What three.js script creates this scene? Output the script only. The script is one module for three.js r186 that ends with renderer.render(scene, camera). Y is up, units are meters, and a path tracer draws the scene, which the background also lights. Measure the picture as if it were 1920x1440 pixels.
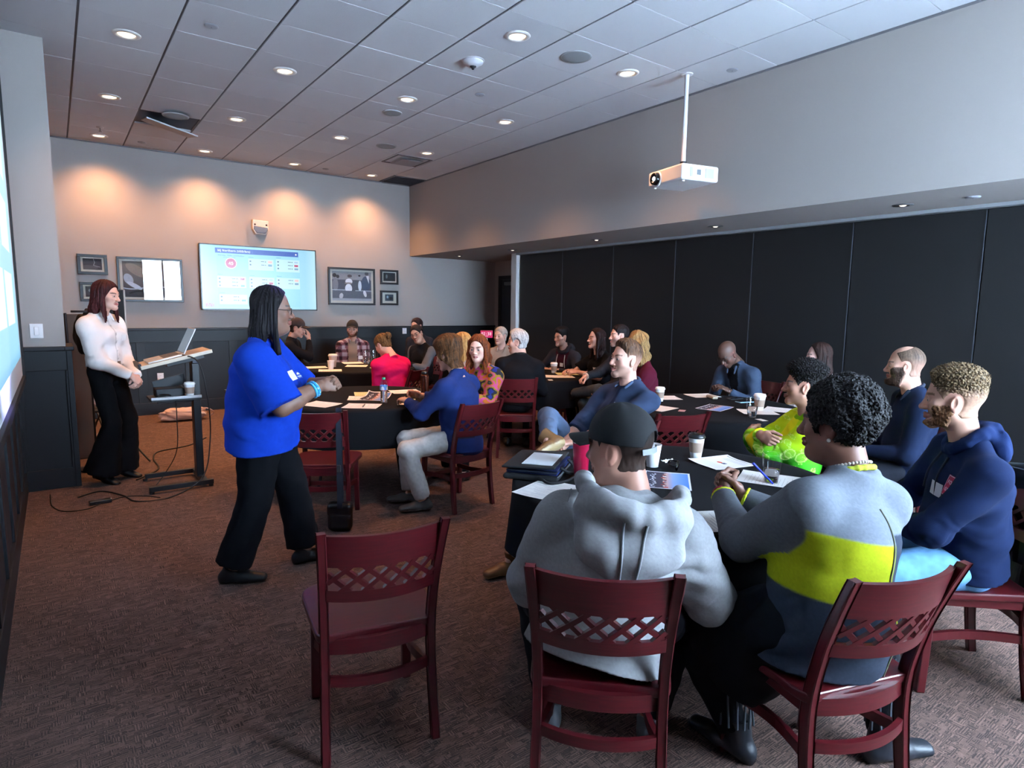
import * as THREE from 'three';
import { RoundedBoxGeometry } from 'three/addons/geometries/RoundedBoxGeometry.js';
import { mergeGeometries } from 'three/addons/utils/BufferGeometryUtils.js';
import { RectAreaLightUniformsLib } from 'three/addons/lights/RectAreaLightUniformsLib.js';
import { createNoise3D } from 'simplex-noise';

// ---------------------------------------------------------------- camera, sky, exposure
RectAreaLightUniformsLib.init();
const scene = new THREE.Scene();
const camera = new THREE.PerspectiveCamera(63.73, 4 / 3, 0.05, 60);
camera.position.set(0, 1.575, 0);
camera.rotation.order = 'YXZ';
camera.rotation.set(-0.12304, -0.636, 0.01269);
scene.add(camera);
scene.background = new THREE.Color(0.62, 0.84, 1.1);
scene.backgroundIntensity = 66;
const renderer = new THREE.WebGLRenderer({ antialias: true });
renderer.toneMapping = THREE.LinearToneMapping;
renderer.toneMappingExposure = 1.0;
renderer.shadowMap.enabled = true;
const LAMP = 7;          // candela of one ceiling downlight
const SCREEN_GLOW = 0.95;

// ---------------------------------------------------------------- helpers
let seed = 7;
const rnd = () => { seed = (seed * 1664525 + 1013904223) >>> 0; return seed / 4294967296; };
const rr = (a, b) => a + (b - a) * rnd();
const noise = createNoise3D(() => rnd());
const R = THREE.MathUtils.degToRad;
const V = (x, y, z) => new THREE.Vector3(x, y, z);
const A = (v) => (v.isVector3 ? v : V(...v));
const clamp = (x, a, b) => Math.min(b, Math.max(a, x));
const step = (a, b, x) => { const t = clamp((x - a) / (b - a), 0, 1); return t * t * (3 - 2 * t); };
const C = (h) => new THREE.Color(h).toArray();            // sRGB hex -> linear triple
const mix3 = (a, b, t) => [a[0] + (b[0] - a[0]) * t, a[1] + (b[1] - a[1]) * t, a[2] + (b[2] - a[2]) * t];
const mul3 = (a, s) => [a[0] * s, a[1] * s, a[2] * s];
const used = {};
function numbered(n) { const k = used[n] = (used[n] ?? -1) + 1; return k ? n + '_' + String(k).padStart(3, '0') : n; }
function mat(color, rough = 0.6, o = {}) {
  const P = o.clearcoat || o.transmission || o.sheen ? THREE.MeshPhysicalMaterial : THREE.MeshStandardMaterial;
  return new P({ color, roughness: rough, ...o });
}
function shade(o) { o.traverse((m) => { if (m.isMesh) { m.castShadow = true; m.receiveShadow = true; } }); return o; }
function geo(list) { return Array.isArray(list) ? (list.length > 1 ? mergeGeometries(list.map((g) => { const c = g.index ? g.toNonIndexed() : g; for (const k of Object.keys(c.attributes)) if (!['position', 'normal', 'uv'].includes(k)) c.deleteAttribute(k); return c; })) : list[0]) : list; }
function part(name, g, m, parent) { const o = new THREE.Mesh(geo(g), m); o.name = name; o.castShadow = o.receiveShadow = true; parent.add(o); return o; }
function tag(o, label, category, group) { o.userData.label = label; o.userData.category = category; if (group) o.userData.group = group; return o; }
function thing(name, label, category, [x, y, z] = [0, 0, 0], turn = 0, group) {
  const o = new THREE.Group(); o.name = numbered(name); o.position.set(x, y, z); o.rotation.y = turn; scene.add(o);
  return tag(o, label, category, group);
}
function struct(name, g, m, parent) { const o = part(parent ? name : numbered(name), g, m, parent ?? scene); if (!parent) o.userData.kind = 'structure'; return o; }
function dup(root, [x, y, z], turn, label, group) {
  const r = root.clone(); r.name = numbered(root.name.replace(/_\d+$/, '')); r.userData = { ...root.userData, label };
  r.position.set(x, y, z); r.rotation.set(0, turn, 0); if (group) r.userData.group = group; scene.add(r); return r;
}
function metreUV(g) { // box-projected uv in metres
  const p = g.attributes.position, n = g.attributes.normal, uv = new Float32Array(p.count * 2);
  for (let i = 0; i < p.count; i++) {
    const ax = Math.abs(n.getX(i)), ay = Math.abs(n.getY(i)), az = Math.abs(n.getZ(i));
    if (ay >= ax && ay >= az) { uv[2 * i] = p.getX(i); uv[2 * i + 1] = p.getZ(i); }
    else if (ax > az) { uv[2 * i] = p.getZ(i); uv[2 * i + 1] = p.getY(i); } else { uv[2 * i] = p.getX(i); uv[2 * i + 1] = p.getY(i); }
  }
  g.setAttribute('uv', new THREE.BufferAttribute(uv, 2)); return g;
}
// box by its limits
function lim(x0, x1, y0, y1, z0, z1, r = 0) {
  const w = x1 - x0, h = y1 - y0, d = z1 - z0;
  const g = r ? new RoundedBoxGeometry(w, h, d, 2, Math.min(r, w / 2.01, h / 2.01, d / 2.01)) : new THREE.BoxGeometry(w, h, d);
  g.translate((x0 + x1) / 2, (y0 + y1) / 2, (z0 + z1) / 2); return metreUV(g);
}
function bar(a, b, w, h, up = V(0, 1, 0)) { // rectangular bar from a to b
  a = A(a); b = A(b); const d = b.clone().sub(a), L = d.length(); d.normalize();
  let s = up.clone().cross(d); if (s.lengthSq() < 1e-6) s = V(1, 0, 0); s.normalize(); const u = d.clone().cross(s);
  const g = new RoundedBoxGeometry(w, h, L, 1, Math.min(w, h) * 0.2);
  g.applyMatrix4(new THREE.Matrix4().makeBasis(s, u, d).setPosition(a.add(b).multiplyScalar(0.5))); return g;
}
function tube(pts, r, n = 40, rs = 8) { return new THREE.TubeGeometry(new THREE.CatmullRomCurve3(pts.map(A)), n, r, rs); }
function lathe(pts, n = 32) { return new THREE.LatheGeometry(pts.map(([x, y]) => new THREE.Vector2(x, y)), n); }
function cyl(r0, r1, h, x, y, z, n = 24) { const g = new THREE.CylinderGeometry(r1, r0, h, n); g.translate(x, y + h / 2, z); return g; }
// a solid sheet following fn(u, v) -> [x, y, z], thickness t along its normal
function plate(fn, nu, nv, t) {
  const P = [], N = [];
  const at = (u, v) => A(fn(u, v));
  for (let j = 0; j <= nv; j++) for (let i = 0; i <= nu; i++) {
    const u = i / nu, v = j / nv, p = at(u, v), e = 1e-3, du = at(u + e, v).sub(at(u - e, v)), dv = at(u, v + e).sub(at(u, v - e));
    P.push(p); N.push(du.cross(dv).normalize().multiplyScalar(t / 2));
  }
  const pos = [], uv = [], idx = [], M = P.length;
  for (const s of [1, -1]) P.forEach((p, i) => { pos.push(p.x + s * N[i].x, p.y + s * N[i].y, p.z + s * N[i].z); uv.push((i % (nu + 1)) / nu, Math.floor(i / (nu + 1)) / nv); });
  const q = (a, b, c, d) => idx.push(a, b, c, a, c, d), w = nu + 1;
  for (let j = 0; j < nv; j++) for (let i = 0; i < nu; i++) { const a = j * w + i; q(a, a + 1, a + w + 1, a + w); q(M + a, M + a + w, M + a + w + 1, M + a + 1); }
  for (let i = 0; i < nu; i++) { q(i, M + i, M + i + 1, i + 1); const a = nv * w + i; q(a, a + 1, M + a + 1, M + a); }
  for (let j = 0; j < nv; j++) { const a = j * w; q(a, a + w, M + a + w, M + a); const b = a + nu; q(b, M + b, M + b + w, b + w); }
  let g = new THREE.BufferGeometry(); g.setAttribute('position', new THREE.Float32BufferAttribute(pos, 3)); g.setAttribute('uv', new THREE.Float32BufferAttribute(uv, 2)); g.setIndex(idx);
  g = g.toNonIndexed(); g.computeVertexNormals(); return g;
}
function canvas(w, h, draw, o = {}) {
  const c = document.createElement('canvas'); c.width = w; c.height = h; draw(c.getContext('2d'), w, h);
  const t = new THREE.CanvasTexture(c); if (!o.data) t.colorSpace = THREE.SRGBColorSpace;
  if (o.repeat) { t.wrapS = t.wrapT = THREE.RepeatWrapping; t.repeat.set(...o.repeat); } return t;
}
function dataTex(n, fn, o = {}) { // fn(x, y) -> grey or [r, g, b], 0..255
  const d = new Uint8Array(n * n * 4);
  for (let y = 0; y < n; y++) for (let x = 0; x < n; x++) { const v = fn(x, y), i = (y * n + x) * 4; if (Array.isArray(v)) { d[i] = v[0]; d[i + 1] = v[1]; d[i + 2] = v[2]; } else d[i] = d[i + 1] = d[i + 2] = v; d[i + 3] = 255; }
  const t = new THREE.DataTexture(d, n, n); t.magFilter = THREE.LinearFilter; t.wrapS = t.wrapT = THREE.RepeatWrapping; if (!o.data) t.colorSpace = THREE.SRGBColorSpace;
  if (o.repeat) t.repeat.set(...o.repeat); t.needsUpdate = true; return t;
}
const fabricBump = dataTex(256, (x, y) => 128 + 60 * Math.sin(x * Math.PI / 4) * Math.sin(y * Math.PI / 4) + 60 * (rnd() - 0.5), { data: true, repeat: [8, 8] });
const grainBump = dataTex(256, () => 90 + 130 * rnd(), { data: true, repeat: [3, 3] });
const heather = dataTex(256, (x, y) => { const v = 205 + 34 * noise(x * 0.11, y * 0.25, 3) * 1 + 40 * (rnd() - 0.5); return clamp(v, 0, 255); }, { repeat: [5, 5] });
// ---------------------------------------------------------------- the room
const H = 3.66, ZB = -10.02, ZW = 1.5, XL = -0.3, XS = 5.12, XP = 6.14, XE = 6.95, SOF = 2.45;
const wallPaint = mat('#a39c98', 0.85, { bumpMap: grainBump, bumpScale: 0.0006 });
const navy = mat('#090c13', 0.5), navyPanel = mat('#0a0d15', 0.55);
// carpet: short bars of cut and loop pile running both ways
const CP = 1024, cpx = new Float32Array(CP * CP), cpt = new Float32Array(CP * CP);
for (let k = 0; k < 46000; k++) {
  const hor = rnd() < 0.62, w = Math.round(hor ? rr(12, 44) : rr(5, 12)), h = Math.round(hor ? rr(4, 11) : rr(9, 24)), x0 = Math.floor(rnd() * CP), y0 = Math.floor(rnd() * CP), tone = rr(-0.2, 0.2), per = Math.round(rr(3, 6)), solid = rnd() < 0.2;
  for (let y = 0; y < h; y++) for (let x = 0; x < w; x++) { const s = hor ? y : x, i = ((y0 + y) % CP) * CP + (x0 + x) % CP; cpx[i] = solid ? 0.6 : s % per < per * 0.4 ? 0.2 : 0.74; cpt[i] = tone; }
}
const carpetTex = dataTex(CP, (x, y) => { const i = y * CP + x, v = clamp(cpx[i] + cpt[i] * 0.8 + rr(-0.16, 0.16), 0, 1); return [50 + 88 * v, 37 + 68 * v, 34 + 58 * v]; }, { repeat: [1 / 1.9, 1 / 1.9] });
const carpetBump = dataTex(CP, (x, y) => clamp(60 + 150 * cpx[y * CP + x] + rr(-40, 40), 0, 255), { data: true, repeat: [1 / 1.9, 1 / 1.9] });
const carpet = mat('#ffffff', 0.97, { map: carpetTex, bumpMap: carpetBump, bumpScale: 0.0025 });
struct('floor', lim(XL - 0.2, XE + 0.2, -0.15, 0, ZB - 0.2, ZW + 0.2), carpet);
// walls
struct('wall_back', lim(XL - 0.2, XE + 0.2, 0, H + 0.2, ZB - 0.16, ZB), wallPaint);
struct('wall_left', lim(XL - 0.16, XL, 0, H + 0.2, ZB, ZW), wallPaint);
struct('wall_pilaster', lim(XL, 0.06, 0, H + 0.05, -6.9, -6.42), wallPaint);
struct('wall_right', [lim(XE, XE + 0.16, 0, SOF + 0.1, ZB, -8.2), lim(XP + 0.06, XE, 0, SOF + 0.1, -8.2, -8.1), lim(XP + 0.1, XP + 0.26, 0, SOF + 0.1, -8.3, ZW)], wallPaint);
struct('wall_soffit', lim(XS, XE + 0.16, SOF, H + 0.2, ZB, ZW), wallPaint);
// wall behind the camera with its window openings
const WX = [[2.15, 3.3], [3.38, 4.65], [4.73, 6.05]], WY = [1.15, 2.9];
{
  const b = [lim(XL - 0.2, XP + 0.3, 0, WY[0], ZW, ZW + 0.2), lim(XL - 0.2, XP + 0.3, WY[1], H + 0.2, ZW, ZW + 0.2)];
  let x = XL - 0.2; for (const [a, c] of WX) { b.push(lim(x, a, WY[0], WY[1], ZW, ZW + 0.2)); x = c; } b.push(lim(x, XP + 0.3, WY[0], WY[1], ZW, ZW + 0.2));
  struct('wall_rear', b, wallPaint);
  const fr = mat('#2a2b2e', 0.5), gl = mat('#ffffff', 0, { transmission: 1, thickness: 0, ior: 1.5 });
  WX.forEach(([a, c], i) => {
    const w = struct('window_' + (i + 1), [lim(a, c, WY[0], WY[0] + 0.05, ZW + 0.05, ZW + 0.14), lim(a, c, WY[1] - 0.05, WY[1], ZW + 0.05, ZW + 0.14), lim(a, a + 0.05, WY[0], WY[1], ZW + 0.05, ZW + 0.14), lim(c - 0.05, c, WY[0], WY[1], ZW + 0.05, ZW + 0.14), lim((a + c) / 2 - 0.025, (a + c) / 2 + 0.025, WY[0], WY[1], ZW + 0.06, ZW + 0.13)], fr);
    struct('glass_pane', lim(a + 0.05, c - 0.05, WY[0] + 0.05, WY[1] - 0.05, ZW + 0.09, ZW + 0.1), gl, w);
  });
}
// ceiling: slab above, grid of bars, one tile per bay
{
  const slab = struct('ceiling', lim(XL - 0.2, XS + 0.05, H + 0.012, H + 0.16, ZB - 0.1, ZW + 0.1), mat('#55545a', 0.9));
  const tileM = [0, 1, 2].map((k) => mat(['#c3c4c8', '#bfc0c4', '#c6c7ca'][k], 0.93, { bumpMap: grainBump, bumpScale: 0.0012 }));
  const TX = [XL]; for (let i = 8; i >= 0; i--) { const x = 4.53 - i * 0.6085; if (x > XL + 0.05) TX.push(x); } TX.push(XS);
  const TZ = []; for (let z = -1.93 - 0.6111 * 13; z < ZW; z += 0.6111) TZ.push(z); TZ.unshift(ZB); TZ.push(ZW);
  const cache = {}, hole = (x0, x1, z0, z1) => x0 < 1.4 && x1 > 0.9 && z0 < -8.3 && z1 > -8.1;
  for (let i = 0; i + 1 < TX.length; i++) for (let j = 0; j + 1 < TZ.length; j++) {
    const w = TX[i + 1] - TX[i] - 0.016, d = TZ[j + 1] - TZ[j] - 0.005; if (w < 0.02 || d < 0.02 || hole(TX[i], TX[i + 1], TZ[j], TZ[j + 1])) continue;
    const key = w.toFixed(2) + d.toFixed(2), g = cache[key] ??= lim(-w / 2, w / 2, 0, 0.02, -d / 2, d / 2, 0.003);
    const t = part('ceiling_tile', g, tileM[(i * 5 + j * 3 + (i * j) % 2) % 3], slab); t.position.set((TX[i] + TX[i + 1]) / 2, H - 0.006 + rr(-0.0012, 0.0008), (TZ[j] + TZ[j + 1]) / 2);
  }
  const gm = mat('#4b4a50', 0.6);
  for (const x of TX.slice(1, -1)) part('grid_bar', lim(x - 0.011, x + 0.011, H + 0.002, H + 0.012, ZB, ZW), gm, slab);
  // the tile that hangs out of its bay beside the loudspeaker
  const tl = part('loose_tile', lim(-0.26, 0.26, -0.008, 0.008, -0.28, 0.28, 0.003), tileM[1], slab); tl.position.set(1.2, H - 0.075, -8.36); tl.rotation.set(0.18, 0, -0.22);
  part('wall_angle', [lim(XL, XS, H - 0.018, H - 0.003, ZB, ZB + 0.02), lim(XS - 0.02, XS, H - 0.018, H - 0.003, ZB, ZW)], mat('#6d6c70', 0.6), slab);
}
// wainscot on the back wall, the pilaster and the left wall
function wainscot(name, x0, x1, z, facing, top = 1.225) {
  // facing: 'z' panel face looks to +z, spans x0..x1; 'x' looks to +x, spans z x0..x1 at x = z
  const L = (a0, a1, y0, y1, p0, p1, r) => facing === 'z' ? lim(a0, a1, y0, y1, z + p0, z + p1, r) : lim(z + p0, z + p1, y0, y1, a0, a1, r);
  const o = struct(name, L(x0, x1, 0, top - 0.02, 0, 0.018), navyPanel);
  part('cap_rail', L(x0 - 0.01, x1 + 0.01, top - 0.035, top, 0, 0.05, 0.006), navy, o);
  part('top_rail', L(x0, x1, top - 0.2, top - 0.035, 0, 0.032, 0.003), navy, o);
  part('baseboard', L(x0, x1, 0, 0.17, 0, 0.036, 0.004), navy, o);
  const n = Math.max(1, Math.round((x1 - x0) / 0.62));
  for (let i = 0; i <= n; i++) { const c = x0 + (x1 - x0) * i / n, a = Math.max(x0, c - 0.055), b = Math.min(x1, c + 0.055); part('stile', L(a, b, 0.17, top - 0.2, 0, 0.032, 0.003), navy, o); }
  return o;
}
wainscot('trim_1', XL + 0.04, XE - 0.02, ZB, 'z', 1.227);
wainscot('trim_2', XL, 0.1, -6.42, 'z', 1.205);
wainscot('trim_3', -6.4, ZW - 0.05, XL, 'x', 1.205);
struct('trim_4', [lim(0.06, 0.1, 0, 1.18, -6.9, -6.38, 0.004), lim(0.05, 0.115, 1.17, 1.205, -6.91, -6.36, 0.006)], navy);
// folding wall of tall dark panels
{
  const base = struct('wall_partition', lim(XP + 0.03, XP + 0.09, 0, SOF, -8.14, ZW - 0.02), mat('#07080c', 0.6));
  const pm = [mat('#050609', 0.6, { bumpMap: fabricBump, bumpScale: 0.0004 }), mat('#06070a', 0.6, { bumpMap: fabricBump, bumpScale: 0.0004 })];
  let k = 0; for (let z = -8.13; z < ZW - 0.1; z += 1.045) part('partition_panel', lim(XP, XP + 0.05, 0.03, SOF - 0.035, z + 0.006, Math.min(z + 1.039, ZW - 0.03), 0.004), pm[k++ % 2], base);
  for (let z = -7.085; z < ZW - 0.2; z += 1.045) part('seam_strip', lim(XP - 0.004, XP + 0.03, 0.03, SOF - 0.04, z - 0.01, z - 0.001, 0.001), mat('#2a2c33', 0.4), base);
  part('head_track', lim(XP - 0.07, XP + 0.05, SOF - 0.03, SOF, -8.16, ZW - 0.02, 0.004), mat('#8d8f92', 0.5), base);
}
struct('column_end', [lim(XP - 0.06, XP + 0.08, 0, SOF, -8.3, -8.16, 0.006)], mat('#c9c6c4', 0.6));
// door in the corner beyond the folding wall
{
  const d = struct('door_1', lim(XE - 0.03, XE, 0, 2.1, -9.75, -8.85, 0.004), mat('#14161b', 0.5));
  part('door_frame', [lim(XE - 0.05, XE + 0.0, 0, 2.17, -9.83, -9.75, 0.004), lim(XE - 0.05, XE, 0, 2.17, -8.85, -8.77, 0.004), lim(XE - 0.05, XE, 2.1, 2.17, -9.83, -8.77, 0.004)], mat('#0d0e12', 0.45), d);
  part('door_window', lim(XE - 0.034, XE - 0.028, 1.0, 1.85, -9.45, -9.1, 0.003), mat('#20242a', 0.1), d);
  part('door_closer', lim(XE - 0.08, XE - 0.03, 1.99, 2.05, -9.6, -9.3, 0.006), mat('#777a7d', 0.4, { metalness: 0.8 }), d);
  part('door_handle', [lim(XE - 0.07, XE - 0.03, 1.0, 1.02, -9.0, -8.98, 0.003), lim(XE - 0.08, XE - 0.06, 1.0, 1.02, -9.12, -8.98, 0.004)], mat('#888', 0.3, { metalness: 0.9 }), d);
}
// ---------------------------------------------------------------- ceiling fittings
const trimM = mat('#d8d4cf', 0.35), coneM = mat('#e8e2d8', 0.25);
const bulbM = mat('#ffffff', 0.5, { emissive: '#ffe6c4', emissiveIntensity: 2.6 });
function downlight() {
  const t = thing('downlight', 'x', 'downlight', [0, 0, 0], 0, 'recessed ceiling downlights');
  part('trim_ring', lathe([[0.066, -0.002], [0.07, -0.014], [0.09, -0.012], [0.1, -0.004], [0.1, 0.006], [0.066, 0.006]], 36), trimM, t);
  part('reflector', lathe([[0.066, -0.011], [0.063, -0.006], [0.058, 0.0]], 36), coneM, t);
  part('lamp_face', lathe([[0, -0.005], [0.045, -0.006], [0.064, -0.004], [0.064, 0.002], [0, 0.002]], 32), bulbM, t);
  return t;
}
const DL = downlight(); let first = true;
const lampCol = '#ffb87c';
function lampAt(x, y, z, cd, ang = 46, pen = 0.75, sx = 0, sz = 0) {
  const s = new THREE.SpotLight(lampCol, cd, 0, R(ang), pen, 2); s.position.set(x, y - 0.03, z); s.target.position.set(x + sx, 0, z + sz); s.castShadow = true; s.shadow.radius = 4; s.name = 'downlight_beam'; scene.add(s, s.target);
}
const colName = ['first', 'second', 'third', 'fourth'], rowName = { '-9.6': 'in the row along the back wall', '-7.75': 'in the second row from the back wall', '-5.92': 'in the third row from the back wall', '-4.06': 'in the fourth row from the back wall' };
[0.59, 1.8, 3.01, 4.23].forEach((x, i) => [-9.6, -7.75, -5.92, -4.06].forEach((z) => {
  if (z > -5 && i < 2) return;
  const label = `lit ceiling downlight ${rowName[z]}, ${colName[i]} from the screen wall`;
  if (first) { DL.position.set(x, H - 0.004, z); DL.userData.label = label; first = false; } else dup(DL, [x, H - 0.004, z], 0, label);
  if (z < -9) lampAt(x, H - 0.01, z, LAMP * 2.1, 62, 0.9, 0, -0.1); else lampAt(x, H - 0.01, z, LAMP * 1.5, 52, 0.8);
}));
// small lamps in the low soffit
{
  const t = thing('soffit_light', 'x', 'downlight', [5.66, SOF, -2.3], 0, 'soffit spotlights');
  part('trim_ring', lathe([[0.045, -0.001], [0.05, -0.009], [0.075, -0.006], [0.08, 0.004], [0.045, 0.004]], 32), mat('#6f7073', 0.35, { metalness: 0.5 }), t);
  part('lamp_face', lathe([[0, -0.012], [0.018, -0.01], [0.026, -0.003], [0.026, 0.002], [0, 0.002]], 24), mat('#ffffff', 0.4, { emissive: '#fff2dc', emissiveIntensity: 2.2 }), t);
  const lb = (w) => 'small spotlight under the low soffit, ' + w;
  t.userData.label = lb('the one past the projector, brightest');
  dup(t, [5.65, SOF, -4.09], 0, lb('the one near the middle panels')); dup(t, [5.64, SOF, -5.86], 0, lb('dimmer one toward the white column')); dup(t, [5.7, SOF, -7.75], 0, lb('beside the top of the white column')); dup(t, [5.68, SOF, -9.27], 0, lb('in the corner by the dark door'));
  for (const z of [-2.3, -4.09, -5.86, -7.75, -9.27]) lampAt(5.66, SOF, z, 1.2, 40, 0.9);
}
// loudspeaker grilles, blank covers, vents, smoke detector
{
  const gm = mat('#8b8f91', 0.7, { bumpMap: grainBump, bumpScale: 0.002 }), rim = mat('#a2a4a6', 0.6);
  const t = thing('ceiling_speaker', 'round grey loudspeaker grille set in the ceiling beside the smoke detector', 'speaker', [3.63, H - 0.005, -4.08], 0, 'ceiling loudspeakers');
  part('grille', lathe([[0, -0.012], [0.07, -0.011], [0.118, -0.006], [0.118, 0.003]], 40), gm, t);
  part('rim', lathe([[0.118, -0.008], [0.13, -0.007], [0.133, 0.0], [0.133, 0.004], [0.118, 0.003]], 40), rim, t);
  dup(t, [3.64, H - 0.005, -7.77], 0, 'round grey loudspeaker grille set in the ceiling beside the open vent');
  dup(t, [1.21, H - 0.04, -7.93], 0, 'round grey loudspeaker grille hanging by the tile that has slipped out of the ceiling');
  dup(t, [3.08, H - 0.008, -6.42], 0, 'pale round loudspeaker grille in the middle of the ceiling, beyond the smoke detector').scale.set(0.8, 1, 0.8);
  const c = thing('cover_plate', 'small round grey cover plate on the ceiling, nearest the pilaster', 'cover plate', [1.09, H - 0.004, -5.35], 0, 'ceiling cover plates');
  part('plate', lathe([[0, -0.012], [0.04, -0.011], [0.05, -0.004], [0.05, 0.003]], 28), mat('#94969c', 0.5), c);
  part('screw', lathe([[0, -0.014], [0.006, -0.0135], [0.007, -0.011]], 12), mat('#707278', 0.4), c);
  dup(c, [3.51, H - 0.004, -5.35], 0, 'small round grey cover plate on the ceiling beyond the smoke detector');
  dup(c, [4.89, H - 0.004, -3.45], 0, 'small round pale cover plate on the ceiling next to the soffit wall'); 
  dup(c, [1.06, H - 0.004, -9.63], 0, 'small round cover plate on the ceiling against the back wall above the television');
  dup(c, [3.5, H - 0.004, -9.63], 0, 'small round cover plate on the ceiling against the back wall toward the corner');
  dup(c, [5.64, SOF - 0.002, -1.81], 0, 'small round cover plate under the low soffit past the brightest spotlight');
  const s = thing('smoke_detector', 'white domed smoke detector with a dark sensor tip on the ceiling tiles', 'smoke detector', [3.0, H - 0.005, -4.68]);
  part('base_plate', lathe([[0, -0.008], [0.09, -0.008], [0.1, 0.0], [0.1, 0.004]], 36), mat('#c9c8cc', 0.5), s);
  part('dome', lathe([[0.02, -0.05], [0.05, -0.046], [0.062, -0.034], [0.085, -0.022], [0.088, -0.008]], 36), mat('#c4c3c8', 0.4), s);
  part('sensor_tip', lathe([[0, -0.078], [0.01, -0.074], [0.014, -0.062], [0.026, -0.056], [0.03, -0.046], [0, -0.044]], 24), mat('#3c3d42', 0.3, { metalness: 0.6 }), s);
  const k = thing('sprinkler_head', 'ceiling sprinkler head with a dark stain around it near the back corner by the pilaster', 'sprinkler', [0.58, H - 0.006, -9.15]);
  part('escutcheon', lathe([[0, -0.01], [0.035, -0.008], [0.042, 0.002]], 24), mat('#b5b2b0', 0.4), k); part('deflector', lathe([[0, -0.05], [0.018, -0.05], [0.018, -0.047], [0.006, -0.046], [0.006, -0.01]], 16), mat('#7a7876', 0.35, { metalness: 0.7 }), k);
  const v = thing('air_vent', 'square metal air vent in the ceiling near the soffit corner, farther from the back wall', 'vent', [4.22, H - 0.004, -8.33], 0, 'ceiling air vents');
  part('backing', lim(-0.25, 0.25, -0.002, 0.002, -0.25, 0.25), mat('#17161a', 0.8), v);
  part('frame', [lim(-0.27, 0.27, -0.012, 0.002, 0.245, 0.27), lim(-0.27, 0.27, -0.012, 0.002, -0.27, -0.245), lim(-0.27, -0.245, -0.012, 0.002, -0.245, 0.245), lim(0.245, 0.27, -0.012, 0.002, -0.245, 0.245)], mat('#5b5a60', 0.5), v);
  for (let i = 0; i < 2; i++) part('deflector_plate', lim(-0.18 + i * 0.02, 0.18 - i * 0.02, -0.03 - i * 0.008, -0.024 - i * 0.008, -0.18, 0.18, 0.003), mat('#85848a', 0.5), v);
  const v2 = thing('return_vent', 'dark slatted air vent in the ceiling touching the back wall at the soffit corner', 'vent', [4.82, H - 0.004, -9.66], 0, 'ceiling air vents');
  part('backing', lim(-0.27, 0.27, -0.002, 0.002, -0.27, 0.27), mat('#121115', 0.8), v2); part('frame', [lim(-0.29, 0.29, -0.012, 0.002, 0.265, 0.29), lim(-0.29, 0.29, -0.012, 0.002, -0.29, -0.265), lim(-0.29, -0.265, -0.012, 0.002, -0.265, 0.265), lim(0.265, 0.29, -0.012, 0.002, -0.265, 0.265)], mat('#4b4a50', 0.5), v2);
  for (let i = 0; i < 9; i++) { const b = part('vent_slat', lim(-0.265, 0.265, -0.004, 0.0, -0.014, 0.014), mat('#39383d', 0.5), v2); b.position.set(0, -0.008, -0.23 + i * 0.058); b.rotation.x = 0.7; }
}
// projector on its pole
{
  const px = 4.66, pz = -3.75;
  const t = thing('projector', 'white ceiling projector with a black lens hanging on a long white pole', 'projector', [px, 2.76, pz], R(-103));
  // lens looks along local +z; body about 0.4 x 0.13 x 0.33
  const wm = mat('#e4e6ea', 0.35), gm = mat('#a9adb2', 0.6);
  part('body', new RoundedBoxGeometry(0.49, 0.135, 0.4, 3, 0.02), wm, t);
  part('lens', [lathe([[0, 0.0], [0.03, 0.004], [0.034, 0.03], [0.052, 0.034], [0.056, -0.01], [0.05, -0.03]], 32).rotateX(Math.PI / 2).translate(-0.11, -0.01, 0.205)], mat('#0b0c10', 0.15), t);
  part('lens_glow', lathe([[0, 0.034], [0.014, 0.033], [0.02, 0.026]], 24).rotateX(Math.PI / 2).translate(-0.11, -0.01, 0.208), mat('#fff', 0.3, { emissive: '#e6f2ff', emissiveIntensity: 4 }), t);
  part('lens_ring', lathe([[0.058, 0], [0.066, 0.0], [0.07, -0.01], [0.058, -0.012]], 32).rotateX(Math.PI / 2).translate(-0.11, -0.01, 0.208), mat('#f2f4f6', 0.3), t);
  part('vent_grille', [lim(-0.004, 0.004, -0.04, 0.04, -0.14, -0.05), lim(-0.004, 0.004, -0.04, 0.04, 0.09, 0.115)].map((g) => g.translate(0.246, 0, 0)), gm, t);
  part('air_filter', lim(0.242, 0.249, -0.02, 0.025, 0.0, 0.04, 0.002), mat('#6e7377', 0.6), t);
  for (const s of [-1, 1]) part('foot', cyl(0.012, 0.014, 0.01, s * 0.2, -0.078, 0.15), wm, t);
  part('ceiling_mount', [lim(-0.06, 0.06, 0.065, 0.115, -0.05, 0.05, 0.012), bar([-0.14, 0.07, 0.1], [0.12, 0.075, -0.05], 0.022, 0.014), bar([0.1, 0.075, 0.08], [-0.1, 0.075, -0.1], 0.022, 0.014), cyl(0.03, 0.03, 0.04, 0, 0.1, 0)], mat('#111216', 0.4), t);
  part('pole', cyl(0.019, 0.019, 0.78, 0, 0.115, 0, 20), mat('#d9dbe4', 0.35), t);
  part('ceiling_plate', cyl(0.05, 0.05, 0.012, 0, 0.885, 0, 28), wm, t);
  const beam = new THREE.SpotLight('#8f86ff', 420, 0, R(9.5), 0.2, 2); beam.position.set(4.4, 2.75, -3.68); beam.target.position.set(-0.2, 1.75, -4.1); beam.castShadow = true; beam.name = 'projector_beam'; scene.add(beam, beam.target);
}
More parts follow.
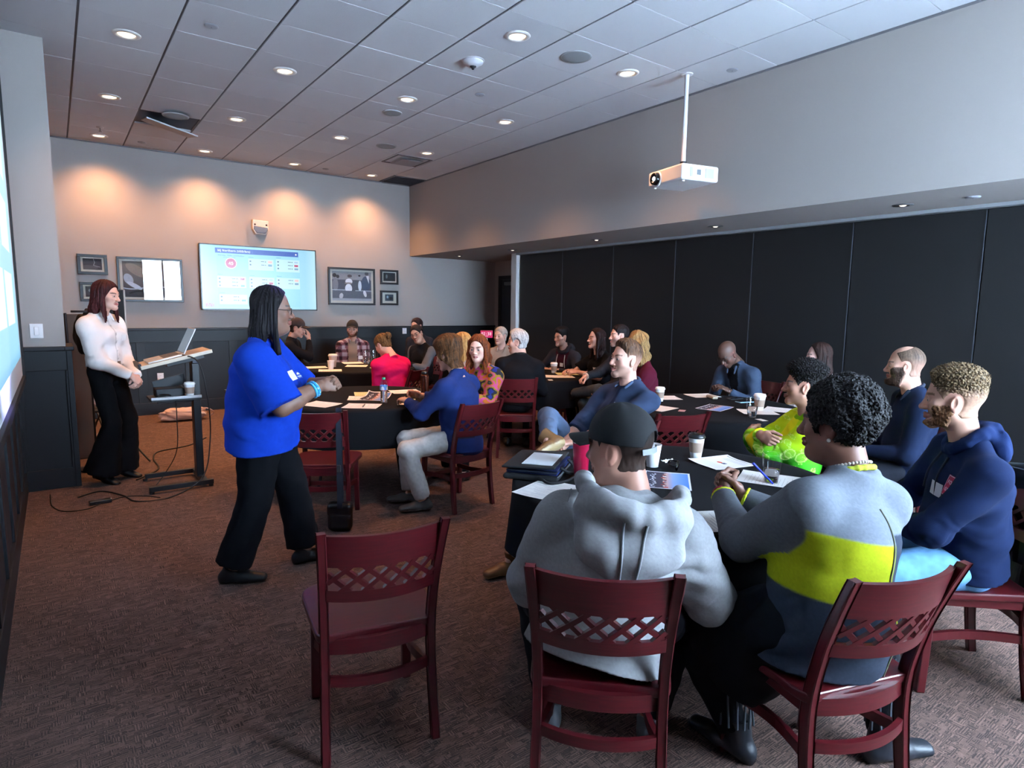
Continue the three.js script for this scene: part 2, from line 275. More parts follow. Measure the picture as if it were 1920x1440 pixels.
// projection screen on the left wall
{
  const sx = XL + 0.07, z0 = -6.15, z1 = -2.4, y0 = 1.0, y1 = 3.3;
  const t = thing('projection_screen', 'wide projection screen with a black border on the wall beside the pilaster', 'screen', [sx, 0, 0]);
  part('screen_fabric', lim(-0.01, 0.0, y0, y1, z0, z1), mat('#d5d8dc', 0.8), t);
  part('border', [lim(-0.012, 0.014, y0 - 0.03, y1 + 0.03, z0 - 0.09, z0, 0.004), lim(-0.012, 0.014, y0 - 0.03, y1 + 0.03, z1, z1 + 0.09, 0.004), lim(-0.012, 0.02, y0 - 0.05, y0, z0, z1, 0.004), lim(-0.012, 0.02, y1, y1 + 0.09, z0, z1, 0.004)], mat('#0b0b0e', 0.6), t);
  const img = canvas(512, 320, (g, w, h) => { const q = g.createLinearGradient(0, 0, 0, h); q.addColorStop(0, '#dff4fc'); q.addColorStop(1, '#8fd0f2'); g.fillStyle = q; g.fillRect(0, 0, w, h); g.fillStyle = '#1f5fc4'; g.fillRect(40, 10, w - 80, 26); g.fillStyle = '#f2fbff'; for (let i = 0; i < 3; i++) for (let j = 0; j < 3; j++) g.fillRect(60 + i * 140, 60 + j * 80, 120, 56); });
  const p = new THREE.PlaneGeometry(z1 - z0 - 0.3, y1 - y0 - 0.35); p.rotateY(Math.PI / 2); p.translate(0.003, (y0 + y1) / 2 - 0.02, (z0 + z1) / 2);
  part('projected_screen_image', p, mat('#222', 0.7, { emissive: '#ffffff', emissiveMap: img, emissiveIntensity: SCREEN_GLOW }), t);
  const L = new THREE.RectAreaLight('#b9dcff', 2.0, z1 - z0 - 0.3, 1.9); L.position.set(sx + 0.03, (y0 + y1) / 2, (z0 + z1) / 2); L.rotation.y = -Math.PI / 2; L.lookAt(sx + 3, (y0 + y1) / 2, (z0 + z1) / 2); L.rotateY(Math.PI); L.name = 'screen_light'; scene.add(L);
}
// light switch on the pilaster
{
  const t = thing('light_switch', 'white rocker light switch plate on the pilaster above the dark wainscot', 'light switch', [-0.127, 1.335, -6.418]);
  part('plate', lim(-0.045, 0.045, -0.06, 0.06, 0, 0.008, 0.004), mat('#e9e9ec', 0.4), t); part('rocker', lim(-0.016, 0.016, -0.034, 0.034, 0.006, 0.013, 0.003), mat('#f4f4f6', 0.3), t);
}
// ---------------------------------------------------------------- chairs
const woodTex = dataTex(256, (x, y) => { const g = noise(x * 0.012, y * 0.16, 1) * 0.5 + noise(x * 0.03, y * 0.5, 5) * 0.3, v = 1 + 0.16 * g; return [clamp(82 * v, 0, 255), clamp(19 * v, 0, 255), clamp(25 * v, 0, 255)]; }, { repeat: [2.2, 2.2] });
const mahogany = mat('#ffffff', 0.32, { map: woodTex, clearcoat: 0.25, clearcoatRoughness: 0.25 });
const BOW = 0.05;
function bowed(hw, y0, y1, t, zoff, bow, tilt = 0, n = 14) { // bar bowed backward in its middle; tilt leans it back with height
  const g = new RoundedBoxGeometry(hw * 2, y1 - y0, t, 1, Math.min(t, y1 - y0) * 0.22), b = new THREE.BoxGeometry(hw * 2, y1 - y0, t, n, 2, 1);
  const p = b.attributes.position; g.dispose();
  for (let i = 0; i < p.count; i++) { const x = p.getX(i), y = p.getY(i) + (y0 + y1) / 2; p.setXYZ(i, x, y, p.getZ(i) + zoff - bow * (1 - (x / hw) ** 2) - tilt * (y - 0.45)); }
  b.computeVertexNormals(); return metreUV(b);
}
function makeChair() {
  const t = thing('dining_chair', 'x', 'chair', [0, 0, 0], 0, 'mahogany chairs');
  const TILT = 0.27, ZP = -0.195;
  // seat: rounded square, dished
  const s = new THREE.Shape(); s.moveTo(-0.18, -0.2); s.lineTo(0.18, -0.2); s.quadraticCurveTo(0.2, -0.2, 0.205, -0.17); s.lineTo(0.225, 0.13); s.quadraticCurveTo(0.225, 0.2, 0.15, 0.215); s.quadraticCurveTo(0, 0.235, -0.15, 0.215); s.quadraticCurveTo(-0.225, 0.2, -0.225, 0.13); s.lineTo(-0.205, -0.17); s.quadraticCurveTo(-0.2, -0.2, -0.18, -0.2);
  const sg = new THREE.ExtrudeGeometry(s, { depth: 0.016, bevelEnabled: true, bevelThickness: 0.008, bevelSize: 0.008, bevelSegments: 3, curveSegments: 10 }); sg.rotateX(Math.PI / 2); sg.scale(1, 1, 1); sg.translate(0, 0.452, 0); metreUV(sg);
  part('seat', sg, mahogany, t);
  // rear legs running up into the back posts: swept square section
  for (const sd of [-1, 1]) {
    const path = new THREE.CatmullRomCurve3([V(sd * 0.195, 0, ZP - 0.035), V(sd * 0.19, 0.2, ZP - 0.01), V(sd * 0.187, 0.42, ZP), V(sd * 0.19, 0.6, ZP - TILT * 0.13), V(sd * 0.197, 0.75, ZP - TILT * 0.32), V(sd * 0.203, 0.868, ZP - TILT * 0.5)]);
    const n = 22, pos = [], idx = [], uv = [];
    for (let i = 0; i <= n; i++) {
      const q = path.getPoint(i / n), wx = 0.0155, wz = i < 8 ? 0.017 + 0.004 * i / 8 : 0.021 - 0.006 * (i - 8) / (n - 8);
      for (const [a, b] of [[-1, -1], [1, -1], [1, 1], [-1, 1]]) for (const [ca, cb] of [[a * 0.8, b], [a, b * 0.8]].sort((m, k) => (a * b > 0 ? 1 : -1) * (Math.abs(k[0]) - Math.abs(m[0])) * -1)) { pos.push(q.x + ca * wx, q.y, q.z + cb * wz); uv.push(q.y, (ca + cb) * 0.03); }
    }
    for (let i = 0; i < n; i++) for (let j = 0; j < 8; j++) { const a = i * 8 + j, b = i * 8 + (j + 1) % 8; idx.push(a, a + 8, b, b, a + 8, b + 8); }
    for (let j = 1; j < 7; j++) { idx.push(0, j, j + 1); const e = n * 8; idx.push(e, e + j + 1, e + j); }
    let g = new THREE.BufferGeometry(); g.setAttribute('position', new THREE.Float32BufferAttribute(pos, 3)); g.setAttribute('uv', new THREE.Float32BufferAttribute(uv, 2)); g.setIndex(idx); g = g.toNonIndexed(); g.computeVertexNormals();
    part('rear_leg', g, mahogany, t);
  }
  for (const sd of [-1, 1]) part('front_leg', bar([sd * 0.185, 0, 0.18], [sd * 0.18, 0.435, 0.165], 0.038, 0.036, V(0, 0, 1)), mahogany, t);
  part('apron', [bowed(0.175, 0.385, 0.44, 0.02, ZP + 0.005, 0.035), lim(-0.165, 0.165, 0.385, 0.435, 0.165, 0.185, 0.004), bar([-0.185, 0.41, ZP], [-0.182, 0.41, 0.17], 0.018, 0.05), bar([0.185, 0.41, ZP], [0.182, 0.41, 0.17], 0.018, 0.05)], mahogany, t);
  part('top_rail', bowed(0.19, 0.735, 0.85, 0.018, ZP - 0.003, BOW, TILT), mahogany, t);
  part('lower_rail', bowed(0.184, 0.6, 0.645, 0.018, ZP - 0.003, BOW, TILT), mahogany, t);
  // lattice of crossing slats
  const nx = 5, y0 = 0.64, y1 = 0.74, hw = 0.178, pitch = 2 * hw / nx;
  const bend = (x, y) => ZP - 0.003 - BOW * (1 - (x / 0.187) ** 2) - TILT * (y - 0.45);
  for (let k = -1; k <= nx; k++) for (const dir of [1, -1]) {
    let xa = -hw + k * pitch, xb = xa + pitch * 1.5, ya = dir > 0 ? y0 : y1, yb = dir > 0 ? y1 : y0;
    if (xa > hw - 0.01 || xb < -hw + 0.01) continue;
    if (xa < -hw) { const f = (-hw - xa) / (xb - xa); ya += (yb - ya) * f; xa = -hw; } if (xb > hw) { const f = (hw - xa) / (xb - xa); yb = ya + (yb - ya) * f; xb = hw; }
    const L = Math.hypot(xb - xa, yb - ya), cx = -(yb - ya) / L * 0.0075, cy = (xb - xa) / L * 0.0075;
    part('lattice_slat', plate((u, v) => { const x = xa + (xb - xa) * u + cx * (1 - 2 * v), y = ya + (yb - ya) * u + cy * (1 - 2 * v); return [x, y, bend(x, y) + dir * 0.0015]; }, 4, 1, 0.013), mahogany, t);
  }
  // bowed stretchers
  part('stretcher', bowed(0.172, 0.275, 0.31, 0.018, ZP - 0.012, 0.04), mahogany, t);
  part('stretcher', lim(-0.165, 0.165, 0.2, 0.235, 0.165, 0.183, 0.004), mahogany, t);
  for (const sd of [-1, 1]) part('stretcher', plate((u, v) => [sd * (0.187 - 0.03 * Math.sin(Math.PI * u)), 0.245 + 0.035 * v - 0.02 * u, ZP + 0.01 + (0.36) * u], 8, 1, 0.018), mahogany, t);
  return t;
}
const chair0 = makeChair(); let chairUsed = false;
function chair(x, z, deg, label, group) { // x, z: floor point under the middle of the seat
  if (!chairUsed) { chairUsed = true; chair0.position.set(x, 0, z); chair0.rotation.y = R(deg); chair0.userData.label = label; if (group) chair0.userData.group = group; return chair0; }
  return dup(chair0, [x, 0, z], R(deg), label, group);
}
chair(0.898, -2.12, 167, 'empty mahogany lattice-back chair standing alone on the open carpet');
chair(1.395, -1.375, 135, 'mahogany lattice-back chair under the man in the grey hoodie');
chair(1.963, -0.965, 162, 'mahogany lattice-back chair under the woman in the grey and yellow sweater');
chair(3.08, -0.93, 226, 'mahogany chair under the blond man in light blue jeans');
chair(3.576, -3.0, 162, 'empty mahogany chair tucked between two tables behind the black-lidded cup');
chair(2.53, -4.18, 188, 'mahogany chair under the person in the royal blue blazer');
chair(1.552, -4.39, 148, 'empty mahogany chair right behind the presenter, a dark shoulder bag on its back');
chair(1.46, -5.34, 95, 'mahogany chair mostly hidden behind the presenter, only one leg in view');
for (const [x, z, deg, who] of [[3.63, -9.02, 338, 'the bearded man in plaid'], [3.2, -6.56, 214, 'the woman in hot pink'], [4.18, -7.82, 285, 'the man in glasses and vest'], [3.93, -5.25, 145, 'the silver-haired man'], [5.66, -6.42, 282, 'the youth in the grey zip hoodie'], [5.62, -3.58, 262, 'the bald man, its back showing beside him'], [5.66, -2.86, 236, 'the laughing woman in the pale top'], [2.8, -2.79, 268, 'the moustached man'], [3.66, -2.0, 226, 'the young man in the lime jacket'], [4.48, -1.66, 216, 'the balding bearded man']])
  chair(x + 0.05 * Math.sin(R(deg)), z + 0.05 * Math.cos(R(deg)), deg, 'mahogany chair under ' + who);
// ---------------------------------------------------------------- round tables under black cloths
const clothM = mat('#131316', 0.95, { bumpMap: fabricBump, bumpScale: 0.0006, specularIntensity: 0.25, clearcoat: 0.001 }), steel = mat('#24262b', 0.4, { metalness: 0.5 });
const TY = 0.76;
function tableTop() {
  const t = thing('round_table', 'x', 'table', [0, 0, 0], 0, 'round banquet tables');
  part('table_top', lathe([[0, TY - 0.03], [0.75, TY - 0.03], [0.758, TY - 0.022], [0.758, TY - 0.008], [0.75, TY - 0.003], [0, TY - 0.003]], 64), mat('#5a4a3c', 0.6), t);
  for (const [a, b] of [[-1, 1], [1, 1]]) { // folding legs: two hoops of steel tube
    const x = a * 0.33;
    part('leg', tube([[x, TY - 0.04, 0.3], [x, 0.45, 0.3], [x, 0.1, 0.34], [x, 0.012, 0.36]], 0.013, 20), steel, t);
    part('leg', tube([[x, TY - 0.04, -0.3], [x, 0.45, -0.3], [x, 0.1, -0.34], [x, 0.012, -0.36]], 0.013, 20), steel, t);
    part('crossbar', tube([[x, 0.42, 0.3], [x, 0.42, 0], [x, 0.42, -0.3]], 0.011, 8), steel, t);
    part('brace', tube([[x, 0.5, 0], [x * 0.5, 0.62, 0], [0, TY - 0.035, 0]], 0.009, 8), steel, t);
  }
  return t;
}
function clothShape(ph, drop = 0.3, rim = 0.772) {
  const nT = 144, nR = 30, pos = [], uv = [], idx = [];
  for (let j = 0; j <= nR; j++) for (let i = 0; i <= nT; i++) {
    const th = i / nT * Math.PI * 2, s = j / nR * (rim + drop + 0.02); let r = Math.min(s, rim), y = TY;
    const over = s - rim, f = Math.sin(th * 9 + ph) + 0.6 * Math.sin(th * 16 + ph * 2.3) + 0.4 * Math.sin(th * 5 - ph);
    if (over > -0.02) { const e = clamp((over + 0.02) / 0.04, 0, 1); y = TY - 0.012 * e * e - Math.max(0, over - 0.02); r = rim - 0.004 + 0.012 * e + Math.max(0, over) * (0.05 + 0.075 * f); }
    if (over > 0) y += 0.008 * f * over / drop;
    pos.push(r * Math.cos(th), y + 0.0006, r * Math.sin(th)); uv.push(r * Math.cos(th), r * Math.sin(th) + Math.max(0, over));
  }
  const w = nT + 1; for (let j = 0; j < nR; j++) for (let i = 0; i < nT; i++) { const a = j * w + i; idx.push(a, a + 1, a + w, a + 1, a + w + 1, a + w); }
  // underside a few millimetres below, joined at the hem, so that the cloth has thickness
  const M = pos.length / 3; for (let i = 0; i < M; i++) { const x = pos[3 * i], y = pos[3 * i + 1], z = pos[3 * i + 2], q = Math.hypot(x, z) || 1, edge = q > rim - 0.03; pos.push(edge ? x - x / q * 0.002 : x, edge ? y : y - 0.002, edge ? z - z / q * 0.002 : z); uv.push(x, z); }
  const n0 = idx.length; for (let k = 0; k < n0; k += 3) idx.push(M + idx[k], M + idx[k + 2], M + idx[k + 1]);
  for (let i = 0; i < nT; i++) { const a = nR * w + i; idx.push(a, a + 1, M + a, a + 1, M + a + 1, M + a); }
  const g = new THREE.BufferGeometry(); g.setAttribute('position', new THREE.Float32BufferAttribute(pos, 3)); g.setAttribute('uv', new THREE.Float32BufferAttribute(uv, 2)); g.setIndex(idx); g.computeVertexNormals(); return g;
}
const T0 = tableTop(); let tUsed = false;
const TAB = { near: [2.36, -1.87], mid: [2.2, -5.24], far: [3.22, -7.9], corner: [4.6, -6.0], side: [4.45, -3.22] };
function table(key, deg, ph, desc) {
  const [x, z] = TAB[key], lb = 'round folding banquet table under a black cloth, ' + desc;
  if (!tUsed) { tUsed = true; T0.position.set(x, 0, z); T0.rotation.y = R(deg); T0.userData.label = lb; } else dup(T0, [x, 0, z], R(deg), lb);
  const c = part('tablecloth', clothShape(ph), clothM, scene); c.name = numbered('tablecloth'); c.position.set(x, 0, z); tag(c, 'black cloth draped over the round table ' + desc, 'tablecloth', 'black round tablecloths');
}
table('near', 20, 0.3, 'with the laptop bag and red tumbler');
table('mid', 62, 1.7, 'with the water bottle before the blue blazer');
table('far', 10, 2.9, 'before the bearded man in plaid');
table('corner', 40, 4.1, 'by the white column, before the laughing woman');
table('side', 75, 5.2, 'before the bald man with his head bowed');
// ---------------------------------------------------------------- things on the tables
const cupWhite = mat('#e8e8e8', 0.55), sleeveM = mat('#a08878', 0.8), lidBlack = mat('#141416', 0.3), lidWhite = mat('#eeeeee', 0.35);
const clearM = mat('#ffffff', 0.03, { transmission: 1, thickness: 0, ior: 1.45 }), waterM = mat('#eef6fb', 0.0, { transmission: 1, thickness: 0.05, ior: 1.33 });
function coffeeCup(label, x, y, z, lid = 'black', sleeve = true, s = 1, body = cupWhite) {
  const t = thing('coffee_cup', label, 'cup', [x, y, z], rr(0, 6), 'paper cups'); t.scale.setScalar(s);
  part('cup_wall', lathe([[0, 0.002], [0.027, 0.002], [0.029, 0.0], [0.0285, 0.006], [0.041, 0.108], [0.043, 0.112], [0.041, 0.113], [0.039, 0.11], [0.027, 0.008], [0, 0.008]], 36), body, t);
  if (sleeve) part('sleeve', lathe([[0.0315, 0.03], [0.0325, 0.03], [0.039, 0.084], [0.0378, 0.084]], 36), sleeveM, t);
  if (lid) part('lid', lathe([[0.0435, 0.106], [0.0455, 0.108], [0.0445, 0.116], [0.041, 0.119], [0.039, 0.127], [0.034, 0.128], [0.032, 0.122], [0, 0.122]], 36), lid === 'black' ? lidBlack : lidWhite, t);
  return t;
}
function glassCup(label, x, y, z, s = 1, water = 0.5) {
  const t = thing('water_glass', label, 'glass', [x, y, z], 0, 'clear drinking cups'); t.scale.setScalar(s);
  part('glass_wall', lathe([[0, 0.003], [0.028, 0.003], [0.03, 0.0], [0.031, 0.005], [0.044, 0.134], [0.0455, 0.136], [0.044, 0.138], [0.042, 0.136], [0.0295, 0.008], [0, 0.007]], 36), clearM, t);
  if (water) { const r = 0.029 + 0.013 * water; part('water', lathe([[0, 0.008], [0.0285, 0.009], [r, 0.009 + 0.125 * water], [0, 0.009 + 0.125 * water]], 36), waterM, t); }
  return t;
}
const prints = {
  form: canvas(220, 284, (g, w, h) => { g.fillStyle = '#efece8'; g.fillRect(0, 0, w, h); g.fillStyle = '#8b8790'; for (let i = 0; i < 16; i++) { g.globalAlpha = 0.55; g.fillRect(16, 20 + i * 16, rr(90, 180), 3); } g.globalAlpha = 1; g.strokeStyle = '#b5b0b8'; for (let i = 0; i < 5; i++) g.strokeRect(14, 50 + i * 44, w - 28, 36); }),
  plain: canvas(220, 284, (g, w, h) => { g.fillStyle = '#ece6e0'; g.fillRect(0, 0, w, h); g.fillStyle = '#c6bdb8'; for (let i = 0; i < 14; i++) g.fillRect(18, 26 + i * 17, rr(110, 184), 2); }),
  logo: canvas(220, 284, (g, w, h) => { g.fillStyle = '#efe9ea'; g.fillRect(0, 0, w, h); g.fillStyle = '#8a8488'; g.fillRect(16, 14, w - 32, 8); for (let i = 0; i < 5; i++) g.fillRect(16, 34 + i * 10, w - 60, 2); g.fillStyle = '#39475c'; g.fillRect(84, 128, 26, 24); g.fillStyle = '#d8543c'; g.beginPath(); g.ellipse(128, 142, 18, 12, 0, 0, 7); g.fill(); g.fillStyle = '#b9b0b4'; for (let i = 0; i < 7; i++) g.fillRect(16, 186 + i * 12, w - 40, 2); }),
  flyer: canvas(284, 220, (g, w, h) => { g.fillStyle = '#eceaf0'; g.fillRect(0, 0, w, h); const q = g.createLinearGradient(0, 8, 0, h - 8); q.addColorStop(0, '#4e7fd2'); q.addColorStop(0.35, '#86a4dc'); q.addColorStop(0.5, '#c9a3a6'); q.addColorStop(0.6, '#3b2f3e'); q.addColorStop(1, '#20243c'); g.fillStyle = q; g.fillRect(9, 9, w - 18, h - 18); for (let i = 0; i < 12; i++) { g.fillStyle = ['#b3412f', '#d9cfc4', '#7c2a2a', '#e0b9a0'][i % 4]; g.fillRect(14 + i * 21, 112 + rr(-6, 12), rr(10, 20), rr(8, 22)); } g.strokeStyle = '#e9e9f2'; g.lineWidth = 5; for (let i = 0; i < 9; i++) { g.beginPath(); g.arc(34 + i * 26, 176 + 6 * Math.sin(i * 2), 9, i, i + 4.4); g.stroke(); } }),
  yellow: canvas(220, 284, (g, w, h) => { g.fillStyle = '#d9dba8'; g.fillRect(0, 0, w, h); g.fillStyle = '#b3b78a'; for (let i = 0; i < 14; i++) g.fillRect(18, 26 + i * 17, rr(110, 184), 2); }),
};
const printM = Object.fromEntries(Object.entries(prints).map(([k, t]) => [k, mat('#ffffff', 0.75, { map: t })]));
const paperG = {};
function sheet(kind, label, x, z, deg, o = {}) { // a sheet of paper lying on a table
  const w = o.w ?? (kind === 'flyer' ? 0.279 : 0.216), h = o.h ?? (kind === 'flyer' ? 0.216 : 0.279), key = [w, h, o.curl ?? 0].join();
  const g = paperG[key] ??= plate((u, v) => [(u - 0.5) * w, 0.0012 + (o.curl ?? 0.004) * (Math.max(0, u - 0.55) ** 2 * 6 + Math.max(0, 0.25 - v) ** 2 * 8), (v - 0.5) * h], 8, 8, 0.0006);
  const p = part('paper_sheet', g, o.m ?? printM[kind], scene); p.name = numbered(o.name ?? 'paper_sheet'); p.position.set(x, (o.y ?? TY) + 0.0016, z); p.rotation.y = R(deg);
  return tag(p, label, o.cat ?? 'paper', o.group ?? 'papers on the tables');
}
const cardM = mat('#e9e6df', 0.7);
const card = (label, x, z, deg, o = {}) => sheet('plain', label, x, z, deg, { w: 0.09, h: 0.052, curl: 0, m: o.m ?? cardM, name: 'business_card', cat: 'card', group: 'cards on the tables' });
function pen(label, x, z, deg, m = mat('#1d1b20', 0.3)) { const t = thing('pen', label, 'pen', [x, TY + 0.006, z], R(deg)); part('barrel', cyl(0.0045, 0.005, 0.115, 0, -0.0575, 0, 12).rotateZ(Math.PI / 2), m, t); part('tip', new THREE.ConeGeometry(0.0045, 0.016, 12).rotateZ(Math.PI / 2).translate(-0.0655 + 0.13, 0, 0).rotateY(Math.PI), mat('#9a9a9e', 0.3, { metalness: 0.8 }), t); part('clip', lim(-0.05, -0.01, 0.005, 0.007, -0.0015, 0.0015), mat('#8b8b90', 0.3, { metalness: 0.7 }), t); return t; }
function phone(label, x, z, deg, col = '#16171b') { const t = thing('mobile_phone', label, 'phone', [x, TY + 0.0015, z], R(deg)); part('case', lim(-0.037, 0.037, 0, 0.009, -0.076, 0.076, 0.004), mat(col, 0.35), t); part('glass_face', lim(-0.034, 0.034, 0.0088, 0.0098, -0.072, 0.072), mat('#20242b', 0.08), t); return t; }
function bottle(label, x, z) {
  const t = thing('water_bottle', label, 'bottle', [x, TY + 0.001, z]);
  const prof = [[0, 0.006], [0.022, 0.0], [0.03, 0.004]]; for (let i = 0; i <= 10; i++) prof.push([0.031 - (i % 2 ? 0.0025 : 0), 0.012 + i * 0.009]); prof.push([0.031, 0.11], [0.031, 0.15], [0.028, 0.17], [0.018, 0.188], [0.0125, 0.195], [0.0125, 0.205]);
  part('bottle_wall', lathe(prof, 32), mat('#f4faff', 0.06, { transmission: 1, thickness: 0, ior: 1.45 }), t);
  part('label_band', lathe([[0.0315, 0.112], [0.0322, 0.112], [0.0322, 0.152], [0.0315, 0.152]], 32), mat('#fff', 0.5, { map: canvas(256, 64, (g, w, h) => { g.fillStyle = '#5d93d8'; g.fillRect(0, 0, w, h); g.fillStyle = '#dfeaf8'; g.fillRect(0, 0, w, 12); for (let i = 0; i < 4; i++) { g.fillStyle = '#e7f0fb'; g.beginPath(); g.ellipse(32 + i * 64, 38, 20, 12, 0, 0, 7); g.fill(); } }) }), t);
  part('water', lathe([[0, 0.007], [0.0285, 0.008], [0.0285, 0.105], [0, 0.105]], 24), waterM, t);
  part('cap', lathe([[0.0145, 0.2], [0.0145, 0.214], [0.012, 0.217], [0, 0.217]], 24), mat('#2f9d86', 0.4), t);
  return t;
}
// ---------------------------------------------------------------- things on the back wall
{ // television
  const W = 1.69, Hh = 0.955, cx = 2.575, y0 = 1.575 - 0.09, z = ZB + 0.035;
  const t = thing('television', 'large flat television on the back wall showing a pale blue chart page', 'television', [cx, y0 + Hh / 2, z]);
  part('housing', lim(-W / 2, W / 2, -Hh / 2, Hh / 2, -0.03, 0.035, 0.008), mat('#0d0f14', 0.35), t);
  part('bezel', [lim(-W / 2, W / 2, Hh / 2 - 0.014, Hh / 2, 0.03, 0.042), lim(-W / 2, W / 2, -Hh / 2, -Hh / 2 + 0.018, 0.03, 0.042), lim(-W / 2, -W / 2 + 0.014, -Hh / 2, Hh / 2, 0.03, 0.042), lim(W / 2 - 0.014, W / 2, -Hh / 2, Hh / 2, 0.03, 0.042)], mat('#0b0c10', 0.3), t);
  const img = canvas(1024, 580, (g, w, h) => {
    const q = g.createLinearGradient(0, 0, w, 0); q.addColorStop(0, '#b9ecfb'); q.addColorStop(0.12, '#9fdcf4'); q.addColorStop(0.5, '#a4e0f4'); q.addColorStop(0.9, '#a2dcf6'); q.addColorStop(1, '#c2eefc'); g.fillStyle = q; g.fillRect(0, 0, w, h);
    g.fillStyle = '#8fd4ee'; g.globalAlpha = 0.5; g.fillRect(130, 60, 740, 500); g.globalAlpha = 1;
    g.fillStyle = '#0d49b8'; g.fillRect(120, 22, 740, 46); g.fillStyle = '#ffffff'; g.font = 'bold 26px sans-serif'; g.fillText('Mj Northern (USD/hrs)', 140, 54); g.beginPath(); g.arc(838, 46, 8, 0, 7); g.fill();
    g.fillStyle = '#2a5b86'; g.font = '18px sans-serif'; g.fillText('Monday, 100% contribution', 142, 94); g.font = '13px sans-serif'; g.fillText('of the team target', 186, 110);
    g.fillStyle = '#ffffff'; g.beginPath(); g.arc(250, 158, 50, 0, 7); g.fill(); g.fillStyle = '#c81d5e'; g.beginPath(); g.arc(250, 158, 44, 0, 7); g.fill(); g.fillStyle = '#fff'; g.font = 'bold 38px sans-serif'; g.textAlign = 'center'; g.fillText('45', 250, 172); g.textAlign = 'left';
    const card = (x, y, w2, h2, rows) => {
      g.fillStyle = '#c3ecf6'; g.fillRect(x, y, w2, h2); g.fillStyle = '#3c7aa0'; g.font = '13px sans-serif'; g.fillText('Visitors', x + 4, y - 10);
      rows.forEach((c, i) => { const yy = y + 16 + i * 32; g.fillStyle = '#35506e'; g.fillRect(x + 12, yy, 14, 13); g.fillRect(x + w2 * 0.5, yy + 3, 30, 5); g.fillRect(x + w2 * 0.66, yy + 2, 8, 8); g.fillStyle = '#eef6f8'; g.fillRect(x + w2 - 52, yy - 5, 40, 26); g.fillStyle = c; g.fillRect(x + w2 - 50, yy - 3, 36, 20); });
    };
    const P = '#e9b9b0', M = '#b3124f', B = '#6fa0bd', L = '#a9cfe6';
    card(400, 108, 226, 104, [P, B]); card(650, 100, 220, 118, [L, M, B]); card(130, 278, 246, 106, [M, P, B]); card(404, 278, 226, 106, [L, M, B]); card(650, 276, 220, 106, [P, B]); card(140, 446, 240, 92, [P, B]);
    g.fillStyle = '#b41d7c'; g.font = 'bold 42px sans-serif'; g.fillText('BNi', 22, 560);
  });
  const p = new THREE.PlaneGeometry(W - 0.03, Hh - 0.034); p.translate(0, 0.002, 0.0385);
  part('screen', p, mat('#0a0a0a', 0.25, { emissive: '#ffffff', emissiveMap: img, emissiveIntensity: 0.92 }), t);
  part('wall_bracket', lim(-0.3, 0.3, -0.15, 0.15, -0.034, -0.025), steel, t);
  const L = new THREE.RectAreaLight('#bfe4ff', 0.5, W, Hh); L.position.set(cx, y0 + Hh / 2, z + 0.06); L.rotation.y = Math.PI; L.name = 'television_light'; scene.add(L);
}
function framed(name, label, x0, x1, y0, y1, border, matte, draw, px = 256) {
  const w = x1 - x0, h = y1 - y0, t = thing(name, label, 'picture', [(x0 + x1) / 2, (y0 + y1) / 2, ZB + 0.004], 0, 'framed pictures on the back wall'), b = border;
  const fm = mat('#0f0f13', 0.35);
  part('backing', lim(-w / 2 + 0.005, w / 2 - 0.005, -h / 2 + 0.005, h / 2 - 0.005, 0, 0.01), mat('#222', 0.8), t);
  for (const g of [lim(-w / 2, w / 2, h / 2 - b, h / 2, 0, 0.032, 0.004), lim(-w / 2, w / 2, -h / 2, -h / 2 + b, 0, 0.032, 0.004), lim(-w / 2, -w / 2 + b, -h / 2 + b, h / 2 - b, 0, 0.032, 0.004), lim(w / 2 - b, w / 2, -h / 2 + b, h / 2 - b, 0, 0.032, 0.004)]) part('frame_side', g, fm, t);
  part('mat_board', lim(-w / 2 + b, w / 2 - b, -h / 2 + b, h / 2 - b, 0.01, 0.013), mat('#c9c6bd', 0.8), t);
  const [ml, mb] = matte, pw = w - 2 * b - 2 * ml, ph = h - 2 * b - 2 * mb, p = new THREE.PlaneGeometry(pw, ph); p.translate(0, 0.004, 0.0142);
  part('print', p, mat('#fff', 0.6, { map: canvas(px, Math.round(px * ph / pw), draw) }), t);
  part('glass', lim(-w / 2 + b, w / 2 - b, -h / 2 + b, h / 2 - b, 0.019, 0.0205), mat('#ffffff', 0.0, { transmission: 1, thickness: 0, ior: 1.5 }), t);
  return t;
}
const blob = (g, c, x, y, rx, ry, a = 0) => { g.fillStyle = c; g.beginPath(); g.ellipse(x, y, rx, ry, a, 0, 7); g.fill(); };
const speck = (g, w, h, n, a = 0.12) => { for (let i = 0; i < n; i++) { g.fillStyle = rnd() < 0.5 ? `rgba(255,255,255,${a})` : `rgba(0,0,0,${a})`; g.fillRect(rnd() * w, rnd() * h, rr(1, 7), rr(1, 4)); } };
const Y = (v) => v + 1.575;
framed('framed_picture', 'small black framed picture of a pale lightning streak, above its twin next to the pilaster', 0.28, 0.615, Y(0.365), Y(0.63), 0.038, [0.025, 0.022], (g, w, h) => { g.fillStyle = '#39383d'; g.fillRect(0, 0, w, h); blob(g, '#57565b', w * 0.3, h * 0.8, w * 0.5, h * 0.2); g.strokeStyle = '#c9c9cc'; g.lineWidth = 5; g.beginPath(); g.moveTo(w * 0.56, 0); g.lineTo(w * 0.62, h * 0.35); g.lineTo(w * 0.55, h * 0.6); g.lineTo(w * 0.9, h * 0.75); g.stroke(); speck(g, w, h, 300); });
framed('framed_picture', 'small black framed picture half hidden behind the woman in the white blouse', 0.29, 0.62, Y(0.01), Y(0.265), 0.036, [0.025, 0.022], (g, w, h) => { g.fillStyle = '#4a4a4e'; g.fillRect(0, 0, w, h); blob(g, '#8d8d8f', w * 0.4, h * 0.4, w * 0.25, h * 0.2); speck(g, w, h, 300); });
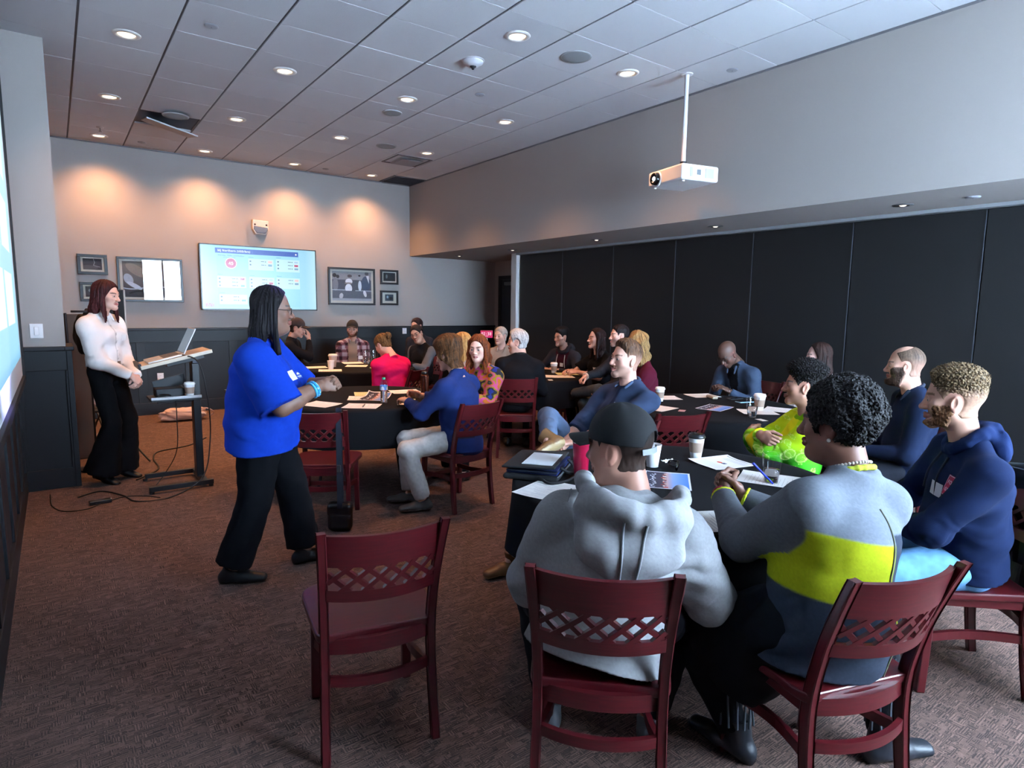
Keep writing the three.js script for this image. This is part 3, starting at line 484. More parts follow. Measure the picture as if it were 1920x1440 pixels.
framed('framed_picture', 'wide black framed print of a sliding figure, its glass mirroring the bright window', 0.715, 1.51, Y(0.015), Y(0.62), 0.03, [0.035, 0.03], (g, w, h) => { const q = g.createLinearGradient(0, 0, 0, h); q.addColorStop(0, '#77716c'); q.addColorStop(0.6, '#57545a'); q.addColorStop(1, '#33363f'); g.fillStyle = q; g.fillRect(0, 0, w, h); blob(g, '#8d857c', w * 0.25, h * 0.25, w * 0.22, h * 0.13, 0.6); blob(g, '#a9b4c6', w * 0.1, h * 0.5, w * 0.08, h * 0.16, -0.4); blob(g, '#c4cfe0', w * 0.2, h * 0.68, w * 0.15, h * 0.06, 0.5); g.strokeStyle = '#b6c3d6'; g.lineWidth = 9; g.beginPath(); g.moveTo(0, h * 0.75); g.bezierCurveTo(w * 0.3, h * 0.85, w * 0.4, h * 0.6, w, h * 0.75); g.stroke(); g.strokeStyle = '#1c1f28'; g.lineWidth = 14; g.beginPath(); g.moveTo(w * 0.1, h * 0.9); g.bezierCurveTo(w * 0.4, h * 0.7, w * 0.6, h, w, h * 0.85); g.stroke(); speck(g, w, h, 600); }, 384);
framed('framed_picture', 'black framed photograph of people in pale clothes beside a rail, next to the television', 3.63, 4.445, Y(0.01), Y(0.622), 0.032, [0.035, 0.035], (g, w, h) => {
  g.fillStyle = '#8b8f98'; g.fillRect(0, 0, w, h); g.fillStyle = '#4c5160'; g.fillRect(0, h * 0.28, w, h * 0.4); blob(g, '#2c2e36', w * 0.06, h * 0.14, w * 0.05, h * 0.07); blob(g, '#2c2e36', w * 0.14, h * 0.18, w * 0.04, h * 0.06); blob(g, '#7d7f88', w * 0.08, h * 0.45, w * 0.07, h * 0.22);
  blob(g, '#4e4c52', w * 0.44, h * 0.15, w * 0.06, h * 0.05); blob(g, '#dfe4ec', w * 0.42, h * 0.34, w * 0.09, h * 0.1); blob(g, '#8c8a8c', w * 0.41, h * 0.4, w * 0.1, h * 0.03); blob(g, '#dfe6ef', w * 0.41, h * 0.58, w * 0.09, h * 0.16);
  blob(g, '#22242c', w * 0.69, h * 0.13, w * 0.03, h * 0.03); blob(g, '#cfd8e4', w * 0.7, h * 0.48, w * 0.045, h * 0.18); blob(g, '#3b4a66', w * 0.86, h * 0.4, w * 0.12, h * 0.26); blob(g, '#55585f', w * 0.88, h * 0.05, w * 0.05, h * 0.07); g.fillStyle = '#dbe1ea'; g.beginPath(); g.moveTo(w * 0.86, h * 0.12); g.lineTo(w * 0.94, h * 0.12); g.lineTo(w * 0.94, h * 0.4); g.fill();
  g.fillStyle = '#b9c2cf'; g.fillRect(0, h * 0.62, w * 0.32, h * 0.03); g.fillRect(w * 0.58, h * 0.64, w * 0.42, h * 0.03); g.fillStyle = '#59606e'; g.fillRect(0, h * 0.66, w, h * 0.26); blob(g, '#e3e8ee', w * 0.83, h * 0.75, w * 0.04, h * 0.12, -0.3); blob(g, '#c8cbd0', w * 0.22, h * 0.84, w * 0.05, h * 0.1, 0.3); g.fillStyle = '#a5abb6'; g.fillRect(0, h * 0.92, w, h * 0.08); speck(g, w, h, 500);
}, 384);
framed('framed_picture', 'small black framed dark picture, upper of the pair toward the corner', 4.545, 4.88, Y(0.37), Y(0.62), 0.034, [0.022, 0.02], (g, w, h) => { g.fillStyle = '#20262b'; g.fillRect(0, 0, w, h); blob(g, '#6b767c', w * 0.28, h * 0.45, w * 0.08, h * 0.25); speck(g, w, h, 260); });
framed('framed_picture', 'small black framed picture with a wide pale mount, lower of the pair toward the corner', 4.54, 4.875, Y(0.015), Y(0.265), 0.034, [0.055, 0.035], (g, w, h) => { g.fillStyle = '#39465a'; g.fillRect(0, 0, w, h); blob(g, '#9db1c8', w * 0.3, h * 0.4, w * 0.12, h * 0.2); blob(g, '#1f2734', w * 0.7, h * 0.6, w * 0.2, h * 0.25); speck(g, w, h, 260); });
{ // alarm box with two sensors above the television
  const t = thing('alarm_sounder', 'beige wall alarm box with angled sides and two dark sensors above the television', 'alarm', [2.595, Y(1.155), ZB + 0.002]);
  const s = new THREE.Shape(); s.moveTo(-0.105, 0.1); s.lineTo(0.105, 0.09); s.lineTo(0.11, -0.03); s.lineTo(0.07, -0.095); s.lineTo(-0.07, -0.095); s.lineTo(-0.11, -0.03); s.closePath();
  part('housing', new THREE.ExtrudeGeometry(s, { depth: 0.05, bevelEnabled: true, bevelThickness: 0.014, bevelSize: 0.01, bevelSegments: 3 }), mat('#cdbfb3', 0.5), t);
  const l = new THREE.Shape(); l.moveTo(-0.09, 0.01); l.lineTo(0.09, 0.0); l.lineTo(0.095, -0.03); l.lineTo(0.06, -0.08); l.lineTo(-0.06, -0.08); l.lineTo(-0.095, -0.03); l.closePath();
  part('lens_cover', new THREE.ExtrudeGeometry(l, { depth: 0.02, bevelEnabled: true, bevelThickness: 0.008, bevelSize: 0.006, bevelSegments: 2 }).translate(0, 0, 0.055), mat('#5a5962', 0.3), t);
  for (const s2 of [-1, 1]) part('sensor', new THREE.SphereGeometry(0.014, 16, 12).translate(s2 * 0.083, 0.04, 0.066), mat('#2a1c22', 0.3), t);
}
function outlet(label, x, y) { const t = thing('wall_outlet', label, 'outlet', [x, y, ZB + 0.034], 0); part('plate', lim(-0.04, 0.04, -0.06, 0.06, 0, 0.007, 0.003), mat('#e9e9ec', 0.4), t); for (const s of [-1, 1]) { const r = part('receptacle', lim(-0.017, 0.017, s * 0.024 - 0.014, s * 0.024 + 0.014, 0.005, 0.01, 0.003), mat('#f3f3f5', 0.35), t); part('slot', [lim(-0.008, -0.005, s * 0.024 - 0.005, s * 0.024 + 0.006, 0.009, 0.0106), lim(0.005, 0.008, s * 0.024 - 0.005, s * 0.024 + 0.006, 0.009, 0.0106)], mat('#333', 0.6), r); } return t; }
outlet('white wall outlet low on the dark wainscot behind the lectern shelf', 1.16, 0.53);
outlet('white wall outlet on the dark wainscot beside the man in glasses', 4.985, 1.15);
// ---------------------------------------------------------------- lectern corner
{
  const x = 0.96, z = -6.0, blk = mat('#12141a', 0.4);
  const t = thing('presentation_cart', 'black steel presentation stand with a tilted top, small shelf and two floor bars', 'lectern', [x, 0, z]);
  part('foot_bar', lim(-0.42, 0.07, 0.02, 0.06, 0.21, 0.25, 0.004), blk, t); part('foot_bar', lim(-0.4, 0.07, 0.02, 0.06, -0.27, -0.23, 0.004), blk, t);
  for (const fx of [-0.4, 0.05]) for (const fz of [0.23, -0.25]) part('foot_pad', cyl(0.018, 0.02, 0.02, fx, 0, fz), mat('#222', 0.7), t);
  part('floor_bar', lim(-0.02, 0.03, 0.02, 0.06, -0.25, 0.23, 0.004), blk, t);
  part('column', lim(-0.03, 0.03, 0.05, 1.06, -0.06, 0.06, 0.006), blk, t); part('inner_column', lim(-0.02, 0.02, 0.9, 1.1, -0.045, 0.045, 0.004), mat('#2b2e36', 0.35, { metalness: 0.5 }), t);
  part('shelf', lim(-0.36, 0.02, 0.755, 0.775, -0.17, 0.17, 0.004), blk, t); part('shelf_edge', lim(-0.36, 0.02, 0.772, 0.795, 0.155, 0.172, 0.003), mat('#c9c9cb', 0.5), t); part('shelf_bracket', lim(-0.3, 0.0, 0.72, 0.755, -0.02, 0.02, 0.004), blk, t);
  const top = new THREE.Group(); top.name = 'tilting_top'; top.position.set(-0.13, 1.115, 0); top.rotation.z = 0.23; t.add(top);
  part('board', lim(-0.3, 0.25, -0.012, 0.014, -0.2, 0.2, 0.006), mat('#b9a793', 0.5), top); part('board_edge', lim(-0.3, 0.25, -0.014, 0.016, 0.198, 0.206, 0.003), mat('#d6c4ae', 0.5), top); part('under_frame', lim(-0.1, 0.2, -0.06, -0.012, -0.05, 0.05, 0.004), blk, top);
  part('stop_lip', lim(-0.315, -0.29, -0.014, 0.035, -0.2, 0.2, 0.004), blk, top);
  // laptop
  const l = thing('laptop', 'open silver laptop standing on the tilted top of the presentation stand', 'laptop', [x - 0.13, 1.131, z]); l.rotation.z = 0.23;
  part('base', lim(-0.24, 0.03, 0, 0.016, -0.17, 0.17, 0.005), mat('#c9c6c4', 0.35, { metalness: 0.4 }), l);
  part('keyboard', lim(-0.12, 0.01, 0.0155, 0.018, -0.145, 0.145, 0.001), mat('#4b4a4d', 0.6), l); part('touchpad', lim(-0.225, -0.14, 0.0155, 0.0172, -0.055, 0.055), mat('#aeb0b3', 0.4), l);
  const lid = new THREE.Group(); lid.name = 'lid'; lid.position.set(0.03, 0.014, 0); lid.rotation.z = -0.66; l.add(lid);
  part('lid_shell', lim(-0.001, 0.009, 0, 0.235, -0.17, 0.17, 0.004), mat('#cfd0d4', 0.35, { metalness: 0.4 }), lid);
  part('display', lim(-0.003, 0.0, 0.012, 0.225, -0.16, 0.16), mat('#0c0f14', 0.2, { emissive: '#bcd7ee', emissiveIntensity: 0.35 }), lid);
  const pr = thing('charging_box', 'black electronics box with a raised cover on the shelf of the presentation stand', 'box', [x - 0.19, 0.776, z - 0.03]);
  part('body', lim(-0.12, 0.1, 0, 0.075, -0.1, 0.08, 0.01), mat('#15161b', 0.5), pr); part('cover', bar([-0.12, 0.08, -0.09], [0.13, 0.14, -0.09], 0.012, 0.09), mat('#1b1c22', 0.45), pr); part('mouse', new THREE.SphereGeometry(0.05, 20, 12).scale(1, 0.42, 0.66).translate(-0.06, 0.016, 0.115), mat('#0d0d10', 0.35), pr);
  coffeeCup('white paper coffee cup with a brown sleeve on the shelf of the presentation stand', x - 0.06, 0.776, z + 0.1, 'white', true);
  // cables
  const cb = mat('#101014', 0.6);
  const cord = (label, pts, r = 0.005, m = cb) => { const o = part('floor_cable', tube(pts, r, 80, 6), m, scene); o.name = numbered('floor_cable'); return tag(o, label, 'cable', 'black cables around the presentation stand'); };
  cord('black cable falling from the laptop before the stand and looping over the carpet', [[x - 0.13, 1.15, z + 0.15], [x - 0.02, 1.1, z + 0.26], [x + 0.04, 0.8, z + 0.3], [x + 0.05, 0.4, z + 0.27], [x - 0.05, 0.12, z + 0.4], [x - 0.3, 0.008, z + 0.44], [x - 0.52, 0.006, z + 0.4], [x - 0.6, 0.006, z + 0.16], [x - 0.75, 0.006, z - 0.08], [x - 0.9, 0.006, z + 0.02]], 0.006);
  cord('thin black cable hanging from the stand shelf to the floor behind its column', [[x - 0.16, 0.8, z + 0.02], [x - 0.17, 0.6, z + 0.1], [x - 0.18, 0.3, z + 0.05], [x - 0.26, 0.1, z - 0.05], [x - 0.34, 0.006, z - 0.02]], 0.004);
  cord('thick black cable looped on the carpet beside the woman in the white blouse', [[0.5, 0.006, -6.3], [0.7, 0.006, -6.6], [0.72, 0.006, -7.1], [0.8, 0.006, -7.4], [1.1, 0.006, -7.55], [1.35, 0.006, -7.9]], 0.008);
  cord('thin black lead running along the carpet from the power brick to the pilaster', [[0.2, 0.008, -5.68], [0.1, 0.004, -5.6], [-0.02, 0.004, -5.62], [-0.1, 0.004, -5.8], [-0.12, 0.004, -6.2]], 0.004);
  cord('thin black lead running along the carpet from the power brick toward the stand', [[0.26, 0.01, -5.72], [0.36, 0.004, -5.8], [0.5, 0.004, -5.74], [0.6, 0.004, -5.62]], 0.004);
  const b = thing('power_brick', 'black power supply brick lying on the carpet before the pilaster', 'power supply', [0.2, 0, -5.72], 0.1);
  part('body', lim(-0.075, 0.075, 0, 0.03, -0.028, 0.028, 0.007), mat('#111215', 0.35), b); part('label_plate', lim(-0.05, 0.03, 0.0295, 0.031, -0.02, 0.02), mat('#2d2f34', 0.5), b); part('indicator', new THREE.SphereGeometry(0.006, 10, 8).translate(0.07, 0.026, 0.012), mat('#d8dde0', 0.4), b);
}
{ // clutter behind the pilaster and behind the woman in the white blouse
  const f = thing('leaning_board', 'tall brown board leaning between the pilaster and the woman in the white blouse', 'board', [0.2, 0, -7.5], 0.15);
  const g1 = lim(-0.1, 0.07, 0, 1.46, -0.02, 0.02, 0.008); g1.rotateX(-0.08); part('board_sheet', g1, mat('#54473f', 0.8), f); const g2 = lim(-0.11, -0.09, 0, 1.47, -0.03, 0.03, 0.006); g2.rotateX(-0.08); part('edge_strip', g2, mat('#1a191c', 0.6), f);
  const s = thing('banner_stand', 'black display panel on a stand behind the head of the woman in the white blouse', 'display panel', [0.4, 0, -7.2], -0.2);
  part('panel', lim(-0.02, 0.16, 0.95, 1.7, -0.012, 0.012, 0.004), mat('#0d0d10', 0.5), s); part('edge', lim(0.16, 0.172, 0.95, 1.7, -0.014, 0.014, 0.003), mat('#b9b4ae', 0.4), s);
  part('mast', cyl(0.012, 0.012, 0.95, 0.07, 0.02, 0), mat('#15161a', 0.4), s); for (let k = 0; k < 3; k++) part('leg', tube([[0.07, 0.35, 0], [0.07 + 0.16 * Math.cos(k * 2.1 + 0.6), 0.15, 0.16 * Math.sin(k * 2.1 + 0.6)], [0.07 + 0.3 * Math.cos(k * 2.1 + 0.6), 0.01, 0.3 * Math.sin(k * 2.1 + 0.6)]], 0.01, 14, 6), mat('#15161a', 0.4), s);
  const b = thing('hanging_coat', 'black bundled coat hanging high behind the woman in the white blouse', 'coat', [0.24, 1.3, -6.95]);
  const cg = new THREE.SphereGeometry(0.13, 32, 24); const cp = cg.attributes.position; for (let i = 0; i < cp.count; i++) { const q = 1 + 0.25 * noise(cp.getX(i) * 9, cp.getY(i) * 5, cp.getZ(i) * 9); cp.setXYZ(i, cp.getX(i) * q * 0.8, cp.getY(i) * 1.5 * q, cp.getZ(i) * q * 0.7); } cg.computeVertexNormals(); part('cloth', cg, mat('#0c0b0d', 0.8), b); part('hook_rail', [cyl(0.009, 0.009, 1.5, 0, -1.3, 0), lim(-0.12, 0.12, 0.18, 0.2, -0.01, 0.01, 0.004)], mat('#1c1c20', 0.4), b); part('base', cyl(0.14, 0.15, 0.02, 0, -1.3, 0), mat('#1c1c20', 0.4), b);
  const fc = thing('folding_chair', 'black folding chair carrying a pale pink bag behind the pilaster', 'chair', [0.13, 0, -7.85], 0.3);
  const tb = mat('#131418', 0.4); for (const sx of [-0.2, 0.2]) { part('leg', tube([[sx, 0.01, 0.24], [sx, 0.3, 0.03], [sx, 0.45, -0.1], [sx, 0.8, -0.26]], 0.011, 12, 6), tb, fc); part('leg', tube([[sx * 0.9, 0.01, -0.26], [sx * 0.9, 0.3, -0.02], [sx * 0.9, 0.44, 0.14]], 0.011, 12, 6), tb, fc); } part('seat', lim(-0.2, 0.2, 0.43, 0.46, -0.17, 0.2, 0.012), mat('#1a1b20', 0.6), fc); part('backrest', lim(-0.2, 0.2, 0.62, 0.82, -0.26, -0.235, 0.01), mat('#1a1b20', 0.6), fc);
  const bagShape = (sx, sy, sz, sd) => { const g = new THREE.SphereGeometry(1, 40, 28), p = g.attributes.position; for (let i = 0; i < p.count; i++) { const x = p.getX(i), y = p.getY(i), z = p.getZ(i), q = 1 + 0.16 * noise(x * 1.8 + sd, y * 1.8, z * 1.8) + 0.07 * noise(x * 5, y * 5 + sd, z * 5), bx = Math.sign(x) * Math.abs(x) ** 0.75, by = Math.sign(y) * Math.abs(y) ** 0.7; p.setXYZ(i, bx * sx * q, Math.max(-sy, by * sy * q), z * sz * q); } g.translate(0, sy, 0); g.computeVertexNormals(); return g; };
  const pb = thing('tote_bag', 'pale pink cloth bag lying on the folding chair behind the pilaster', 'bag', [0.16, 0.462, -7.8]); part('bag_body', bagShape(0.15, 0.14, 0.12, 3), mat('#c3a39c', 0.85), pb); part('strap', tube([[-0.08, 0.22, 0.05], [-0.04, 0.34, 0.06], [0.05, 0.33, 0.07], [0.08, 0.2, 0.08]], 0.008, 20, 6), mat('#a4857f', 0.8), pb);
  const wb = thing('tote_bag', 'pale crumpled bag on the floor against the wainscot behind the lectern stand', 'bag', [1.33, 0, -9.3]); part('bag_body', bagShape(0.27, 0.085, 0.13, 9), mat('#c9b0a8', 0.85), wb); part('strap', tube([[0.1, 0.12, 0.06], [0.26, 0.16, 0.1], [0.36, 0.09, 0.08], [0.3, 0.03, 0.04]], 0.009, 20, 6), mat('#b99f97', 0.8), wb);
  const fr = thing('framed_poster', 'black framed poster seen edge-on on the wall just behind the pilaster', 'picture', [XL + 0.02, 1.6, -8.2]); part('frame_edge', [lim(-0.018, 0.02, 0.5, 0.55, -0.5, 0.5, 0.004), lim(-0.018, 0.02, -0.55, -0.5, -0.5, 0.5, 0.004), lim(-0.018, 0.02, -0.55, 0.55, -0.5, -0.45, 0.004), lim(-0.018, 0.02, -0.55, 0.55, 0.45, 0.5, 0.004)], mat('#0e0e12', 0.4), fr); part('print', lim(-0.016, 0.0, -0.5, 0.5, -0.45, 0.45), mat('#6d6a66', 0.7), fr);
}
// ---------------------------------------------------------------- smooth solids for people
class Field {
  constructor() { this.p = []; this.disp = null; this.amp = 0; this.cuts = []; }
  // tapered capsule; o.u = axis along which radii are ra/rb while o.da/o.db are the radii across it; o.flat = [cut at a, cut at b]
  seg(a, b, ra, rb = ra, o = {}) {
    const ax = a[0], ay = a[1], az = a[2], dx = b[0] - ax, dy = b[1] - ay, dz = b[2] - az, L2 = dx * dx + dy * dy + dz * dz || 1e-9, L = Math.sqrt(L2), da = o.da ?? ra, db = o.db ?? rb, u = o.u ?? [1, 0, 0], [fa, fb] = o.flat ?? [0, 0], round = !o.u;
    const f = (x, y, z) => {
      const px = x - ax, py = y - ay, pz = z - az; let t = (px * dx + py * dy + pz * dz) / L2, over = -1;
      if (t < 0) { if (fa) { over = -t * L; } else t = 0; } else if (t > 1) { if (fb) { over = (t - 1) * L; } else t = 1; }
      const tc = clamp(t, 0, 1), qx = px - t * dx, qy = py - t * dy, qz = pz - t * dz, r2 = qx * qx + qy * qy + qz * qz; let d;
      if (round) d = Math.sqrt(r2) - (ra + (rb - ra) * tc);
      else { const lx = qx * u[0] + qy * u[1] + qz * u[2], wx = ra + (rb - ra) * tc, wz = da + (db - da) * tc, k = Math.sqrt(lx * lx / (wx * wx) + Math.max(0, r2 - lx * lx) / (wz * wz)); d = (k - 1) * Math.min(wx, wz); }
      return over > -1 ? Math.max(d, over) : d;
    };
    return this.add(f, [ax + dx / 2, ay + dy / 2, az + dz / 2], L / 2 + Math.max(ra, rb, da, db), o);
  }
  ell(c, r, o = {}) {
    const [cx, cy, cz] = c, [rx, ry, rz] = r, m = o.rot ? new THREE.Matrix4().makeRotationFromEuler(new THREE.Euler(...o.rot)).transpose().elements : null;
    const f = (x, y, z) => {
      let px = x - cx, py = y - cy, pz = z - cz;
      if (m) { const a = m[0] * px + m[4] * py + m[8] * pz, b = m[1] * px + m[5] * py + m[9] * pz, e = m[2] * px + m[6] * py + m[10] * pz; px = a; py = b; pz = e; }
      const ix = px / rx, iy = py / ry, iz = pz / rz, k0 = Math.sqrt(ix * ix + iy * iy + iz * iz); if (k0 < 1e-6) return -Math.min(rx, ry, rz);
      const jx = ix / rx, jy = iy / ry, jz = iz / rz; return k0 * (k0 - 1) / Math.sqrt(jx * jx + jy * jy + jz * jz);
    };
    return this.add(f, c, Math.max(rx, ry, rz), o);
  }
  chain(pts, rs, o = {}) { for (let i = 0; i + 1 < pts.length; i++) this.seg(pts[i], pts[i + 1], rs[i], rs[i + 1], o); return this; }
  add(f, c, rad, o) { this.p.push({ f, x: c[0], y: c[1], z: c[2], r: rad, k: o.k ?? 0.02, sub: !!o.sub }); return this; }
  cut(n, d) { this.cuts.push([...n, d]); return this; } // keep n.p < d
  eval(x, y, z) {
    let d = 1e3;
    for (const q of this.p) {
      const ex = x - q.x, ey = y - q.y, ez = z - q.z, lb = Math.sqrt(ex * ex + ey * ey + ez * ez) - q.r;
      if (q.sub ? lb > q.k - d : lb > d + q.k) continue;
      const v = q.sub ? -q.f(x, y, z) : q.f(x, y, z), k = q.k, h = Math.max(k - Math.abs(d - v), 0);
      d = q.sub ? Math.max(d, v) + (k ? h * h / (4 * k) : 0) : Math.min(d, v) - (k ? h * h / (4 * k) : 0);
    }
    for (const c of this.cuts) d = Math.max(d, c[0] * x + c[1] * y + c[2] * z - c[3]);
    if (this.disp && d < 0.06 && d > -0.06) d += this.disp(x, y, z);
    return d;
  }
  box(m = 0.03) { const lo = [1e9, 1e9, 1e9], hi = [-1e9, -1e9, -1e9]; for (const q of this.p) if (!q.sub) ['x', 'y', 'z'].forEach((k, i) => { lo[i] = Math.min(lo[i], q[k] - q.r - m); hi[i] = Math.max(hi[i], q[k] + q.r + m); }); return [lo, hi]; }
}
// surface nets over a box, skipping blocks that the surface cannot reach
function surface(F, lo, hi, c, o = {}) {
  const n = [0, 1, 2].map((i) => Math.ceil((hi[i] - lo[i]) / c) + 2), [nx, ny, nz] = n, val = new Float32Array(nx * ny * nz), B = 4, live = [], reach = B * c * 0.9 * 1.35 + (o.slack ?? 0.012);
  for (let k = 0; k < nz; k += B) for (let j = 0; j < ny; j += B) for (let i = 0; i < nx; i += B) {
    const m = F.eval(lo[0] + (i + (B - 1) / 2) * c, lo[1] + (j + (B - 1) / 2) * c, lo[2] + (k + (B - 1) / 2) * c), far = Math.abs(m) > reach;
    if (!far) live.push(i, j, k);
    for (let z = k; z < Math.min(k + B, nz); z++) for (let y = j; y < Math.min(j + B, ny); y++) for (let x = i; x < Math.min(i + B, nx); x++) val[(z * ny + y) * nx + x] = far ? m : F.eval(lo[0] + x * c, lo[1] + y * c, lo[2] + z * c);
  }
  const id = new Int32Array(nx * ny * nz).fill(-1), pos = [], idx = [], off = [0, 1, nx, nx + 1, nx * ny, nx * ny + 1, nx * ny + nx, nx * ny + nx + 1], edges = [[0, 1], [2, 3], [4, 5], [6, 7], [0, 2], [1, 3], [4, 6], [5, 7], [0, 4], [1, 5], [2, 6], [3, 7]];
  const cells = [];
  for (let b = 0; b < live.length; b += 3) for (let z = live[b + 2]; z < Math.min(live[b + 2] + B, nz - 1); z++) for (let y = live[b + 1]; y < Math.min(live[b + 1] + B, ny - 1); y++) for (let x = live[b]; x < Math.min(live[b] + B, nx - 1); x++) {
    const q = (z * ny + y) * nx + x; let mask = 0; for (let e = 0; e < 8; e++) if (val[q + off[e]] < 0) mask |= 1 << e;
    if (mask === 0 || mask === 255) continue;
    let sx = 0, sy = 0, sz = 0, cnt = 0;
    for (const [a, e] of edges) { const va = val[q + off[a]], vb = val[q + off[e]]; if ((va < 0) === (vb < 0)) continue; const t = va / (va - vb), fx = (a & 1) + ((e & 1) - (a & 1)) * t, fy = (a >> 1 & 1) + ((e >> 1 & 1) - (a >> 1 & 1)) * t, fz = (a >> 2) + ((e >> 2) - (a >> 2)) * t; sx += fx; sy += fy; sz += fz; cnt++; }
    id[q] = pos.length / 3; pos.push(lo[0] + (x + sx / cnt) * c, lo[1] + (y + sy / cnt) * c, lo[2] + (z + sz / cnt) * c); cells.push(q, x, y, z);
  }
  const sxy = nx * ny;
  for (let i = 0; i < cells.length; i += 4) {
    const q = cells[i], x = cells[i + 1], y = cells[i + 2], z = cells[i + 3], s0 = val[q] < 0;
    const quad = (a, b, d, e, flip) => { if (a < 0 || b < 0 || d < 0 || e < 0) return; if (flip) idx.push(a, d, b, a, e, d); else idx.push(a, b, d, a, d, e); };
    if (y > 0 && z > 0 && s0 !== (val[q + 1] < 0)) quad(id[q], id[q - nx], id[q - nx - sxy], id[q - sxy], s0);
    if (x > 0 && z > 0 && s0 !== (val[q + nx] < 0)) quad(id[q], id[q - sxy], id[q - sxy - 1], id[q - 1], s0);
    if (x > 0 && y > 0 && s0 !== (val[q + sxy] < 0)) quad(id[q], id[q - 1], id[q - 1 - nx], id[q - nx], s0);
  }
  for (let i = 0; i < idx.length; i += 3) { const t = idx[i + 1]; idx[i + 1] = idx[i + 2]; idx[i + 2] = t; }
  const g = new THREE.BufferGeometry(), N = pos.length / 3; g.setAttribute('position', new THREE.Float32BufferAttribute(pos, 3)); g.setIndex(idx); g.computeVertexNormals();
  const nr = g.attributes.normal.array; let sgn = 0; for (let i = 0; i < Math.min(N, 400); i++) { const p = i * 3, e = c * 0.6; sgn += Math.sign(F.eval(pos[p] + nr[p] * e, pos[p + 1] + nr[p + 1] * e, pos[p + 2] + nr[p + 2] * e) - F.eval(pos[p] - nr[p] * e, pos[p + 1] - nr[p + 1] * e, pos[p + 2] - nr[p + 2] * e)); }
  if (sgn < 0) { for (let i = 0; i < idx.length; i += 3) { const t = idx[i + 1]; idx[i + 1] = idx[i + 2]; idx[i + 2] = t; } g.setIndex(idx); g.computeVertexNormals(); }
  const uv = new Float32Array(N * 2), U = o.uv ?? ((x, y, z) => [(x + z * 0.8), y]); for (let i = 0; i < N; i++) { const q = U(pos[3 * i], pos[3 * i + 1], pos[3 * i + 2]); uv[2 * i] = q[0]; uv[2 * i + 1] = q[1]; } g.setAttribute('uv', new THREE.BufferAttribute(uv, 2));
  if (o.col) { const cl = new Float32Array(N * 3); for (let i = 0; i < N; i++) cl.set(o.col(pos[3 * i], pos[3 * i + 1], pos[3 * i + 2]), 3 * i); g.setAttribute('color', new THREE.BufferAttribute(cl, 3)); }
  return g;
}
function mergeSkin(list) { return mergeGeometries(list.filter((g) => g.attributes.position.count)); }
const add3 = (a, b, s = 1) => [a[0] + b[0] * s, a[1] + b[1] * s, a[2] + b[2] * s], lerp3 = mix3, sub3 = (a, b) => add3(a, b, -1), dot3 = (a, b) => a[0] * b[0] + a[1] * b[1] + a[2] * b[2], len3 = (a) => Math.hypot(...a), nrm3 = (a) => mul3(a, 1 / (len3(a) || 1)), crs3 = (a, b) => [a[1] * b[2] - a[2] * b[1], a[2] * b[0] - a[0] * b[2], a[0] * b[1] - a[1] * b[0]];
function joint(a, t, l1, l2, pole) { // middle joint of a two-bone limb; returns [joint, end]
  let d = sub3(t, a), L = len3(d); const m = (l1 + l2) * 0.997; if (L > m) { t = add3(a, mul3(d, m / L)); d = sub3(t, a); L = m; }
  const n = nrm3(d), x = clamp((l1 * l1 - l2 * l2 + L * L) / (2 * L), -l1, l1), h = Math.sqrt(Math.max(0, l1 * l1 - x * x)), p = nrm3(add3(pole, n, -dot3(pole, n))); return [add3(add3(a, n, x), p, h), t];
}
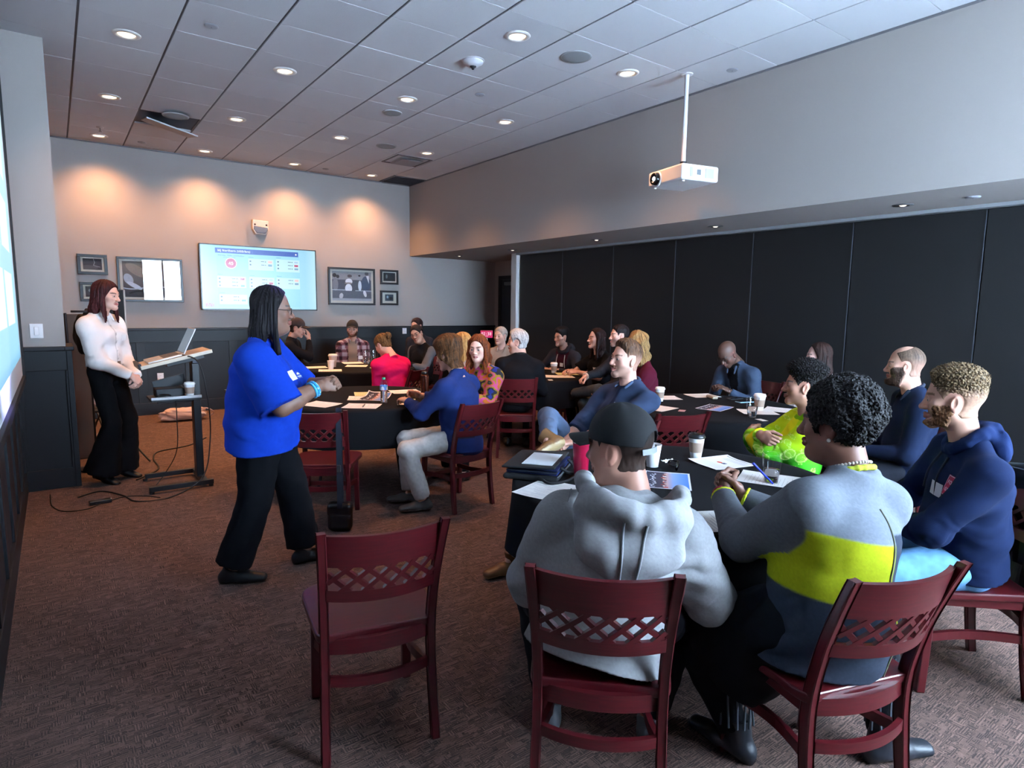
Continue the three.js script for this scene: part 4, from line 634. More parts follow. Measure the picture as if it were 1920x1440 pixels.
// ---------------------------------------------------------------- heads (local: origin between the ears at eye height, +z the face)
function headFields(o) {
  const jw = o.jaw ?? 1, sm = o.smile ?? 0, fat = o.fat ?? 0, open = o.open ?? 0, nz = o.nose ?? 1;
  const skull = new Field(), F = new Field();
  for (const f of [skull, F]) {
    f.ell([0, 0.036, -0.012], [0.075, 0.087, 0.097], { k: 0.01 });
    f.ell([0, -0.03, 0.027], [(0.063 + fat * 0.012) * jw, 0.085, 0.061], { k: 0.03 });
    for (const s of [-1, 1]) f.seg([s * 0.05 * jw, -0.06, 0.004], [s * 0.013, -0.1, 0.068], 0.017 + fat * 0.012, 0.0155, { k: 0.028 });
    f.ell([0, -0.102, 0.074], [0.021, 0.016, 0.0155], { k: 0.02 });
    if (fat) f.ell([0, -0.105, 0.03], [0.055, 0.03 + 0.012 * fat, 0.045], { k: 0.03 });
    for (const s of [-1, 1]) f.ell([s * 0.042, -0.024 + sm * 0.004, 0.06], [0.021 + fat * 0.006 + sm * 0.003, 0.02, 0.018], { k: 0.03 });
  }
  F.seg([-0.031, 0.021, 0.077], [0.031, 0.021, 0.077], 0.0105, 0.0105, { k: 0.022 });
  for (const s of [-1, 1]) {
    F.ell([s * 0.032, -0.002, 0.096], [0.0185, 0.0125, 0.016], { sub: true, k: 0.013 });
    F.ell([s * 0.0315, -0.002, 0.0765], [0.0148, 0.0136, 0.0136], { k: 0.005 });
    if (!o.closed) F.ell([s * 0.0315, -0.002, 0.0935], [0.0135, 0.0046 - sm * 0.0012, 0.012], { sub: true, k: 0.002 });
  }
  F.seg([0, 0.014, 0.083], [0, -0.029, 0.101 + 0.004 * nz], 0.0078, 0.0105 * nz, { k: 0.014 });
  F.ell([0, -0.034, 0.1045 + 0.003 * nz], [0.0115 * nz, 0.0105, 0.0115], { k: 0.008 });
  for (const s of [-1, 1]) F.ell([s * 0.0125 * nz, -0.0375, 0.096], [0.009 * nz, 0.008, 0.0105], { k: 0.007 });
  const lp = o.lips ?? 1, dz = open * 0.006;
  for (const s of [-1, 1]) {
    F.seg([0, -0.0615, 0.0955], [s * 0.024, -0.065 + sm * 0.008, 0.083 - sm * 0.002], 0.0056 * lp, 0.0026, { k: 0.007 });
    F.seg([0, -0.0735 - dz, 0.0935], [s * 0.021, -0.068 + sm * 0.006 - dz * 0.5, 0.083], 0.0066 * lp, 0.003, { k: 0.007 });
    F.seg([0, -0.0676, 0.1035], [s * 0.0255, -0.066 + sm * 0.0085, 0.0905], 0.0016, 0.0016, { sub: true, k: 0.004 });
  }
  if (open) F.ell([0, -0.0685 - dz * 0.4, 0.1], [0.018, 0.005 + 0.009 * open, 0.02], { sub: true, k: 0.003 });
  for (const s of [-1, 1]) { F.ell([s * 0.073, -0.01, -0.006], [0.0085, 0.031, 0.0185], { k: 0.006, rot: [-0.22, s * 0.42, 0] }); F.ell([s * 0.082, -0.007, -0.001], [0.006, 0.02, 0.0105], { sub: true, k: 0.005, rot: [-0.22, s * 0.42, 0] }); F.ell([s * 0.071, -0.036, 0.0], [0.006, 0.008, 0.0075], { k: 0.005 }); }
  const nw = (o.neck ?? 1) * (1 + fat * 0.15);
  F.seg([0, -0.05, -0.022], [0, -0.2, -0.05], 0.053 * nw, 0.058 * nw, { k: 0.03 }); skull.seg([0, -0.05, -0.022], [0, -0.2, -0.05], 0.053 * nw, 0.058 * nw, { k: 0.03 });
  const skin = C(o.skin ?? '#c99a82'), lip = C(o.lip ?? '#a8625a'), brow = C(o.brow ?? '#3a2a22'), blush = mix3(skin, C('#b5524a'), 0.35), stub = o.stubble ? mix3(skin, C(o.stubble), 0.5) : null, tooth = C('#e8e2dc');
  const col = (x, y, z) => {
    const ax = Math.abs(x); let c = skin;
    c = mix3(c, blush, 0.6 * Math.exp(-(((ax - 0.044) / 0.02) ** 2 + ((y + 0.03) / 0.018) ** 2)) * (z > 0.03 ? 1 : 0)); c = mix3(c, blush, 0.5 * Math.exp(-((x / 0.014) ** 2 + ((y + 0.036) / 0.014) ** 2)) * (z > 0.095 ? 1 : 0)); if (ax > 0.068 && Math.abs(z) < 0.035 && y < 0.03 && y > -0.05) c = mix3(c, blush, 0.45);
    if (stub && y < -0.03 && z > -0.02 && y > -0.125) c = mix3(c, stub, step(-0.03, -0.055, y) * step(-0.02, 0.02, z) * (ax < 0.014 && y > -0.05 ? 0 : 1));
    const ym = -0.0676 + (ax / 0.025) ** 2 * 0.002 + sm * 0.0085 * (ax / 0.025) ** 1.5;
    if (open && ax < 0.018 && z > 0.07 && Math.abs(y - ym) < 0.012 && z < 0.0935) c = y > ym - 0.003 ? tooth : C('#5a2622');
    else if (ax < 0.025 && z > 0.078) { const up = (ym + 0.0085 * lp - y) * (y - ym + 0.0105 * lp + dz * 1.5); if (up > 0) c = mix3(c, lip, 0.85 * step(0.026, 0.018, ax)); }
    const by = 0.0195 + 0.006 * Math.sin(clamp((ax - 0.012) / 0.04, 0, 1) * 2.4); if (ax > 0.012 && ax < 0.052 && z > 0.05 && Math.abs(y - by) < 0.0048) c = mix3(c, brow, 0.85 * (o.browA ?? 1));
    if (z > 0.07 && Math.abs(ax - 0.0315) < 0.017 && Math.abs(y + 0.001) < 0.011) c = mix3(c, mul3(skin, 0.62), 0.5);
    if (o.tint) c = o.tint(x, y, z, c);
    return c;
  };
  return { F, skull, col };
}
const hairNoise = (x, y, z, f) => noise(x * f, y * f * 0.45, z * f);
function hairShape(kind, skull, o = {}) {
  const t0 = o.t ?? 0.012, hl = o.line ?? 0, S = (d, r, k = 0.006) => Math.max(d, r) ;
  const face = (y, z) => (z - (0.034 + hl) - 0.52 * (y + 0.02)) * 0.887, ear = (x, y, z) => 0.027 - Math.hypot(Math.abs(x) - 0.08, (y + 0.012) * 0.8, z + 0.0);
  const nape = (y, z, n = -0.08) => (z > 0.012 ? -0.03 : Math.max(n, -0.03 + (z - 0.012) * 1.3)) - y;
  const cap = (x, y, z) => { const f = o.freq ?? 55, side = step(0.035, 0.08, y); const e = Math.min(-face(y, z), -ear(x, y, z), -nape(y, z)), tp = step(-0.002, 0.022, e), t = -0.004 + (0.004 + t0 * (o.fade ? 0.25 + 0.75 * side : 1)) * tp + (o.top ?? 0) * step(0.06, 0.13, y) * step(-0.09, 0.05, z) * tp; return skull.eval(x, y, z) - t - (o.amp ?? 0.003) * hairNoise(x, y, z, f) * tp; };
  let f, lo = [-0.14, -0.13, -0.17], hi = [0.14, 0.19, 0.15];
  if (kind === 'short') f = (x, y, z) => S(S(S(cap(x, y, z), face(y, z)), ear(x, y, z)), nape(y, z));
  if (kind === 'receding') f = (x, y, z) => { const crown = o.bald ? 0.055 - Math.hypot(x, (y - 0.15) * 1.1, (z - 0.045) * 0.85) + 0.03 : -1; return S(S(S(S(cap(x, y, z), face(y, z) + 0.015), ear(x, y, z)), nape(y, z)), crown); };
  if (kind === 'curly') f = (x, y, z) => { const e = Math.min(-face(y, z) + (o.fringe ?? 0) * step(0.05, 0.09, y), -ear(x, y, z), -nape(y, z)), tp = step(-0.002, 0.02, e), q = skull.eval(x, y, z) + 0.004 - (0.004 + t0 * (0.3 + 0.7 * step(0.03, 0.08, y)) + (o.top ?? 0.02) * step(0.05, 0.12, y)) * tp - (0.006 * Math.abs(noise(x * 60, y * 60, z * 60)) - 0.002 + 0.0045 * noise(x * 120, y * 120, z * 120)) * step(0.0, 0.07, y) * (o.curl ?? 1); return S(S(S(q, face(y, z) - (o.fringe ?? 0) * step(0.05, 0.09, y)), ear(x, y, z)), nape(y, z)); };
  if (kind === 'afro') { const r = o.r ?? 0.125; f = (x, y, z) => { const d = (Math.hypot(x / 1.0, (y - 0.043) * 1.0, z + 0.03) - r) + 0.007 * noise(x * 16, y * 16, z * 16) + 0.0045 * noise(x * 70, y * 70, z * 70) + 0.0045 * noise(x * 160, y * 160, z * 160), fc = (z - 0.05 - 0.35 * (y - 0.0)) * 0.94; return S(S(Math.max(d, -0.086 - y + 0.25 * z), fc), 0.032 - Math.hypot((Math.abs(x) - 0.085) * 0.9, y + 0.014, z - 0.002)); }; lo = [-0.17, -0.13, -0.2]; hi = [0.17, 0.24, 0.16]; }
  if (kind === 'long') { // cap plus curtains falling to o.len
    const c = new Field(), Ln = o.len ?? 0.3, w = o.w ?? 1, fw = o.fwd ?? 0.02; const W = 0.08 * w;
    c.seg([0, 0.02, -0.06], [0, -0.12, -0.085], W + 0.004, W, { u: [1, 0, 0], da: 0.05, db: 0.035, k: 0.03 }); c.seg([0, -0.12, -0.085], [0, -Ln, -0.1 - (o.back ?? 0)], W, W * 0.85, { u: [1, 0, 0], da: 0.035, db: 0.02, k: 0.02 });
    for (const s of o.sides ?? [-1, 1]) { c.seg([s * 0.066, 0.06, 0.012], [s * 0.077 * w, -0.06, 0.004], 0.026, 0.026, { k: 0.03 }); c.seg([s * 0.078 * w, -0.06, 0.008], [s * 0.085 * w, -Ln * (o.sideLen ?? 0.8), fw + 0.03], 0.024, 0.02, { k: 0.02 }); }
    for (const s of [-1, 1]) { c.seg([s * 0.07, 0.03, -0.03], [s * 0.072 * w, -0.1, -0.045], 0.03, 0.032, { k: 0.03 }); c.seg([s * 0.072 * w, -0.1, -0.045], [s * 0.07 * w, -Ln * 0.92, -0.06 - (o.back ?? 0)], 0.032, 0.022, { k: 0.03 }); }
    c.ell([0, 0.05, -0.014], [0.088, 0.087 + (o.top ?? 0), 0.1], { k: 0.02 });
    f = (x, y, z) => { const a = Math.atan2(x, -z), d = c.eval(x, y, z) - 0.0035 * noise(a * 9, y * 3.5, 2) - 0.0022 * noise(a * 26, y * 5, 7) + (o.wave ?? 0) * Math.sin(y * 60 + a * 3); const fr = y > 0.0 ? (z - (0.05 + hl) - 0.42 * y) * 0.92 : (z - (0.05 + hl) - Math.max(0, -y - 0.1) * (o.fall ?? 0.35)); return S(d, fr); };
    lo = [-0.16, -Ln - 0.06, -0.24]; hi = [0.16, 0.18, 0.17];
  }
  if (kind === 'bun') f = (x, y, z) => { const b = Math.hypot(x, y - 0.05, z + 0.13) - 0.04 - 0.005 * noise(x * 40, y * 40, z * 40), d = Math.min(cap(x, y, z), Math.max(b, -1)); return S(S(S(d, face(y, z) + 0.004), ear(x, y, z) - 0.006), (z > 0 ? -0.01 : Math.max(-0.075, -0.01 + z * 0.8)) - y); }, lo = [-0.12, -0.1, -0.2];
  if (kind === 'swept') { f = (x, y, z) => { const a = y * 30 + z * 14, d = skull.eval(x, y, z) - t0 - (o.top ?? 0.02) * step(0.03, 0.12, y) - 0.003 * Math.sin(a * 2.2 + x * 60 + 3 * noise(x * 10, y * 10, z * 10)) - 0.002 * noise(x * 80, y * 20, z * 40); return S(S(S(d, face(y, z) - 0.006), ear(x, y, z) - 0.012), (z > 0.01 ? -0.045 : Math.max(-0.12, -0.045 + (z - 0.01) * 1.2)) - y); }; lo = [-0.14, -0.15, -0.18]; }
  return { eval: f, lo, hi };
}
function beardShape(skull, o = {}) { // full beard or goatee on the jaw
  const t = o.t ?? 0.008, top = o.top ?? -0.04;
  const edge = (x, y, z) => {
    const ax = Math.abs(x), line = top - 0.02 * step(0.02, 0.06, z) * step(0.055, 0.022, ax) + 0.034 * step(0.05, 0.068, ax), low = -0.12 - (o.low ?? 0);
    const mouth = Math.hypot(ax * 0.42, y + 0.068, (z - 0.09) * 0.6) - 0.0105;
    return Math.min(line - y, z + 0.012 + 0.35 * (y + 0.05), (y - low) * 1.2, mouth * 1.4);
  }, f = (x, y, z) => { const e = edge(x, y, z);
    return skull.eval(x, y, z) + 0.0045 - (t + 0.0045) * (0.55 + 0.45 * step(-0.05, -0.11, y)) * step(-0.004, 0.026, e) - ((o.amp ?? 0.002) * noise(x * 90, y * 60, z * 90) + 0.0012 * noise(x * 220, y * 120, z * 220)) * step(0, 0.02, e);
  };
  return { eval: f, edge, lo: [-0.1, -0.15, -0.03], hi: [0.1, 0.0, 0.13] };
}
function moustacheShape(o = {}) { const F = new Field(); for (const s of [-1, 1]) F.chain([[s * 0.003, -0.0525, 0.1], [s * 0.014, -0.0545, 0.0965], [s * 0.027, -0.063, 0.084]], [0.0052, 0.0056, 0.003], { k: 0.004 }); F.disp = (x, y, z) => 0.0012 * noise(x * 200, y * 60, z * 200); return F; }
const eyeG = {};
function eyeGeo(iris) { return eyeG[iris] ??= (() => { const g = new THREE.SphereGeometry(0.0122, 24, 18), p = g.attributes.position, c = new Float32Array(p.count * 3), I = C(iris); for (let i = 0; i < p.count; i++) { const a = Math.acos(clamp(p.getZ(i) / 0.0122, -1, 1)); c.set(a < 0.2 ? [0.004, 0.004, 0.004] : a < 0.56 ? I : [0.42, 0.38, 0.36], 3 * i); } g.setAttribute('color', new THREE.BufferAttribute(c, 3)); return g; })(); }
const eyeM = mat('#ffffff', 0.12, { vertexColors: true }), skinM = mat('#ffffff', 0.52, { vertexColors: true, sheen: 0.12, sheenRoughness: 0.5, sheenColor: new THREE.Color('#ffd9c8') });
const hairM = new THREE.MeshPhysicalMaterial({ color: '#ffffff', roughness: 0.62, specularIntensity: 0.35, vertexColors: true }), shoeM = mat('#ffffff', 0.45, { vertexColors: true }), softM = mat('#ffffff', 0.85, { vertexColors: true });
const clothBump = dataTex(256, (x, y) => 128 + 50 * Math.sin((x + y) * Math.PI / 4) + 70 * (rnd() - 0.5), { data: true, repeat: [10, 10] });
const topM = new THREE.MeshPhysicalMaterial({ color: '#ffffff', roughness: 0.92, specularIntensity: 0.3, vertexColors: true, bumpMap: clothBump, bumpScale: 0.0006 });
// ---------------------------------------------------------------- hands
function handField(F, wr, dir, pn, side, o = {}) { // side +1 left, -1 right; pn = palm normal, towards which the fingers curl
  const s = o.s ?? 1, d = nrm3(dir), n = nrm3(add3(pn, d, -dot3(pn, d))), t = mul3(crs3(d, n), -side), P = (a, b, e) => [0, 1, 2].map((i) => wr[i] + s * (d[i] * a + t[i] * b + n[i] * e));
  F.seg(P(-0.01, 0, 0), P(0.03, 0, 0), 0.026 * s, 0.033 * s, { u: t, da: 0.019 * s, db: 0.016 * s, k: 0.015 * s });
  F.seg(P(0.03, 0.002, 0), P(0.078, -0.001, 0), 0.036 * s, 0.04 * s, { u: t, da: 0.0155 * s, db: 0.012 * s, k: 0.012 * s });
  F.ell(P(0.035, 0.022, 0.008), [0.018 * s, 0.018 * s, 0.018 * s], { k: 0.012 * s });
  const cu = o.curl ?? 0.4, curls = Array.isArray(cu) ? cu : [cu * 0.85, cu, cu * 1.08, cu * 1.18], L = [0.071, 0.078, 0.073, 0.057], bx = [0.03, 0.0105, -0.0095, -0.0285], ba = [0.085, 0.09, 0.086, 0.077], fan = o.fan ?? 0.08;
  for (let i = 0; i < 4; i++) {
    let a = 0; const fx = fan * (1.5 - i) * 0.8, base = P(ba[i], bx[i], 0), seg = [0.45, 0.31, 0.24], tq = [1.15, 1.55, 0.8]; let p = base, rad = [0.0095, 0.0086, 0.0078, 0.0066].map((r) => r * s * (i === 3 ? 0.88 : 1));
    for (let j = 0; j < 3; j++) { a += curls[i] * tq[j]; const dd = nrm3(add3(add3(mul3(d, Math.cos(a)), n, Math.sin(a)), t, fx * Math.cos(a))), q = add3(p, dd, L[i] * seg[j] * s); F.seg(p, q, rad[j], rad[j + 1], { k: j ? 0.003 * s : 0.006 * s }); p = q; }
  }
  const th = o.thumb ?? 0.4, b0 = P(0.022, 0.024, 0.006), d1 = nrm3(add3(add3(mul3(d, 0.72), t, 0.75 - 0.5 * th), n, 0.15 + 0.5 * th)), b1 = add3(b0, d1, 0.043 * s), d2 = nrm3(add3(add3(mul3(d, 0.9), t, 0.35 - 0.65 * th), n, 0.1 + 0.45 * th)), b2 = add3(b1, d2, 0.03 * s), b3 = add3(b2, nrm3(add3(d2, n, 0.25 * th)), 0.024 * s);
  F.chain([b0, b1, b2, b3], [0.0135 * s, 0.0112 * s, 0.0102 * s, 0.008 * s], { k: 0.006 * s });
}
// ---------------------------------------------------------------- a whole person
// spec: hip [x, y, z], yaw, head [x, y, z] all in world; hy/hp/hr head turn in degrees (hy in world); hands L/R {w: wrist, e: elbow pole, d: hand direction, n: palm normal, curl, thumb}
// in the person's own frame (x to their left, z forward, y height); feet LF/RF {a: ankle, k: knee pole, d: toe direction, up}
function person(s) {
  const yaw = R(s.yaw), t = thing('person', s.label, 'person', [s.hip[0], 0, s.hip[2]], yaw), q = s.q ?? 1; // q: coarseness
  const cy = Math.cos(yaw), sy = Math.sin(yaw), W2L = (p) => { const x = p[0] - s.hip[0], z = p[2] - s.hip[2]; return [x * cy - z * sy, p[1], x * sy + z * cy]; };
  const hc = W2L(s.head), hs = s.hs ?? 1, hq = new THREE.Quaternion().setFromEuler(new THREE.Euler(R(s.hp ?? 0), R(s.hy) - yaw, R(s.hr ?? 0), 'YXZ')), hm = new THREE.Matrix4().compose(A(hc), hq, V(hs, hs, hs));
  const H2L = (p) => A(p).applyMatrix4(hm).toArray();
  const P = [0, s.hip[1], 0], NB0 = H2L([0, -0.156, -0.058]), tilt = s.neckUp ?? 0.4, NB = lerp3(NB0, [hc[0], hc[1] - 0.166, hc[2] - 0.04 - (s.poke ?? 0.02)], tilt);
  const up = nrm3(sub3(NB, P)), SC = add3(NB, up, -0.066), tw = R(s.twist ?? 0), rl = s.shTilt ?? 0; let ux = nrm3([Math.cos(tw), rl, -Math.sin(tw)]); ux = nrm3(add3(ux, up, -dot3(ux, up) * 0.6)); const uf = nrm3(crs3(ux, up)), px = [1, 0, 0];
  const b = s.bulk ?? 1, sw = (s.shW ?? 0.185), L_ = { 1: add3(SC, ux, sw), '-1': add3(SC, ux, -sw) };
  const CH = add3(lerp3(P, SC, 0.72), uf, s.hunch ? -s.hunch : -0.01), WA = add3(lerp3(P, SC, 0.36), uf, -(s.hunch ?? 0) * 0.5), at = (p, a, c, e) => add3(add3(add3(p, ux, a), up, c), uf, e);
  const arm = (sd, h) => { const sh = add3(L_[sd], up, -0.035); const [el, wr] = joint(sh, h.w, (s.armL ?? 0.285), (s.foreL ?? 0.255), h.e ?? [sd * 0.5, -0.6, -0.6]); return { sh, el, wr, h, sd }; };
  const arms = [arm(1, s.L), arm(-1, s.R)];
  const leg = (sd, f) => { const hj = [sd * 0.09, P[1] - 0.005, 0.0]; const [kn, an] = joint(hj, f.a, s.thighL ?? 0.43, s.shinL ?? 0.42, f.k ?? [0, 1, 1.2]); return { hj, kn, an, f, sd }; };
  const legs = [leg(1, s.LF), leg(-1, s.RF)];
  // --- skin: one continuous body
  const { F: HF, skull, col: hcol } = headFields(s.face);
  const skin = C(s.face.skin ?? '#c99a82'), B = new Field();
  B.seg(P, WA, 0.12 * b, 0.11 * b, { u: px, da: 0.08 * b, db: 0.08 * b }); B.seg(WA, CH, 0.11 * b, 0.13, { u: ux, da: 0.08 * b, db: 0.085 }); B.seg(at(SC, -0.11, -0.045, 0), at(SC, 0.11, -0.045, 0), 0.042); B.seg(CH, add3(SC, up, -0.045), 0.12, 0.06, { u: ux, da: 0.08, db: 0.038 }); B.seg(add3(SC, up, -0.03), H2L([0, -0.08, -0.03]), 0.038, 0.04);
  for (const a of arms) { const m = s.armR ?? 1; B.seg(a.sh, a.el, 0.046 * m, 0.039 * m, { k: 0.015 }); B.seg(a.el, lerp3(a.el, a.wr, 0.35), 0.039 * m, 0.04 * m, { k: 0.012 }); B.seg(lerp3(a.el, a.wr, 0.35), a.wr, 0.04 * m, 0.0255 * Math.sqrt(m), { k: 0.012 }); }
  for (const l of legs) { B.seg(l.hj, l.kn, 0.065, 0.048); B.seg(l.kn, l.an, 0.048, 0.032); const fd = nrm3(l.f.d ?? [0, 0, 1]), fu = l.f.up ?? [0, 1, 0], u2 = nrm3(add3(fu, fd, -dot3(fu, fd))); B.seg(l.an, add3(add3(l.an, fd, 0.05), u2, -0.058), 0.028, 0.015); }
  const bl = B.box(); const bodyCell = (s.bareCell ?? 0.018) * Math.min(q, 1.4);
  const skinCol = () => skin, gs = [surface(B, bl[0], bl[1], bodyCell, { col: skinCol })];
  { const c = 0.0036 * q * (s.headQ ?? 1), g = surface(HF, [-0.108, -0.2, -0.125], [0.108, 0.145, 0.135], c, { col: hcol }); g.applyMatrix4(hm); gs.push(g); }
  for (const a of arms) if (!a.h.hidden) { const Hn = new Field(), fd = nrm3(sub3(a.wr, a.el)), m = s.armR ?? 1; Hn.seg(add3(a.wr, fd, -0.1), a.wr, 0.034 * Math.sqrt(m), 0.0255 * Math.sqrt(m), { k: 0.01, flat: [1, 0] }); handField(Hn, add3(a.wr, fd, 0.01), a.h.d ?? fd, a.h.n ?? [-a.sd * 0.5, -1, 0], a.sd, { curl: a.h.curl, thumb: a.h.thumb, fan: a.h.fan, s: a.h.s ?? 0.98 }); const [lo, hi] = Hn.box(0.012); gs.push(surface(Hn, lo, hi, a.h.cell ?? 0.0046 * Math.max(1, q * 0.9), { col: (x, y, z) => mul3(skin, 0.97) })); }
  part('body', mergeSkin(gs), skinM, t);
  // --- eyes, hair, beard
  const hd = (name, g, m) => { g.applyMatrix4(hm); return part(name, g, m, t); };
  if (!s.face.closed) for (const e of [-1, 1]) { const g = eyeGeo(s.face.iris ?? '#3a2a1e').clone(); g.rotateY(R(s.gaze ?? 0)); g.translate(e * 0.0315, -0.002, 0.0772); hd('eye', g, eyeM); }
  const hcl = (base, tip, f = 60) => { const a = C(base), c = C(tip ?? base); return (x, y, z) => { const k = clamp(0.5 + 0.55 * noise(Math.atan2(x, z) * f * 0.16, y * 5, z * 9) + 0.3 * noise(x * f * 2, y * f * 0.6, z * f * 2), 0, 1); return mix3(a, c, k); }; };
  if (s.hair) { const h = hairShape(s.hair.kind, skull, s.hair); hd('hair', surface(h, h.lo, h.hi, (s.hair.cell ?? 0.0042) * q, { col: (() => { const ca = C(s.hair.c), cb = C(s.hair.c2 ?? s.hair.c), hc2 = s.hair.kind === 'curly' || s.hair.kind === 'afro' ? (x, y, z) => mix3(ca, cb, clamp(0.45 + 0.5 * noise(x * 60, y * 60, z * 60) + 0.4 * noise(x * 130, y * 130, z * 130), 0, 1)) : hcl(s.hair.c, s.hair.c2), ss = s.hair.side ?? 0; return ss ? (x, y, z) => mix3(hc2(x, y, z), skin, ss * (1 - step(-0.01, 0.065, y + 0.3 * Math.max(0, -z - 0.06)))) : hc2; })() }), hairM); }
  if (s.beard) { const h = beardShape(skull, s.beard); const bc = hcl(s.beard.c, s.beard.c2, 120); hd('beard', surface(h, h.lo, h.hi, 0.0034 * q, { col: (x, y, z) => mix3(skin, bc(x, y, z), step(0.0, 0.018, h.edge(x, y, z) + 0.006 * noise(x * 120, y * 120, z * 120))) }), hairM); }
  if (s.moustache) { const h = moustacheShape(); hd('moustache', surface(h, [-0.045, -0.075, 0.07], [0.045, -0.04, 0.115], 0.0024, { col: hcl(s.moustache, s.moustache) }), hairM); }
  // --- top
  const T = s.top, G = new Field(), th = T.thick ?? 0.012, fem = s.fem ?? 0, ge = T.loose ?? 0, gap = T.gap ?? 0;
  const hemP = add3(P, up, T.hem ?? -0.03), hw = (0.15 + 0.012 * fem) * b + th + ge + (T.flare ?? ((T.hem ?? 0) < -0.05 ? 0.016 : 0)), hd_ = 0.108 * b + th + ge;
  G.seg(hemP, WA, hw, (0.142 - 0.016 * fem) * b + th + ge * 0.7, { u: px, da: hd_, db: (0.102) * b + th + ge * 0.7, flat: [1, 0], k: 0.03 });
  G.seg(WA, CH, (0.142 - 0.016 * fem) * b + th + ge * 0.7, (0.158 - 0.01 * fem) * (0.5 + 0.5 * b) + th, { u: ux, da: 0.102 * b + th + ge * 0.7, db: 0.108 * (0.4 + 0.6 * b) + th, k: 0.04 });
  G.seg(CH, add3(SC, up, -0.02), (0.158 - 0.01 * fem) * (0.5 + 0.5 * b) + th, 0.12, { u: ux, da: 0.108 * (0.4 + 0.6 * b) + th, db: 0.062 + th, k: 0.04 });
  G.seg(at(SC, -sw + 0.03, -0.042, -0.004), at(SC, sw - 0.03, -0.042, -0.004), 0.05 + th, 0.05 + th, { k: 0.04 });
  for (const e of [-1, 1]) G.seg(at(NB, e * 0.045, -0.005, -0.012), at(SC, e * (sw - 0.02), -0.012, -0.006), 0.036 + th * 0.6, 0.034 + th, { k: 0.045 });
  G.seg(add3(SC, up, -0.01), add3(NB, up, T.neckUp ?? 0.012), 0.088, 0.062 + gap, { u: ux, da: 0.066, db: 0.06 + gap, k: 0.035, flat: [0, 1] });
  if (s.bust) for (const e of [-1, 1]) G.ell(at(CH, e * 0.075, 0.0 + (s.bustY ?? 0), 0.075), [0.075 * s.bust, 0.075 * s.bust, 0.065 * s.bust], { k: 0.05 });
  if (s.belly) G.ell(at(lerp3(P, SC, s.bellyAt ?? 0.3), 0, 0, 0.06), [0.16 * s.belly, 0.15 * s.belly, 0.13 * s.belly], { k: 0.07 });
  if (s.seatBack) G.ell(at(P, 0, 0.02, -0.06), [0.17 * s.seatBack, 0.12 * s.seatBack, 0.12 * s.seatBack], { k: 0.06 });
  for (const a of arms) {
    const sl = T.sleeve ?? 'long', m = s.armR ?? 1, al = T.armLoose ?? 0.006;
    if (sl === 'long') { const cuff = add3(a.wr, nrm3(sub3(a.wr, a.el)), T.cuff ?? -0.005); G.seg(a.sh, a.el, 0.05 * m + th * 0.7 + al, 0.046 * m + th * 0.5 + al, { k: 0.06 }); G.seg(a.el, cuff, 0.047 * m + th * 0.5 + al, 0.03 * m + th * 0.4 + al * 0.6, { k: 0.02, flat: [0, 1] }); }
    else if (sl === 'short') { const e = lerp3(a.sh, a.el, T.slv ?? 0.8); G.seg(a.sh, e, 0.056 * m + th * 0.7 + al, 0.056 * m + th + al * 1.6, { k: 0.03, flat: [0, 1] }); }
    else if (sl === 'rolled') { const e = lerp3(a.el, a.wr, 0.3); G.seg(a.sh, a.el, 0.054 * m + th * 0.7 + al, 0.048 * m + th * 0.5 + al, { k: 0.03 }); G.seg(a.el, e, 0.048 * m + th * 0.5 + al, 0.046 * m + th + al, { k: 0.02, flat: [0, 1] }); }
  }
  if (T.extra) T.extra(G, { at, P, WA, CH, SC, NB, up, uf, ux, arms, H2L });
  const fa = (T.fold ?? 0.007) * 0.62, sdn = (s.hip[0] * 7 + s.hip[2] * 3); G.disp = (x, y, z) => { const wx = x + 0.05 * noise(x * 4, y * 4, z * 4 + sdn), wy = y + 0.35 * Math.abs(x); let v = fa * noise(wx * 4 + sdn, wy * 9, z * 4) + fa * 0.9 * (0.35 - Math.abs(noise(wx * 5, wy * 11 + sdn, z * 5))) * step(-0.3, 0.4, noise(x * 3 + 9, y * 3, z * 3)); for (const a of arms) { const e = Math.hypot(x - a.el[0], y - a.el[1], z - a.el[2]); if (e < 0.13) v += fa * 0.9 * (1 - e / 0.13) * Math.sin(e * 190 + 4 * noise(x * 9, y * 9, z * 9)); } return v; };
  const tc = T.col ? C(T.col) : [0.5, 0.5, 0.5], frame = { at, P, WA, CH, SC, NB, up, uf, ux, arms, H2L, toTorso: (x, y, z) => { const p = sub3([x, y, z], SC); return [dot3(p, ux), dot3(p, up), dot3(p, uf)]; } };
  const tcol = T.colFn ? T.colFn(frame) : (x, y, z) => { const k = 1 + 0.05 * noise(x * 40, y * 40, z * 40); return mul3(tc, k); };
  const gb = G.box(0.02), cell = (T.cell ?? 0.0105) * q; const U = T.uv ? T.uv(frame) : undefined;
  const topMesh = part(T.name ?? 'shirt', surface(G, gb[0], gb[1], cell, { col: tcol, uv: U, slack: 0.03 }), T.mat ?? topM, t);
  const stick = (o3, dir) => { let p = [...o3]; const d = nrm3(dir); for (let i = 0; i < 60; i++) { const v = G.eval(...p); if (v < 0.0008) break; p = add3(p, d, Math.max(0.001, v * 0.7)); } const e = 0.004, n = nrm3([G.eval(p[0] + e, p[1], p[2]) - G.eval(p[0] - e, p[1], p[2]), G.eval(p[0], p[1] + e, p[2]) - G.eval(p[0], p[1] - e, p[2]), G.eval(p[0], p[1], p[2] + e) - G.eval(p[0], p[1], p[2] - e)]); return { p, n }; };
